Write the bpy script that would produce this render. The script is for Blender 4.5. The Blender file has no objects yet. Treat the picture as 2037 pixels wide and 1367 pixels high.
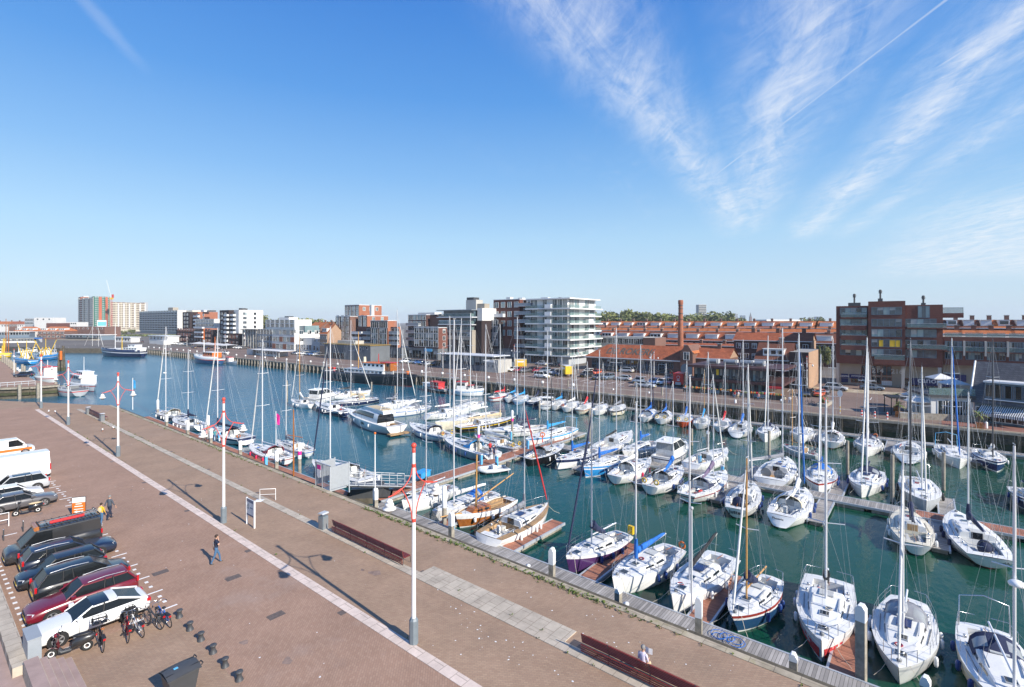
import bpy, bmesh, math, random
from mathutils import Vector, Matrix, Quaternion
from math import sin, cos, pi, sqrt, atan2
SC = bpy.context.scene
COL = SC.collection
rnd = random.Random(11)
H, F, CX, HY = 15.0, 1000.0, 1018.5, 640.0
TH = math.radians(39.37)
FW = Vector((cos(TH), sin(TH))); RT = Vector((sin(TH), -cos(TH)))
WATER = -2.7
DECK = -1.6
FS = 0.027
def ray(px): return FW + RT*((px-CX)/F)
def G(px, py, z=0.0):
 d = (H-z)*F/(py-HY); v = ray(px)*d
 return Vector((v.x, v.y, z))
def dep(p): return p[0]*FW.x+p[1]*FW.y
def pxof(p): return CX+F*(p[0]*RT.x+p[1]*RT.y)/dep(p)
def zat(p, py): return H-(py-HY)*dep(p)/F
def FL(px, T):
 v = ray(px); d = T/(v.x+FS*v.y)
 return Vector((v.x*d, v.y*d, 0))
def AT(px, d):
 v = ray(px)*d
 return Vector((v.x, v.y, 0))
M = {}
def newmat(name):
 m = bpy.data.materials.new(name); m.use_nodes = True
 nt = m.node_tree; b = nt.nodes['Principled BSDF']
 return m, nt, b
def lk(nt, a, b): nt.links.new(a, b)
def setin(n, k, v):
 if k in n.inputs: n.inputs[k].default_value = v
def pm(name, c, rough=.55, metal=0., var=.12, sc=1.5, bump=0., bs=12., coat=0., spec=.5, orand=0.):
 m, nt, b = newmat(name)
 setin(b, 'Roughness', rough); setin(b, 'Metallic', metal); setin(b, 'Coat Weight', coat); setin(b, 'Coat Roughness', .05)
 setin(b, 'Specular IOR Level', spec)
 tc = nt.nodes.new('ShaderNodeTexCoord')
 nz = nt.nodes.new('ShaderNodeTexNoise'); nz.inputs['Scale'].default_value = sc; nz.inputs['Detail'].default_value = 5
 nz.inputs['Roughness'].default_value = .65
 lk(nt, tc.outputs['Object'], nz.inputs['Vector'])
 mr = nt.nodes.new('ShaderNodeMapRange'); mr.inputs[1].default_value = .3; mr.inputs[2].default_value = .7
 mr.inputs[3].default_value = 1-var; mr.inputs[4].default_value = 1+var
 lk(nt, nz.outputs['Fac'], mr.inputs[0])
 hs = nt.nodes.new('ShaderNodeHueSaturation'); hs.inputs['Color'].default_value = (*c, 1)
 val = mr.outputs[0]
 if orand:
  oi = nt.nodes.new('ShaderNodeObjectInfo')
  m2 = nt.nodes.new('ShaderNodeMapRange'); m2.inputs[3].default_value = 1-orand; m2.inputs[4].default_value = 1+orand
  lk(nt, oi.outputs['Random'], m2.inputs[0])
  mu = nt.nodes.new('ShaderNodeMath'); mu.operation = 'MULTIPLY'
  lk(nt, val, mu.inputs[0]); lk(nt, m2.outputs[0], mu.inputs[1]); val = mu.outputs[0]
 lk(nt, val, hs.inputs['Value'])
 lk(nt, hs.outputs['Color'], b.inputs['Base Color'])
 if bump:
  n2 = nt.nodes.new('ShaderNodeTexNoise'); n2.inputs['Scale'].default_value = bs; n2.inputs['Detail'].default_value = 4
  lk(nt, tc.outputs['Object'], n2.inputs['Vector'])
  bp = nt.nodes.new('ShaderNodeBump'); bp.inputs['Strength'].default_value = bump; bp.inputs['Distance'].default_value = .05
  lk(nt, n2.outputs['Fac'], bp.inputs['Height']); lk(nt, bp.outputs[0], b.inputs['Normal'])
 M[name] = m
 return m
def brickmat(name, c1, c2, mort, bw, bh, rot=0., ms=.012, plane='XY', rough=.85, var=.2, vs=.15, bump=.15, stain=None):
 m, nt, b = newmat(name); setin(b, 'Roughness', rough); setin(b, 'Specular IOR Level', .25)
 tc = nt.nodes.new('ShaderNodeTexCoord'); mp = nt.nodes.new('ShaderNodeMapping')
 src = tc.outputs['Object']
 if plane == 'WALL':
  sx = nt.nodes.new('ShaderNodeSeparateXYZ'); lk(nt, src, sx.inputs[0])
  ad = nt.nodes.new('ShaderNodeMath'); ad.operation = 'ADD'; lk(nt, sx.outputs[0], ad.inputs[0]); lk(nt, sx.outputs[1], ad.inputs[1])
  cb = nt.nodes.new('ShaderNodeCombineXYZ'); lk(nt, ad.outputs[0], cb.inputs[0]); lk(nt, sx.outputs[2], cb.inputs[1])
  lk(nt, cb.outputs[0], mp.inputs['Vector'])
 else: lk(nt, src, mp.inputs['Vector'])
 mp.inputs['Rotation'].default_value = (0, 0, rot)
 br = nt.nodes.new('ShaderNodeTexBrick'); lk(nt, mp.outputs[0], br.inputs['Vector'])
 br.inputs['Color1'].default_value = (*c1, 1); br.inputs['Color2'].default_value = (*c2, 1); br.inputs['Mortar'].default_value = (*mort, 1)
 br.inputs['Scale'].default_value = 1; br.inputs['Brick Width'].default_value = bw; br.inputs['Row Height'].default_value = bh
 br.inputs['Mortar Size'].default_value = ms; br.inputs['Mortar Smooth'].default_value = .3
 nz = nt.nodes.new('ShaderNodeTexNoise'); nz.inputs['Scale'].default_value = vs; nz.inputs['Detail'].default_value = 9; nz.inputs['Roughness'].default_value = .68
 lk(nt, src, nz.inputs['Vector'])
 mr = nt.nodes.new('ShaderNodeMapRange'); mr.inputs[1].default_value = .3; mr.inputs[2].default_value = .7
 mr.inputs[3].default_value = 1-var; mr.inputs[4].default_value = 1+var
 lk(nt, nz.outputs['Fac'], mr.inputs[0])
 hs = nt.nodes.new('ShaderNodeHueSaturation'); lk(nt, br.outputs['Color'], hs.inputs['Color']); lk(nt, mr.outputs[0], hs.inputs['Value'])
 out = hs.outputs['Color']
 if stain:
  n3 = nt.nodes.new('ShaderNodeTexNoise'); n3.inputs['Scale'].default_value = stain[1]; n3.inputs['Detail'].default_value = 7
  n3.inputs['Roughness'].default_value = .7; lk(nt, src, n3.inputs['Vector'])
  r3 = nt.nodes.new('ShaderNodeMapRange'); r3.inputs[1].default_value = stain[2]; r3.inputs[2].default_value = stain[3]; r3.inputs[4].default_value = stain[4]
  lk(nt, n3.outputs['Fac'], r3.inputs[0])
  mx = nt.nodes.new('ShaderNodeMixRGB'); mx.inputs[2].default_value = (*stain[0], 1); lk(nt, out, mx.inputs[1]); lk(nt, r3.outputs[0], mx.inputs[0]); out = mx.outputs[0]
 lk(nt, out, b.inputs['Base Color'])
 if bump:
  bp = nt.nodes.new('ShaderNodeBump'); bp.inputs['Strength'].default_value = bump; bp.inputs['Distance'].default_value = .02; bp.invert = True
  lk(nt, br.outputs['Fac'], bp.inputs['Height']); lk(nt, bp.outputs[0], b.inputs['Normal'])
 M[name] = m
def plankmat(name, c, w=.14, axis=0, rough=.8, var=.3):
 m, nt, b = newmat(name); setin(b, 'Roughness', rough); setin(b, 'Specular IOR Level', .25)
 tc = nt.nodes.new('ShaderNodeTexCoord'); sx = nt.nodes.new('ShaderNodeSeparateXYZ'); lk(nt, tc.outputs['Object'], sx.inputs[0])
 dv = nt.nodes.new('ShaderNodeMath'); dv.operation = 'DIVIDE'; dv.inputs[1].default_value = w; lk(nt, sx.outputs[axis], dv.inputs[0])
 fl = nt.nodes.new('ShaderNodeMath'); fl.operation = 'FLOOR'; lk(nt, dv.outputs[0], fl.inputs[0])
 fr = nt.nodes.new('ShaderNodeMath'); fr.operation = 'FRACT'; lk(nt, dv.outputs[0], fr.inputs[0])
 wn = nt.nodes.new('ShaderNodeTexWhiteNoise'); wn.noise_dimensions = '1D'; lk(nt, fl.outputs[0], wn.inputs['W'])
 gap = nt.nodes.new('ShaderNodeMath'); gap.operation = 'LESS_THAN'; gap.inputs[1].default_value = .12; lk(nt, fr.outputs[0], gap.inputs[0])
 mr = nt.nodes.new('ShaderNodeMapRange'); mr.inputs[3].default_value = 1-var; mr.inputs[4].default_value = 1+var; lk(nt, wn.outputs['Value'], mr.inputs[0])
 nz = nt.nodes.new('ShaderNodeTexNoise'); nz.inputs['Scale'].default_value = .8; nz.inputs['Detail'].default_value = 6; lk(nt, tc.outputs['Object'], nz.inputs['Vector'])
 m3 = nt.nodes.new('ShaderNodeMapRange'); m3.inputs[1].default_value = .3; m3.inputs[2].default_value = .7; m3.inputs[3].default_value = .75; m3.inputs[4].default_value = 1.25; lk(nt, nz.outputs['Fac'], m3.inputs[0])
 mu = nt.nodes.new('ShaderNodeMath'); mu.operation = 'MULTIPLY'; lk(nt, mr.outputs[0], mu.inputs[0]); lk(nt, m3.outputs[0], mu.inputs[1])
 hs = nt.nodes.new('ShaderNodeHueSaturation'); hs.inputs['Color'].default_value = (*c, 1); lk(nt, mu.outputs[0], hs.inputs['Value'])
 mx = nt.nodes.new('ShaderNodeMixRGB'); mx.inputs[2].default_value = (c[0]*.35, c[1]*.35, c[2]*.35, 1)
 lk(nt, gap.outputs[0], mx.inputs[0]); lk(nt, hs.outputs['Color'], mx.inputs[1]); lk(nt, mx.outputs[0], b.inputs['Base Color'])
 M[name] = m
def col(c):
 if isinstance(c, str): return M[c]
 k = 'paint_%.3f_%.3f_%.3f' % c
 if k not in M: pm(k, c, .4, var=.06)
 return M[k]
class MB:
 def __init__(s): s.v = []; s.f = []; s.mi = []; s.sm = []; s.mats = []
 def m(s, k):
  mt = k if isinstance(k, bpy.types.Material) else col(k)
  if mt not in s.mats: s.mats.append(mt)
  return s.mats.index(mt)
 def face(s, pts, k, sm=False):
  n = len(s.v); s.v += [tuple(p) for p in pts]; s.f.append(tuple(range(n, n+len(pts)))); s.mi.append(s.m(k)); s.sm.append(sm)
 def grid(s, rows, k, close=False, sm=True, mf=None, skip=None):
  n = len(s.v); w = len(rows[0])
  for r in rows: s.v += [tuple(p) for p in r]
  for i in range(len(rows)-1):
   for j in range(w if close else w-1):
    if skip and skip(i, j): continue
    a = n+i*w+j; b = n+i*w+(j+1) % w
    s.f.append((a, b, b+w, a+w)); s.mi.append(s.m(mf(i, j) if mf else k)); s.sm.append(sm)
 def box(s, x0, x1, y0, y1, z0, z1, k, rot=None):
  P = [(x0,y0,z0),(x1,y0,z0),(x1,y1,z0),(x0,y1,z0),(x0,y0,z1),(x1,y0,z1),(x1,y1,z1),(x0,y1,z1)]
  if rot: P = [tuple(rot @ Vector(p)) for p in P]
  n = len(s.v); s.v += P; mi = s.m(k)
  for q in ((0,3,2,1),(4,5,6,7),(0,1,5,4),(1,2,6,5),(2,3,7,6),(3,0,4,7)):
   s.f.append(tuple(n+i for i in q)); s.mi.append(mi); s.sm.append(False)
 def prism(s, poly, z0, z1, k, ks=None):
  b = [(p[0], p[1], z0) for p in poly]; t = [(p[0], p[1], z1) for p in poly]
  s.face(t, k); s.face(b[::-1], ks or k)
  for i in range(len(poly)):
   j = (i+1) % len(poly); s.face([b[i], b[j], t[j], t[i]], ks or k)
 def xprism(s, prof, x0, x1, k, ks=None, ax='x'):
  if ax == 'x': a = [(x0, p[0], p[1]) for p in prof]; b = [(x1, p[0], p[1]) for p in prof]
  else: a = [(p[0], x0, p[1]) for p in prof]; b = [(p[0], x1, p[1]) for p in prof]
  s.face(a, ks or k); s.face(b[::-1], ks or k)
  for i in range(len(prof)):
   j = (i+1) % len(prof); s.face([a[j], a[i], b[i], b[j]], k)
 def tube(s, pts, r, k, n=6, cap=True, sm=True):
  pts = [Vector(p) for p in pts]
  rs = r if isinstance(r, (list, tuple)) else [r]*len(pts)
  rows = []; up = None
  for i, p in enumerate(pts):
   d = (pts[min(i+1, len(pts)-1)]-pts[max(i-1, 0)])
   if d.length < 1e-9: d = Vector((0, 0, 1))
   d.normalize()
   if up is None: up = Vector((0, 0, 1)) if abs(d.z) < .9 else Vector((1, 0, 0))
   a = d.cross(up)
   if a.length < 1e-5: a = d.cross(Vector((0, 1, 0)))
   a.normalize(); b = a.cross(d); b.normalize(); up = b
   rr = rs[i]; rx, ry = rr if isinstance(rr, tuple) else (rr, rr)
   rows.append([p+a*(rx*cos(2*pi*q/n))+b*(ry*sin(2*pi*q/n)) for q in range(n)])
  s.grid(rows, k, close=True, sm=sm)
  if cap: s.face(rows[0][::-1], k); s.face(rows[-1], k)
 def lathe(s, prof, c, k, n=12, sm=True, mf=None):
  rows = [[(c[0]+r*cos(2*pi*q/n), c[1]+r*sin(2*pi*q/n), c[2]+z) for q in range(n)] for r, z in prof]
  s.grid(rows, k, close=True, sm=sm, mf=mf)
  if prof[0][0] > 1e-4: s.face(rows[0][::-1], mf(0, 0) if mf else k)
  if prof[-1][0] > 1e-4: s.face(rows[-1], mf(len(prof)-2, 0) if mf else k)
 def ball(s, c, r, k, n=8, sq=(1, 1, 1)):
  m = max(4, n//2+1)
  rows = [[(c[0]+r*sq[0]*sin(pi*i/m)*cos(2*pi*q/n), c[1]+r*sq[1]*sin(pi*i/m)*sin(2*pi*q/n), c[2]-r*sq[2]*cos(pi*i/m)) for q in range(n)] for i in range(m+1)]
  s.grid(rows, k, close=True)
 def torus(s, c, R_, r, k, ax='y', n=20, m=6):
  rows = []
  for i in range(n+1):
   a = 2*pi*i/n; row = []
   for j in range(m):
    b = 2*pi*j/m; q = R_+r*cos(b); h = r*sin(b)
    if ax == 'y': row.append((c[0]+q*cos(a), c[1]+h, c[2]+q*sin(a)))
    elif ax == 'x': row.append((c[0]+h, c[1]+q*cos(a), c[2]+q*sin(a)))
    else: row.append((c[0]+q*cos(a), c[1]+q*sin(a), c[2]+h))
   rows.append(row)
  s.grid(rows, k, close=True)
 def mesh(s, name):
  me = bpy.data.meshes.new(name); me.from_pydata(s.v, [], s.f)
  for mt in s.mats: me.materials.append(mt)
  me.polygons.foreach_set('material_index', s.mi); me.polygons.foreach_set('use_smooth', s.sm)
  me.update(); return me
 def build(s, name, parent=None, loc=None, rz=0.):
  return put(name, s.mesh(name), parent, loc, rz)
def put(name, me, parent=None, loc=None, rz=0.):
 o = bpy.data.objects.new(name, me); COL.objects.link(o)
 if parent: o.parent = parent
 if loc is not None: o.location = loc
 if rz: o.rotation_euler = (0, 0, rz)
 return o
def tag(o, label, cat, group=None, kind=None):
 if label: o['label'] = label
 if cat: o['category'] = cat
 if group: o['group'] = group
 if kind: o['kind'] = kind
 return o
def thing(name, label, cat, loc=(0, 0, 0), rz=0., group=None):
 o = bpy.data.objects.new(name, None); COL.objects.link(o); o.empty_display_size = .3
 o.location = loc; o.rotation_euler = (0, 0, rz)
 return tag(o, label, cat, group)
def struct(name, mb):
 o = mb.build(name); o['kind'] = 'structure'; return o
KIDS = {}
def dup(root, loc, rz, label=None, group=None, sc=None):
 r = root.copy(); COL.objects.link(r); r.location = loc; r.rotation_euler = (0, 0, rz)
 if label: r['label'] = label
 if group: r['group'] = group
 if sc: r.scale = sc
 for ch in [o for o in kids(root)]:
  c = ch.copy(); COL.objects.link(c); c.parent = r
  for g in kids(ch):
   d = g.copy(); COL.objects.link(d); d.parent = c
 return r
def kids(o):
 if o.name not in KIDS: KIDS[o.name] = list(o.children)
 return KIDS[o.name]
def relabel(r, mats):
 for o in [r]+list(r.children):
  if o.type == 'MESH' and any(s.material in mats for s in o.material_slots):
   o.data = o.data.copy()
   for i, mt in enumerate(o.data.materials):
    if mt in mats: o.data.materials[i] = mats[mt]
def text_mesh(txt, size, k, thick=.01):
 cu = bpy.data.curves.new('lettering', 'FONT'); cu.body = txt; cu.size = size; cu.extrude = thick; cu.offset = size*.012; cu.align_x = 'CENTER'; cu.align_y = 'CENTER'
 o = bpy.data.objects.new('lettering', cu); COL.objects.link(o)
 dg = bpy.context.evaluated_depsgraph_get(); dg.update()
 me = bpy.data.meshes.new_from_object(o.evaluated_get(dg)); bpy.data.objects.remove(o); bpy.data.curves.remove(cu)
 me.materials.clear(); me.materials.append(col(k)); return me
def letter(txt, size, k, parent, loc, right, up, thick=.01, name='lettering'):
 me = text_mesh(txt, size, k, thick)
 r = Vector(right).normalized(); u = Vector(up); u = (u-r*u.dot(r)).normalized(); n = r.cross(u)
 mt = Matrix((r, u, n)).transposed().to_4x4(); me.transform(Matrix.Translation(loc) @ mt)
 return put(name, me, parent)
cam = bpy.data.cameras.new('camera'); camo = bpy.data.objects.new('camera', cam); COL.objects.link(camo)
cam.sensor_width = 36; cam.lens = F/2037*36; cam.clip_end = 20000; cam.clip_start = .2
cam.shift_y = -(1367/2-HY)/2037
camo.location = (0, 0, H)
camo.rotation_euler = (pi/2, 0, TH-pi/2)
SC.camera = camo
SUN_EL, SUN_AZ = math.radians(31.7), Vector((-.055, -1))
sd = Vector((SUN_AZ.x*cos(SUN_EL), SUN_AZ.y*cos(SUN_EL), sin(SUN_EL)))
sl = bpy.data.lights.new('sun', 'SUN'); sl.energy = 5.0; sl.angle = math.radians(.5); sl.color = (1, .93, .82)
so = bpy.data.objects.new('sun', sl); COL.objects.link(so); so.rotation_euler = sd.to_track_quat('Z', 'Y').to_euler()
w = bpy.data.worlds.new('World'); SC.world = w; w.use_nodes = True
nt = w.node_tree; bg = nt.nodes['Background']; bg.inputs['Strength'].default_value = .12
sky = nt.nodes.new('ShaderNodeTexSky'); sky.sky_type = 'NISHITA'; sky.sun_disc = False
sky.sun_elevation = SUN_EL; sky.sun_rotation = pi; sky.air_density = 1.0; sky.dust_density = .35; sky.ozone_density = 3.0; sky.altitude = 0
class NX:
 def __init__(s, o): s.o = o
 def _b(s, op, b=None, c=None):
  n = nt.nodes.new('ShaderNodeMath'); n.operation = op
  for i, q in enumerate((s, b, c)):
   if q is None: continue
   if isinstance(q, NX): lk(nt, q.o, n.inputs[i])
   else: n.inputs[i].default_value = q
  return NX(n.outputs[0])
 def __add__(s, b): return s._b('ADD', b)
 def __sub__(s, b): return s._b('SUBTRACT', b)
 def __mul__(s, b): return s._b('MULTIPLY', b)
 def __truediv__(s, b): return s._b('DIVIDE', b)
 def mx(s, b): return s._b('MAXIMUM', b)
 def mn(s, b): return s._b('MINIMUM', b)
 def ab(s): return s._b('ABSOLUTE')
def smooth(x, a, b):
 n = nt.nodes.new('ShaderNodeMapRange'); n.interpolation_type = 'SMOOTHSTEP'; n.inputs[1].default_value = a; n.inputs[2].default_value = b
 lk(nt, x.o, n.inputs[0]); return NX(n.outputs[0])
tcw = nt.nodes.new('ShaderNodeTexCoord')
def dot3(v):
 n = nt.nodes.new('ShaderNodeVectorMath'); n.operation = 'DOT_PRODUCT'; n.inputs[1].default_value = v
 lk(nt, tcw.outputs['Generated'], n.inputs[0]); return NX(n.outputs['Value'])
cz = dot3((0, 0, 1)).mx(.03)
cu_ = dot3((RT.x, RT.y, 0))/cz; cv_ = dot3((FW.x, FW.y, 0))/cz
def noise(x, y, sc, det=6, ro=.6, dist=0., z=0.):
 c = nt.nodes.new('ShaderNodeCombineXYZ'); lk(nt, x.o, c.inputs[0]); lk(nt, y.o, c.inputs[1]); c.inputs[2].default_value = z
 n = nt.nodes.new('ShaderNodeTexNoise'); n.inputs['Scale'].default_value = sc; n.inputs['Detail'].default_value = det
 n.inputs['Roughness'].default_value = ro; n.inputs['Distortion'].default_value = dist; lk(nt, c.outputs[0], n.inputs['Vector']); return NX(n.outputs['Fac'])
ac, al = cu_*.93-cv_*.37, cv_*.93+cu_*.37
fine = noise(ac*3.4, al*.85, 1.5, 10, .68, .7); comb = noise(ac*6.+al*3.2, al*2.-ac*1.5, 1.5, 9, .66, 1., 4.); big = noise(cu_*.9, cv_*.6, 1.2, 3, .5, .3, 2.)
def band(c0, v0, k, w_, lo, hi, g): return smooth((cu_-(cv_-v0)*k-c0).ab()+(big-.5)*.35, w_*1.15, -w_*.5)*smooth(cv_, lo, lo+.5)*smooth(cv_, hi, hi*.8)*g
zone = band(.17, 1.6, .62, .33, .8, 5.4, .9).mx(band(.97, 1.56, .38, .36, .8, 6.2, .95)).mx(band(1.78, 1.85, .40, .30, .8, 6.6, 1.)).mx(band(2.45, 2.5, .42, .26, 1., 6.5, .6)).mx(smooth(cu_-cv_*.62, .3, 1.9)*smooth(cv_, 3.2, 4.6)*smooth(cv_, 13., 8.)*.85)
tex = smooth(fine*.6+comb*.4, .34, .69)
veil = smooth(fine*.5+comb*.5, .44, .78)*smooth(big, .45, .65)*smooth(cu_, -.9, .5)*smooth(cv_, 8., 4.)*.16
trail = smooth((cu_-1.37+(cv_-2.6)*-.02).ab()+(comb-.5)*.012, .011, .002)*smooth(cv_, 1.2, 1.5)*smooth(cv_, 3.75, 3.3)*.34
trail2 = smooth((cu_+1.37+(cv_-1.7)*.3).ab()+(comb-.5)*.05, .045, .0)*smooth(cv_, 2.1, 1.7)*.13
trail3 = smooth((cu_-1.66-(cv_-1.7)*.05).ab(), .012, .004)*smooth(cv_, 2.05, 1.9)*.45
cl = ((zone*tex*.86+zone*.08).mx(veil).mx(trail).mx(trail2).mx(trail3)).mn(.9)
rp = nt.nodes.new('ShaderNodeValToRGB'); lk(nt, dot3((0, 0, 1)).o, rp.inputs[0]); cr = rp.color_ramp; cr.interpolation = 'EASE'
KS = 1/.158/.82
for t_, c_ in ((0, (.47, .60, .72)), (.06, (.44, .59, .72)), (.158, (.34, .55, .745)), (.27, (.185, .405, .72)), (.4, (.075, .275, .665)), (.533, (.035, .195, .60)), (.75, (.02, .12, .46)), (1, (.018, .1, .38))):
 e_ = cr.elements[0] if t_ == 0 else (cr.elements[len(cr.elements)-1] if t_ == 1 else cr.elements.new(t_))
 e_.position = t_; e_.color = (*[q*KS for q in c_], 1)
cr.interpolation = 'LINEAR'
m0 = nt.nodes.new('ShaderNodeMixRGB'); m0.inputs[0].default_value = .82; lk(nt, sky.outputs[0], m0.inputs[1]); lk(nt, rp.outputs[0], m0.inputs[2])
mx = nt.nodes.new('ShaderNodeMixRGB'); lk(nt, cl.o, mx.inputs[0]); lk(nt, m0.outputs[0], mx.inputs[1]); mx.inputs[2].default_value = (5.6, 5.8, 6.1, 1)
lk(nt, mx.outputs[0], bg.inputs['Color'])
SC.view_settings.view_transform = 'Standard'; SC.view_settings.look = 'None'; SC.view_settings.exposure = .48; SC.view_settings.gamma = 1
SC.cycles.max_bounces = 6; SC.cycles.diffuse_bounces = 2; SC.cycles.glossy_bounces = 3; SC.cycles.transparent_max_bounces = 6
brickmat('promenade', (.385, .262, .178), (.325, .212, .145), (.27, .195, .14), .21, .105, rot=pi/4, var=.15, vs=.35, stain=((.25, .19, .145), .16, .5, .75, .4))
brickmat('road_brick', (.385, .25, .18), (.33, .205, .145), (.28, .185, .135), .21, .105, rot=-pi/4, var=.14, vs=.3, stain=((.45, .37, .33), .11, .56, .78, .45))
brickmat('far_paving', (.235, .17, .14), (.19, .135, .11), (.16, .12, .10), .4, .2, rot=pi/4, var=.16, vs=.1, bump=0)
brickmat('pale_kerb', (.68, .56, .49), (.62, .51, .44), (.4, .32, .27), 1.0, .7, ms=.02, var=.18, vs=1.2)
brickmat('concrete_strip', (.48, .42, .34), (.43, .37, .30), (.3, .25, .2), 1.0, .6, ms=.02, var=.25, vs=.9)
brickmat('coping', (.42, .36, .27), (.37, .31, .23), (.24, .2, .15), 1.6, 1., ms=.02, var=.35, vs=.9, stain=((.30, .27, .10), 1.1, .52, .7, .6))
pm('pinkpave', (.36, .26, .23), .85, var=.15, sc=1.2)
pm('timber', (.10, .085, .06), .85, var=.5, sc=1.2, bump=.3)
pm('timber_grey', (.30, .27, .22), .85, var=.35, sc=2.5, bump=.3)
pm('algae', (.045, .05, .02), .8, var=.5, sc=1.)
pm('white', (.8, .8, .79), .35, var=.05, sc=2)
pm('gel', (.80, .80, .785), .25, var=.05, sc=1.6, coat=.4, orand=.05)
pm('deck', (.73, .73, .71), .5, var=.07, sc=2.5, orand=.06)
pm('deckgrey', (.50, .51, .50), .6, var=.08, sc=2)
pm('cream', (.72, .66, .52), .35, var=.05)
pm('cream2', (.70, .62, .45), .6, var=.08)
pm('navy', (.012, .022, .07), .3, var=.1, coat=.3)
pm('navycloth', (.018, .027, .07), .85, var=.2, sc=4, bump=.3)
pm('bluecloth', (.015, .14, .50), .8, var=.15, sc=4, bump=.3)
pm('skycloth', (.03, .30, .62), .8, var=.15, sc=4, bump=.3)
pm('blackcloth', (.022, .023, .026), .8, var=.25, sc=4, bump=.3)
pm('greycloth', (.22, .23, .26), .85, var=.15, sc=4, bump=.3)
pm('whitecloth', (.72, .71, .68), .8, var=.1, sc=4, bump=.4)
pm('tancloth', (.55, .44, .28), .85, var=.1, sc=4, bump=.3)
pm('redcloth', (.50, .03, .035), .8, var=.15, sc=4, bump=.3)
pm('winecloth', (.26, .025, .05), .8, var=.15, sc=4, bump=.3)
pm('mauvecloth', (.16, .12, .20), .85, var=.15, sc=4, bump=.3)
pm('bluehull', (.03, .26, .60), .25, var=.06, coat=.4)
pm('palebluehull', (.25, .42, .62), .3, var=.08)
pm('purplehull', (.075, .03, .12), .25, var=.1, coat=.4)
pm('steelblue', (.02, .07, .17), .3, var=.1, coat=.3)
pm('darkblue', (.01, .02, .10), .25, var=.1, coat=.4)
pm('redhull', (.55, .04, .03), .3, var=.08)
pm('orangehull', (.70, .09, .02), .3, var=.08)
pm('blackhull', (.012, .013, .015), .3, var=.2, coat=.2)
pm('greyhull', (.42, .45, .47), .3, var=.05)
pm('varnish', (.36, .12, .025), .25, var=.25, sc=3, coat=.5)
pm('spruce', (.55, .30, .10), .3, var=.15, coat=.3)
plankmat('teak', (.42, .27, .14), .06, 1, .6, .15)
pm('antired', (.28, .03, .02), .6); pm('antiblue', (.012, .04, .10), .6); pm('antiblack', (.015, .016, .018), .6); pm('antigreen', (.02, .1, .07), .6)
pm('alu', (.74, .74, .75), .35, .25, var=.04); pm('steel', (.6, .61, .63), .25, .9, var=.05); pm('galv', (.46, .49, .52), .5, .3, var=.08, sc=4)
pm('darkmast', (.09, .09, .10), .4, .3)
pm('wire', (.42, .43, .45), .4, .5, var=0)
pm('rope', (.55, .5, .4), .9)
pm('glassdark', (.012, .016, .02), .06, var=.1, coat=.5)
pm('glassblue', (.04, .065, .085), .06, var=.75, sc=.55, spec=.8, orand=.3)  # strong mottling paints curtains and reflections into the pane colour
pm('carglass', (.012, .014, .016), .08, var=.1, spec=.3); pm('glasspale', (.20, .29, .30), .06, var=.2, sc=.3, spec=.8, orand=.25)
pm('glasscurt', (.32, .33, .32), .2, var=.2, sc=1, orand=.3)
pm('vinyl', (.30, .32, .33), .12, var=.15)
pm('rubber', (.018, .018, .018), .8, var=.1)
pm('fenderblue', (.015, .05, .20), .45); pm('fenderred', (.62, .02, .08), .45)
pm('black', (.02, .02, .022), .5, var=.1); pm('darkgrey', (.06, .063, .068), .5, var=.1); pm('midgrey', (.2, .21, .22), .5, var=.1)
pm('lightgrey', (.45, .47, .49), .5, var=.08); pm('palegrey', (.62, .64, .66), .5, var=.06)
pm('lampred', (.62, .075, .05), .4, var=.06); pm('benchred', (.20, .03, .022), .45, var=.2, sc=3, orand=.05)
pm('lampbase', (.17, .205, .23), .5, var=.1, sc=3)
pm('yellow', (.75, .48, .02), .5); pm('orange', (.66, .15, .015), .5); pm('red', (.55, .025, .02), .4); pm('skin', (.50, .29, .20), .55, var=.08, sc=6)
pm('jeans', (.06, .14, .26), .85, var=.2, sc=8); pm('navyshirt', (.014, .022, .05), .85, var=.15, sc=6); pm('hairbrown', (.035, .02, .012), .7, var=.3, sc=30); pm('hairgrey', (.22, .21, .2), .7, var=.3, sc=30)
pm('magenta', (.70, .02, .28), .6); pm('signblue', (.12, .45, .75), .5); pm('gasket', (.3, .3, .3), .6)
plankmat('planks_grey', (.32, .30, .28), .16, 1); plankmat('planks_grey_x', (.32, .30, .28), .16, 0)
plankmat('planks_red', (.36, .16, .105), .14, 1, var=.16); plankmat('planks_red_x', (.36, .16, .105), .14, 0, var=.16)
pm('lichen', (.50, .30, .03), .9, var=.3, sc=6)
pm('weed', (.09, .13, .025), .9, var=.4, sc=8); pm('leaf', (.14, .165, .055), .8, var=.35, sc=.3, orand=.15); pm('leaf2', (.21, .22, .075), .8, var=.35, sc=.3, orand=.15); pm('bark', (.12, .09, .06), .9)
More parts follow.
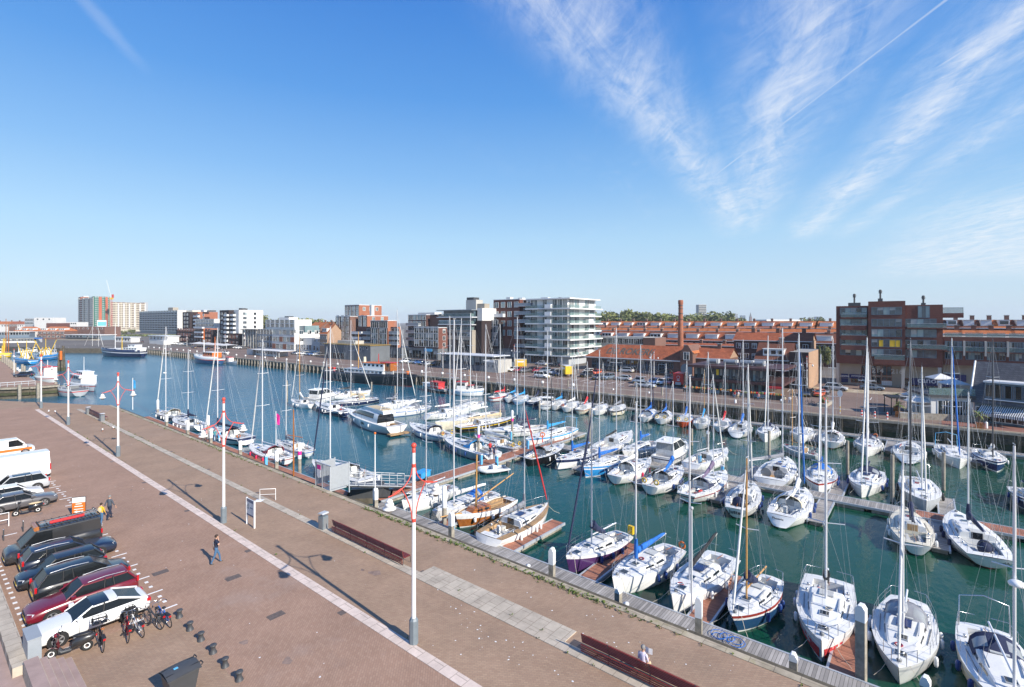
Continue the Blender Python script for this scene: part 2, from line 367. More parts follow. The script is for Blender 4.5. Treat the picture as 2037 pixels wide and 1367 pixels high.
# ================================================================== THE SETTING
TE = 24.15
def P2(p): return (p.x, p.y)
c1, c2 = G(222, 805), G(-2, 797)
cdir = (c2-c1).normalized()
far_l = c2+cdir*160
mb = MB()
mb.prism([(TE-.42, -60), (TE-.42, c1.y-.5), P2(c2), P2(far_l), (-170, far_l.y-30), (-170, -60)], -6, 0, 'promenade', 'timber')
q = struct('quay', mb)
def sheet(name, x0, x1, y0, y1, z, k, th=None):
 mb = MB()
 if th: mb.box(x0, x1, y0, y1, z-th, z, k)
 else: mb.face([(x0, y0, z), (x1, y0, z), (x1, y1, z), (x0, y1, z)], k)
 return struct(name, mb)
sheet('road', -70, 14.62, 30.2, 122, .004, 'road_brick')
mb = MB(); mb.face([(8.9, -40, .004), (14.62, -40, .004), (14.62, 30.2, .004), (8.9, 30.2, .004)], 'road_brick'); struct('road', mb)
sheet('kerb', 14.62, 15.17, -40, 117, .03, 'pale_kerb', .2)
sheet('kerb', 19.15, 19.75, -40, 112, .035, 'concrete_strip', .2)
sheet('ramp', 19.75, 20.75, G(1110, 1290).y, G(832, 1143).y, .045, 'concrete_strip', .2)
mb = MB(); mb.box(TE-.42, TE, -60, c1.y-.5, -6, .03, 'coping'); struct('quay_edge', mb)
mb = MB()
mb.box(TE, TE+.75, -60, c1.y-1, -.75, -.3, 'timber')
for i in range(60):
 mb.box(TE, TE+.3, -58+i*2.9, -57.7+i*2.9, -6, -.75, 'timber')
struct('quay_wall', mb)
mb = MB()
for i in range(74):
 y = 30.6+i*.777
 if 47.6 < y < 54 and i % 3: continue
 if i % 3 == 0: mb.box(8.55, 9.35, y, y+.1, -.1, .012, 'white')
 else: mb.box(8.93, 9.1, y, y+.22, -.1, .012, 'white')
for i in range(22):
 y = 28.8+i*.78; mb.box(3.82, 4.0, y, y+.22, -.1, .012, 'white')
for k in range(9):
 y = 30.4+k*2.42; mb.box(4.6, 5.3, y, y+.1, -.1, .012, 'white'); mb.box(7.2, 7.8, y, y+.1, -.1, .012, 'white')
struct('road_marking', mb)
pm('stain', (.25, .175, .14), .8, var=.3, sc=3); pm('manhole', (.13, .10, .085), .7, var=.3, sc=8)
mb = MB()
for x, y, rz in ((12.4, 31.3, .1), (9.9, 35.3, .1), (12.2, 25.6, .1)):
 mb.box(x-.4, x+.4, y-.25, y+.25, -.1, .01, 'manhole')
struct('manhole_cover', mb)
mb = MB()
for i in range(34):
 x, y = (rnd.uniform(5, 8), 31.6+2.4*rnd.randint(0, 12)+rnd.uniform(-.5, .5)) if i < 26 else (rnd.uniform(10, 23), rnd.uniform(6, 75)); r = rnd.uniform(.06, .3); a0 = rnd.uniform(0, 6)
 mb.face([(x+r*cos(a)*(1+.35*sin(3*a+a0)), y+1.5*r*sin(a)*(1+.3*cos(2*a+a0)), .009) for a in [k*.5236 for k in range(12)]], 'stain')
for x in (14.45, 19.9):
 for i in range(9): mb.box(x-.16, x+.16, 12+i*11, 12.4+i*11, -.1, .008, 'manhole')
struct('paving_stains', mb)
mb = MB()
for i in range(520):
 y = rnd.choice((rnd.uniform(2, 110), rnd.gauss(31, 2.2), rnd.gauss(24, 3), rnd.gauss(16, 2.5), rnd.gauss(64, 9)))
 x = TE-.45+rnd.gauss(0, .12); r = rnd.uniform(.06, .2)
 for q in range(4):
  a = rnd.uniform(0, 6.28); h = rnd.uniform(.04, .13)
  mb.face([(x+.02*cos(a+1.5), y+.02*sin(a+1.5), 0), (x+r*cos(a), y+r*sin(a), h*.7), (x+r*.6*cos(a+.5), y+r*.6*sin(a+.5), h)], 'weed')
for i in range(160):
 y = rnd.choice((rnd.uniform(6, 110), rnd.gauss(88, 5), rnd.gauss(75, 4))); x = rnd.choice((19.1, 15.25, 19.8))+rnd.gauss(0, .05); r = rnd.uniform(.05, .15)
 for q in range(3):
  a = rnd.uniform(0, 6.28)
  mb.face([(x+.02*cos(a+1.5), y+.02*sin(a+1.5), .03), (x+r*cos(a), y+r*sin(a), .08), (x+r*.6*cos(a+.5), y+r*.6*sin(a+.5), .11)], 'weed')
tag(mb.build('weeds'), 'low green weeds growing in the joints of the quay coping', 'weeds', kind='stuff')
mb = MB()
for i in range(150):
 x, y = rnd.choice(((rnd.gauss(22, 1), rnd.gauss(13, 4)), (rnd.uniform(15.3, 23), rnd.uniform(5, 100)), (rnd.uniform(9.5, 14), rnd.uniform(18, 70)), (rnd.gauss(18, .6), rnd.gauss(16, 3))))
 r = rnd.uniform(.015, .055)
 mb.face([(x+r*cos(a*1.05)*rnd.uniform(.5, 1.3), y+r*sin(a*1.05)*rnd.uniform(.5, 1.3), .014) for a in range(6)], 'white')
struct('pavement_specks', mb)
mb = MB()
for i in range(90):
 y = rnd.uniform(0, 60); x = TE+rnd.uniform(.02, .12); mb.box(x, x+rnd.uniform(.04, .12), y, y+rnd.uniform(.1, .5), -.31, -.297, 'lichen')
tag(mb.build('lichen'), 'orange lichen on the timber fender beam of the quay', 'lichen', kind='stuff')
mb = MB()
for i in range(5):
 z = .15*(i+1)
 mb.box(3.3, 4.85-i*.27, 20, 29.25, z-.15-(.1 if i == 0 else 0), z-.03, 'concrete_strip'); mb.box(3.3, 4.83-i*.27, 20, 29.23, z-.03, z, 'pinkpave')
struct('steps', mb)
sheet('pavement', -20, 3.3, 10, 46, .02, 'pinkpave')
mb = MB(); mb.box(3.0, 3.55, 29.6, 60, -.2, .42, 'concrete_strip'); tag(mb.build('low_wall'), 'low pale stone kerb wall behind the parked cars', 'wall')
m, nt2, b = newmat('water')
setin(b, 'Base Color', (.005, .060, .052, 1)); setin(b, 'Roughness', .03); setin(b, 'IOR', 1.33); setin(b, 'Specular IOR Level', .5)
tc = nt2.nodes.new('ShaderNodeTexCoord')
mp = nt2.nodes.new('ShaderNodeMapping'); mp.inputs['Rotation'].default_value = (0, 0, .6); mp.inputs['Scale'].default_value = (1, 1.7, 1); lk(nt2, tc.outputs['Object'], mp.inputs[0])
n1 = nt2.nodes.new('ShaderNodeTexNoise'); n1.inputs['Scale'].default_value = 1.5; n1.inputs['Detail'].default_value = 4; n1.inputs['Roughness'].default_value = .5
n2 = nt2.nodes.new('ShaderNodeTexNoise'); n2.inputs['Scale'].default_value = .33; n2.inputs['Detail'].default_value = 2
n3 = nt2.nodes.new('ShaderNodeTexNoise'); n3.inputs['Scale'].default_value = .022; n3.inputs['Detail'].default_value = 3
for n in (n1, n2): lk(nt2, mp.outputs[0], n.inputs['Vector'])
lk(nt2, tc.outputs['Object'], n3.inputs['Vector'])
def mth(nt_, op, a, b_):
 n = nt_.nodes.new('ShaderNodeMath'); n.operation = op
 for i, q in enumerate((a, b_)):
  if isinstance(q, (int, float)): n.inputs[i].default_value = q
  else: lk(nt_, q, n.inputs[i])
 return n.outputs[0]
gust = nt2.nodes.new('ShaderNodeMapRange'); gust.inputs[1].default_value = .38; gust.inputs[2].default_value = .62; gust.inputs[3].default_value = .45; gust.inputs[4].default_value = 1.25
lk(nt2, n3.outputs['Fac'], gust.inputs[0])
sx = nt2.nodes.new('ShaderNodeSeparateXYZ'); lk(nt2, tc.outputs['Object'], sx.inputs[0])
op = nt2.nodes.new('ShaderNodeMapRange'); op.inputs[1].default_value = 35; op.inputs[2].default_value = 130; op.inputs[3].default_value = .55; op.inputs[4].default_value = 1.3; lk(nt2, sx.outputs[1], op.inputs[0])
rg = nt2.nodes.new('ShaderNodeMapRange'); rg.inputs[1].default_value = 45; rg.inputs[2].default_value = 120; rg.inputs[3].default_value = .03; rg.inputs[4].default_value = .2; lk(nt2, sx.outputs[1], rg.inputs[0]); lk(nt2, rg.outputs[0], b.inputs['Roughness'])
wc = nt2.nodes.new('ShaderNodeMixRGB'); wc.inputs[1].default_value = (.005, .055, .034, 1); wc.inputs[2].default_value = (.012, .105, .17, 1)  # far end bluer and lighter: sky reflection painted into the base colour
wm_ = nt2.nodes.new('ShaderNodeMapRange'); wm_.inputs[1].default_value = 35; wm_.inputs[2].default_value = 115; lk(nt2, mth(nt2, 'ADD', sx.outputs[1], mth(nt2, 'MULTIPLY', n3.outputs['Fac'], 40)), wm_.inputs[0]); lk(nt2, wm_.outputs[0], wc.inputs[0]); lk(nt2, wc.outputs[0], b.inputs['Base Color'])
hgt = mth(nt2, 'ADD', mth(nt2, 'MULTIPLY', n1.outputs['Fac'], .06), mth(nt2, 'MULTIPLY', n2.outputs['Fac'], .11))
hgt = mth(nt2, 'MULTIPLY', mth(nt2, 'MULTIPLY', hgt, gust.outputs[0]), op.outputs[0])
bp = nt2.nodes.new('ShaderNodeBump'); bp.inputs['Strength'].default_value = 1; bp.inputs['Distance'].default_value = 1.0; lk(nt2, hgt, bp.inputs['Height'])
lk(nt2, bp.outputs[0], b.inputs['Normal']); M['water'] = m
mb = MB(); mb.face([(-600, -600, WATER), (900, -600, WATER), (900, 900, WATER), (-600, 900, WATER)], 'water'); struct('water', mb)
def fq(y, T=95.3): return T-FS*y
e0 = G(287, 693.6); e0 = Vector((fq(e0.y), e0.y, 0))
e1, e2, e3 = G(124, 693.0), G(0, 689), G(-420, 688)
mb = MB()
brickmat('townground', (.17, .15, .13), (.15, .13, .115), (.13, .12, .1), 2, 2, var=.25, vs=.02, bump=0)
poly = [(fq(-400), -400), (fq(e0.y), e0.y), P2(e1), P2(e2), P2(e3), (-3000, 1500), (-3000, 4200), (4200, 4200), (4200, -400)]
mb.prism(poly, -6, 0, 'townground', 'timber'); struct('ground', mb)
mb = MB()
mb.face([(fq(-300)+.6, -300, .004), (fq(-300)+49.5, -300, .004), (fq(e0.y)+49.5, e0.y, .004), (fq(e0.y)+.6, e0.y, .004)], 'far_paving'); struct('road', mb)
def fstrip(name, d0, d1, y0, y1, z, k):
 mb = MB(); mb.face([(fq(y0)+d0, y0, z), (fq(y0)+d1, y0, z), (fq(y1)+d1, y1, z), (fq(y1)+d0, y1, z)], k); struct(name, mb)
fstrip('quay_edge', 0, .6, -300, e0.y, .03, 'coping')
fstrip('kerb', 7.0, 7.5, -40, 200, .03, 'concrete_strip'); fstrip('kerb', 8.0, 8.25, -40, 200, .05, 'concrete_strip')
fstrip('pavement', 33, 39, -8, 24, .012, 'coping')
pm('redpave', (.25, .11, .08), .85, var=.15, sc=.5)
fstrip('pavement', .6, 6.5, -60, -2, .012, 'redpave')
mb = MB()
def fbx(y0, y1, d0, d1, z0, z1, k):
 mb.prism([(fq(y0)-d1, y0), (fq(y0)-d0, y0), (fq(y1)-d0, y1), (fq(y1)-d1, y1)], z0, z1, k)
y = -120
while y < e0.y-6:
 fbx(y, y+10, 0, .35, -.35, -.02, 'timber_grey'); fbx(y, y+10, 0, .22, -1.3, -1.0, 'timber'); fbx(y, y+10, 0, .12, -3, -1.7, 'algae')
 for k in range(4): fbx(y+k*2.5, y+k*2.5+.35, .1, .55, -3, -.35, 'timber_grey' if y > 100 else 'timber')
 y += 10
struct('quay_wall', mb)
mb = MB()
for k in range(26):
 y = 20+k*2.6
 for d in (15., 26.): mb.prism([(fq(y)+d, y), (fq(y)+d, y+.12), (fq(y)+d+4.6, y+.5), (fq(y)+d+4.6, y+.38)], -.1, .016, 'white')
for k in range(2): mb.box(118+k*3, 122+k*3, 8-k*2, 8.12-k*2, -.1, .016, 'white')
struct('road_marking', mb)
pn = [G(-300, 775), G(0, 771), G(60, 769), G(118, 765), G(92, 760), G(68, 756), G(40, 741), G(18, 727), G(-2, 717), G(-300, 700)]
mb = MB(); mb.prism([P2(p) for p in pn], -6, 0, 'road_brick', 'timber'); struct('quay', mb)
mb = MB()
for i in range(3):
 a, b_ = pn[i], pn[i+1]; d = (b_-a).normalized(); n = Vector((d.y, -d.x, 0))
 if n.dot(Vector((0, 0, 0))-a) < 0: n = -n
 for z0, z1, w_ in ((-.5, -.1, .5), (-1.9, -1.3, .35)):
  mb.prism([P2(a), P2(b_), P2(b_+n*w_), P2(a+n*w_)], z0, z1, 'timber_grey' if z0 > -1 else 'algae')
struct('quay_wall', mb)
for px, t, b_ in ((39, 765, 792), (76, 762, 790), (111, 760, 783)):
 p = G(px, b_, -2.4); mb = MB(); mb.tube([(0, 0, -1), (0, 0, zat(p, t)+2.4)], .32, 'timber_grey', 8)
 tag(mb.build('pile', None, p), None, 'pile', 'grey timber piles of the wharf beyond the quay')['label'] = 'grey timber pile of the wharf beyond the quay, %s' % {39: 'nearest the ramp rail', 76: 'behind the lamp post', 111: 'at the tip of the wharf'}[px]
mb = MB(); pa, pb = G(0, 771), G(70, 766)
mb.tube([(pa.x, pa.y, 1.0), (pb.x, pb.y, 1.0)], .09, 'galv'); mb.tube([(pa.x, pa.y, .5), (pb.x, pb.y, .5)], .06, 'galv')
for k in range(6):
 p = pa.lerp(pb, k/5); mb.tube([(p.x, p.y, 0), (p.x, p.y, 1.0)], .06, 'galv')
tag(mb.build('railing'), 'grey tubular railing along the edge of the wharf beyond the quay', 'railing')
for i in range(9):
 p = G(5+i*4.2+(i > 6)*10, 719+i*3.4); mb = MB(); mb.tube([(0, 0, -3), (0, 0, 2.6)], .3, 'timber_grey', 7); mb.tube([(.9, -.6, .0), (.9, -.6, .7)], [.3, .42], 'white', 8)
 o = thing('mooring_pile', 'grey pile with a white bollard at its foot along the far edge of the wharf', 'pile', p, 0, 'piles with white bollards along the wharf'); mb.build('post', o)
p = G(122, 738, WATER); o = thing('dolphin', 'cluster of tall brown timber piles with an orange marker in the side basin', 'piles', p); h = zat(p, 688)-p.z
for q in range(4): mb = MB(); mb.tube([(cos(q*1.6)*.9, sin(q*1.6)*.9, -2), (cos(q*1.6)*.5, sin(q*1.6)*.5, h*(1-.1*q))], .38, 'timber', 7); mb.tube([(cos(q*1.6)*.92, sin(q*1.6)*.92, -.5), (cos(q*1.6)*.84, sin(q*1.6)*.84, 1.2)], .4, 'algae', 7); mb.build('post', o)
mb = MB(); mb.tube([(-.3, -1.2, h*.45), (-.3, -1.2, h*.8)], .4, 'orange', 8); mb.build('marker', o)
def pontoon(label, x0, x1, y0, y1, k, group='walkway pontoons', z=-2.2, name='pontoon'):
 o = thing(name, label, 'pontoon', ((x0+x1)/2, (y0+y1)/2, WATER), 0, group)
 hx, hy = (x1-x0)/2, (y1-y0)/2; dz = z-WATER
 mb = MB(); mb.box(-hx+.06, hx-.06, -hy+.06, hy-.06, dz-.07, dz, k); mb.build('deck', o)
 mb = MB()
 for s in (-1, 1):
  if hx < hy: mb.box(s*hx-.06, s*hx+.06, -hy, hy, dz-.18, dz+.025, 'galv')
  else: mb.box(-hx, hx, s*hy-.06, s*hy+.06, dz-.18, dz+.025, 'galv')
 mb.build('edge_beam', o)
 mb = MB(); n = max(2, int(max(hx, hy)*2/3.2));
 for i in range(n):
  t = -1+2*(i+.5)/n
  if hx < hy: mb.box(-hx+.12, hx-.12, t*hy-1.1*hy/n*.75, t*hy+1.1*hy/n*.75, -.3, dz-.08, 'timber_grey')
  else: mb.box(t*hx-1.1*hx/n*.75, t*hx+1.1*hx/n*.75, -hy+.12, hy-.12, -.3, dz-.08, 'timber_grey')
 mb.build('float', o)
 return o
pontoon('long grey planked pontoon running along the foot of the brick quay', 27.3, 29.2, -20, 40.0, 'planks_grey')
pontoon('red brown planked pontoon along the quay beyond the grey gate', 27.0, 28.8, 43.2, 109, 'planks_red')
pontoon('red brown walkway pontoon crossing the harbour from the gangway', 29.3, 63.0, 40.3, 42.4, 'planks_red_x')
pontoon('grey planked pontoon end beside the white and cyan yacht', 63.1, 67.5, 40.5, 42.2, 'planks_grey_x')
pontoon('grey planked walkway pontoon between the two middle rows of yachts', 57.0, 59.0, .8, 40.2, 'planks_grey')
pontoon('red brown section of the middle pontoon behind the white yacht with the navy wheel cover', 57.0, 59.0, -30, .7, 'planks_red')
pontoon('grey pontoon at the foot of the far quay wall', 91.4, 92.9, -40, 80, 'planks_grey')
for y, k, lb in ((31.7, 'planks_red_x', 'red brown finger pontoon beside the varnished wooden boat'), (24.5, 'planks_red_x', 'red brown finger pontoon beside the white yacht with the red furled sail'),
    (17.5, 'planks_red_x', 'red brown finger pontoon between the purple yacht and the blue covered yacht'), (10.1, 'planks_red_x', 'red brown finger pontoon beside the small navy blue yacht'),
    (3.1, 'planks_red_x', 'red brown finger pontoon beside the tall dark pile and the yacht with red bow'), (-4.2, 'planks_red_x', 'red brown finger pontoon next to the yacht with the navy dodger')):
 pontoon(lb, 29.25, 36.2, y-.65, y+.65, k, 'finger pontoons', -2.25, 'finger_pontoon')
for y, lb in ((31.5, 'behind the black hulled yacht'), (23.6, 'between the yacht with red fenders and the one with yellow lifebuoy'), (15.8, 'beside the round sterned yacht with dark blue wheel cover'), (7.3, 'beside the big yacht with loose white sail'), (-.9, 'beside the cream decked yacht')):
 pontoon('grey weathered finger pontoon ' + lb, 50.2, 56.9, y-.6, y+.6, 'planks_grey_x', 'finger pontoons', -2.3, 'finger_pontoon')
for y, lb in ((6.9, 'beside the white yacht with blue genoa'), (-1.6, 'beside the tall grey hulled yacht'), (15.2, 'beside the yacht with two steering wheels')):
 pontoon('grey finger pontoon beyond the middle walkway ' + lb, 59.1, 65.3, y-.6, y+.6, 'planks_grey_x', 'finger pontoons', -2.3, 'finger_pontoon')
for y, lb in ((3.6, 'beside the yacht under the navy sprayhood'), (-4.8, 'beside the dark blue racing yacht'), (12.4, 'behind the yacht with a white folded sail')):
 pontoon('short grey finger pontoon ' + lb, 83.8, 91.3, y-.6, y+.6, 'planks_grey_x', 'finger pontoons', -2.3, 'finger_pontoon')
def pile(px, top, base, label, zb=WATER, r=.17, white=0., band=None, square=False, group='mooring piles'):
 p = G(px, base, zb); h = zat(p, top)-p.z
 o = thing('mooring_pile', label, 'pile', p, rnd.uniform(-.3, .3), group)
 mb = MB()
 k = 'timber_grey'; w0 = h*(1-white)
 if square:
  mb.box(-r, r, -r, r, -.8, w0, k)
 else: mb.tube([(0, 0, -1), (0, 0, 0), (0, 0, .5), (0, 0, w0)], [r*1.05, r*1.05, r, r*.97], k, 9)
 mb.build('post', o)
 if white:
  mb = MB()
  if square:
   q = r*1.04
   mb.box(-q, q, -q, q, w0, h-.12, 'white'); mb.xprism([(-q, h-.12), (q, h-.12), (q*.4, h+.06), (-q*.4, h+.06)], -q, q, 'white')
  else: mb.tube([(0, 0, w0), (0, 0, h-.1), (0, 0, h)], [r*1.04, r*1.04, r*.5], 'white', 9)
  mb.build('painted_top', o)
 if band:
  mb = MB(); mb.tube([(0, 0, h*.62), (0, 0, h*.62+.45)], r*1.1, band, 9, cap=False); mb.build('band', o)
 return o
for px, t, b_, lb in ((1098, 1092, 1137, 'white topped square pile beside the purple yacht'), (1390, 1190, 1246, 'white topped square pile at the finger beside the small navy yacht'), (1578, 1302, 1319, 'short white stub pile with rust before the yacht with red bow'),
     (1841, 1348, 1372, 'white pile top in front of the white yacht with two fenders'), (898, 1021, 1058, 'white topped square pile before the varnished wooden boat'), (1230, 1172, 1182, 'low white stub pile beside the blue covered yacht'),
     (747, 973, 1004, 'white topped pile with a small light blue sign near the gangway'), (550, 898, 928, 'white topped square pile by the yacht with red fenders'), (478, 878, 903, 'white topped square pile between the lamp post and the yacht with red fenders'),
     (419, 856, 879, 'white topped square pile by the two people on the pontoon'), (373, 839, 864, 'white topped square pile beside the grey hulled yacht'), (331, 826, 845, 'white topped square pile beside the yacht with the tall white mast')):
 pile(px, t, b_, lb, -.5, .16, .66, None, True)
pile(1713, 1205, 1350, 'tall dark square pile with pale top standing in the finger pontoon', -2.3, .2, .2, None, True)
for px, t, b_, lb, wh, bd in ((884, 966, 1053, 'tall pile with white painted upper half beside the grey pontoon', .5, None), (596, 881, 944, 'tall white topped pile with pink band next to the small flag pole', .5, 'magenta'), (414, 826, 875, 'white topped round pile behind the two people on the pontoon', .4, None), (314, 795, 833, 'white topped pile at the bow of the end yacht', .5, None),
  (1530, 857, 915, 'brown pile behind the yacht with two wheels', 0, None), (1686, 877, 943, 'brown pile between the yacht with blue cover and the one with navy cover', 0, None), (1775, 905, 998, 'tall brown pile at the middle pontoon', 0, None), (1877, 900, 975, 'brown pile in open water behind the navy covered yacht', 0, None),
  (1408, 857, 922, 'grey pile with flat top beside the plain white yacht', .1, None), (1173, 816, 880, 'tall dark pile beside the blue hulled yacht', 0, None), (1019, 816, 874, 'white topped pile with pink band by the yacht with green emblem', .35, 'magenta'), (952, 848, 908, 'white topped pile with pink band at the stern with two people', .35, 'magenta'),
  (715, 772, 806, 'white topped pile behind the big motor yacht', .3, None), (786, 768, 796, 'plain pile behind the tall dark masted yacht', 0, None), (739, 760, 777, 'thin pale pile before the old steamship', 0, None), (571, 757, 799, 'wide dark double pile by the small white yacht', 0, None),
  (1073, 797, 831, 'pale brown pile before the row of small white yachts', 0, None), (1130, 757, 793, 'tall grey pile against the far quay wall by the white sail bag', 0, None), (1220, 773, 800, 'white topped pile behind the black hulled small yacht', .3, None), (1317, 771, 813, 'tall grey pile by the blue covered yachts', 0, None), (1291, 779, 808, 'pale topped pile behind the blue covered yachts', .3, None),
  (1463, 795, 831, 'white capped pile between the red covered and the blue covered yacht', .2, None), (1554, 794, 831, 'grey pile at the far quay beside the benches', .1, None), (1679, 814, 846, 'white capped pile at the far quay by the roundabout', .2, None), (1794, 838, 871, 'grey pile by the yacht with open cockpit', 0, None),
  (1884, 845, 868, 'grey pile behind the yacht with furled blue genoa', 0, None), (1962, 839, 891, 'tall white topped pile by the dark blue yacht', .25, None), (965, 787, 815, 'grey brown pile near the red hulled small yacht', 0, None), (1376, 853, 886, 'brown pile by the white motor cruiser', 0, None), (1190, 770, 795, 'grey pile against the far wall behind the cream yacht', 0, None)):
 pile(px, t, b_, lb, WATER, .17 if px > 900 else .2, wh, bd)
# ================================================================== BOATS
def hullfn(L, B, fb, ws, mp_=.42, pw=2.1):
 def hb(u):
  if u < mp_: return B/2*(ws+(1-ws)*sin(u/mp_*pi/2))
  q = (u-mp_)/(1-mp_); return B/2*max(0., 1-q**pw)**.9+.012
 def zd(u): return fb*(.87+.05*(1-u)**2+.29*u**2)
 return hb, zd
def hull(L, B, fb, ws, hk, sk, ak, dk, tr=.1, br=.45, cock=None, cdep=.5, fk=None, tk=None, bk=None, bulw=0.):
 """lofted hull with cambered deck; cock = (u0, u1, half width share) cuts the cockpit well"""
 hb, zd = hullfn(L, B, fb, ws)
 us = sorted(set([0, .04, .1, .2, .3, .4, .5, .6, .7, .78, .85, .91, .96, 1.]+([cock[0], cock[1]] if cock else [])))
 mbh, mbd = MB(), MB()
 def X(u, zf): # zf 0 waterline .. 1 deck
  xs = -L/2+tr*(1-zf) if tr > 0 else -L/2-tr*zf
  xe = L/2-br*(1-zf)
  return xs+(xe-xs)*u
 lev = [(-.5, .2), (0., .84), (.08, .88), (.2, .93), (.72, .99), (.84, 1.), (1., 1.)]
 km = [ak, bk or sk, hk, hk, sk, tk or hk]
 for s in (-1, 1):
  rows = []
  for zf, bf in lev:
   row = []
   for u in us:
    z = zd(u)*zf if zf >= 0 else zf
    flare = bf-(.16*(1-max(zf, 0)))*max(0, u-.5)*1.6
    if u < .3: q_ = (1-max(zf, 0))**1.3*(1-u/.3); flare *= 1-.5*q_; z += (.14 if zf >= 0 else .5)*q_*(1-max(zf, 0))
    row.append((X(u, max(zf, -.1)), s*hb(u)*max(flare, .05), z))
   rows.append(row)
  mbh.grid(rows if s > 0 else [r for r in rows], hk, mf=lambda i, j: km[i])
  for i in range(len(lev)-1):
   a, b_ = rows[i][0], rows[i+1][0]
   mbh.grid([[(p_[0]-.045*B*(1-(f_*f_)), p_[1]*f_, p_[2]) for f_ in (1, .7, .35, 0)] for p_ in (a, b_)], km[i])
  if bulw:
   top = [(p[0], p[1], p[2]+bulw) for p in rows[-1]]
   mbh.grid([rows[-1], top, [(p[0], p[1]*.94, p[2]) for p in top]], tk or hk)
 rows = []
 for u in us:
  b_ = hb(u); c = min(b_*(cock[2] if cock else .6), b_)
  z = zd(u); x = X(u, 1)
  q_ = .045*B if u == 0 else 0; rows.append([(x, -b_, z), (x-q_*.6, -c, z+.03*B/3), (x-q_, 0, z+.05*B/3), (x-q_*.6, c, z+.03*B/3), (x, b_, z)])
 sk_ = None
 if cock:
  i0, i1 = us.index(cock[0]), us.index(cock[1])
  sk_ = lambda i, j: i0 <= i < i1 and j in (1, 2)
 mbd.grid(rows, dk, sm=False, skip=sk_, mf=(lambda i, j: dk if dk != 'teak' or j in (0, 3) or not cock else 'deck'))
 if cock:
  A = [rows[i][1] for i in range(i0, i1+1)]; Bq = [rows[i][3] for i in range(i0, i1+1)]
  zf_ = zd(.15)-cdep
  for Lr in (A, Bq): mbd.grid([Lr, [(p[0], p[1]*.96, zf_) for p in Lr]], dk, sm=False)
  for e in (0, -1): mbd.face([A[e], Bq[e], (Bq[e][0], Bq[e][1]*.96, zf_), (A[e][0], A[e][1]*.96, zf_)], dk)
  mbd.grid([[(p[0], p[1]*.96, zf_) for p in A], [(p[0], p[1]*.96, zf_) for p in Bq]], fk or dk, sm=False)
  for s in (-1, 1):
   xa, xb = A[0][0]+.25, A[-1][0]-.05; yo = min(abs(A[0][1]), abs(A[-1][1]))
   mbd.box(xa, xb, s*yo*.93-(0 if s < 0 else yo*.42), s*yo*.93+(yo*.42 if s < 0 else 0), zf_+.02, zf_+.30, fk or dk)
 return mbh, mbd, hb, zd, X
def cabin(L, hb, zd, X, ua, uf, wsh, h0, h1, k, kw, nwin=2, roofk=None, wh=.14):
 """coachroof from ua (aft) to uf; returns its mesh, window meshes and roof height function"""
 mb = MB(); n = 7; rows = []
 def hw(t): return hb(ua+(uf-ua)*t)*wsh*(1-.12*t)
 def hh(t): return (h0+(h1-h0)*t)*(1 if t < .86 else 1-(t-.86)/.14*.9)
 for i in range(n+1):
  t = i/n if i < n-1 else (.86 if i == n-1 else 1.); u = ua+(uf-ua)*t
  x = X(u, 1); w_ = hw(t); z = zd(u)+.02; h = hh(t)
  rows.append([(x, -w_, z), (x, -w_*.88, z+h*.86), (x, -w_*.78, z+h), (x, 0, z+h*1.1), (x, w_*.78, z+h), (x, w_*.88, z+h*.86), (x, w_, z)])
 mb.grid(rows, k, sm=False, mf=lambda i, j: (roofk or k) if j in (2, 3) else k)
 mb.face(rows[0], k); mb.face(rows[-1][::-1], k)
 wins = []
 for s in (-1, 1):
  for q in range(nwin):
   t0 = .08+q*(.74/nwin); t1 = t0+.74/nwin-.07
   P = []
   for t, f in ((t0, .3), (t1, .32), (t1-.02, .3+wh/.36), (t0+.03, .3+wh/.36)):
    u = ua+(uf-ua)*t; w_ = hw(t)*(1-.12*min(f/.86, 1))+.012
    P.append((X(u, 1), s*w_, zd(u)+.02+hh(t)*f))
   m2 = MB(); m2.face(P if s < 0 else P[::-1], kw); wins.append(m2)
 def rz(u):
  t = (u-ua)/(uf-ua)
  return zd(u)+.02+(hh(t)*1.1 if 0 <= t <= 1 else .03)
 return mb, wins, rz
def capsule(r, h, k, kend=None):
 mb = MB(); mb.lathe([(.02, 0), (r*.7, .04), (r, .12), (r, h-.12), (r*.7, h-.04), (.02, h)], (0, 0, -h), k, 7, mf=(lambda i, j: kend if i in (0, 4) else k) if kend else None); return mb.mesh('fender')
FEND = {}
def fender(root, x, y, z, k='white', r=.11, h=.55):
 key = (k, r, h)
 if key not in FEND: FEND[key] = capsule(r, h, k, 'fenderblue' if k == 'white' and rnd.random() < .3 else None)
 return put('fender', FEND[key], root, (x, y, z))
def bundle(mb, p0, p1, r0, r1, k, droop=.05, n=8):
 p0, p1 = Vector(p0), Vector(p1); pts = []; rs = []
 for i in range(n+1):
  t = i/n; p = p0.lerp(p1, t); r = r0+(r1-r0)*t**.7
  if 0 < i < n: r *= 1+rnd.uniform(-.1, .1)
  if i == n: r *= .55
  pts.append(p+Vector((0, 0, r*.75-droop*sin(pi*t)))); rs.append((r*.62, r))
 mb.tube(pts, rs, k, 8)
NB = [0]
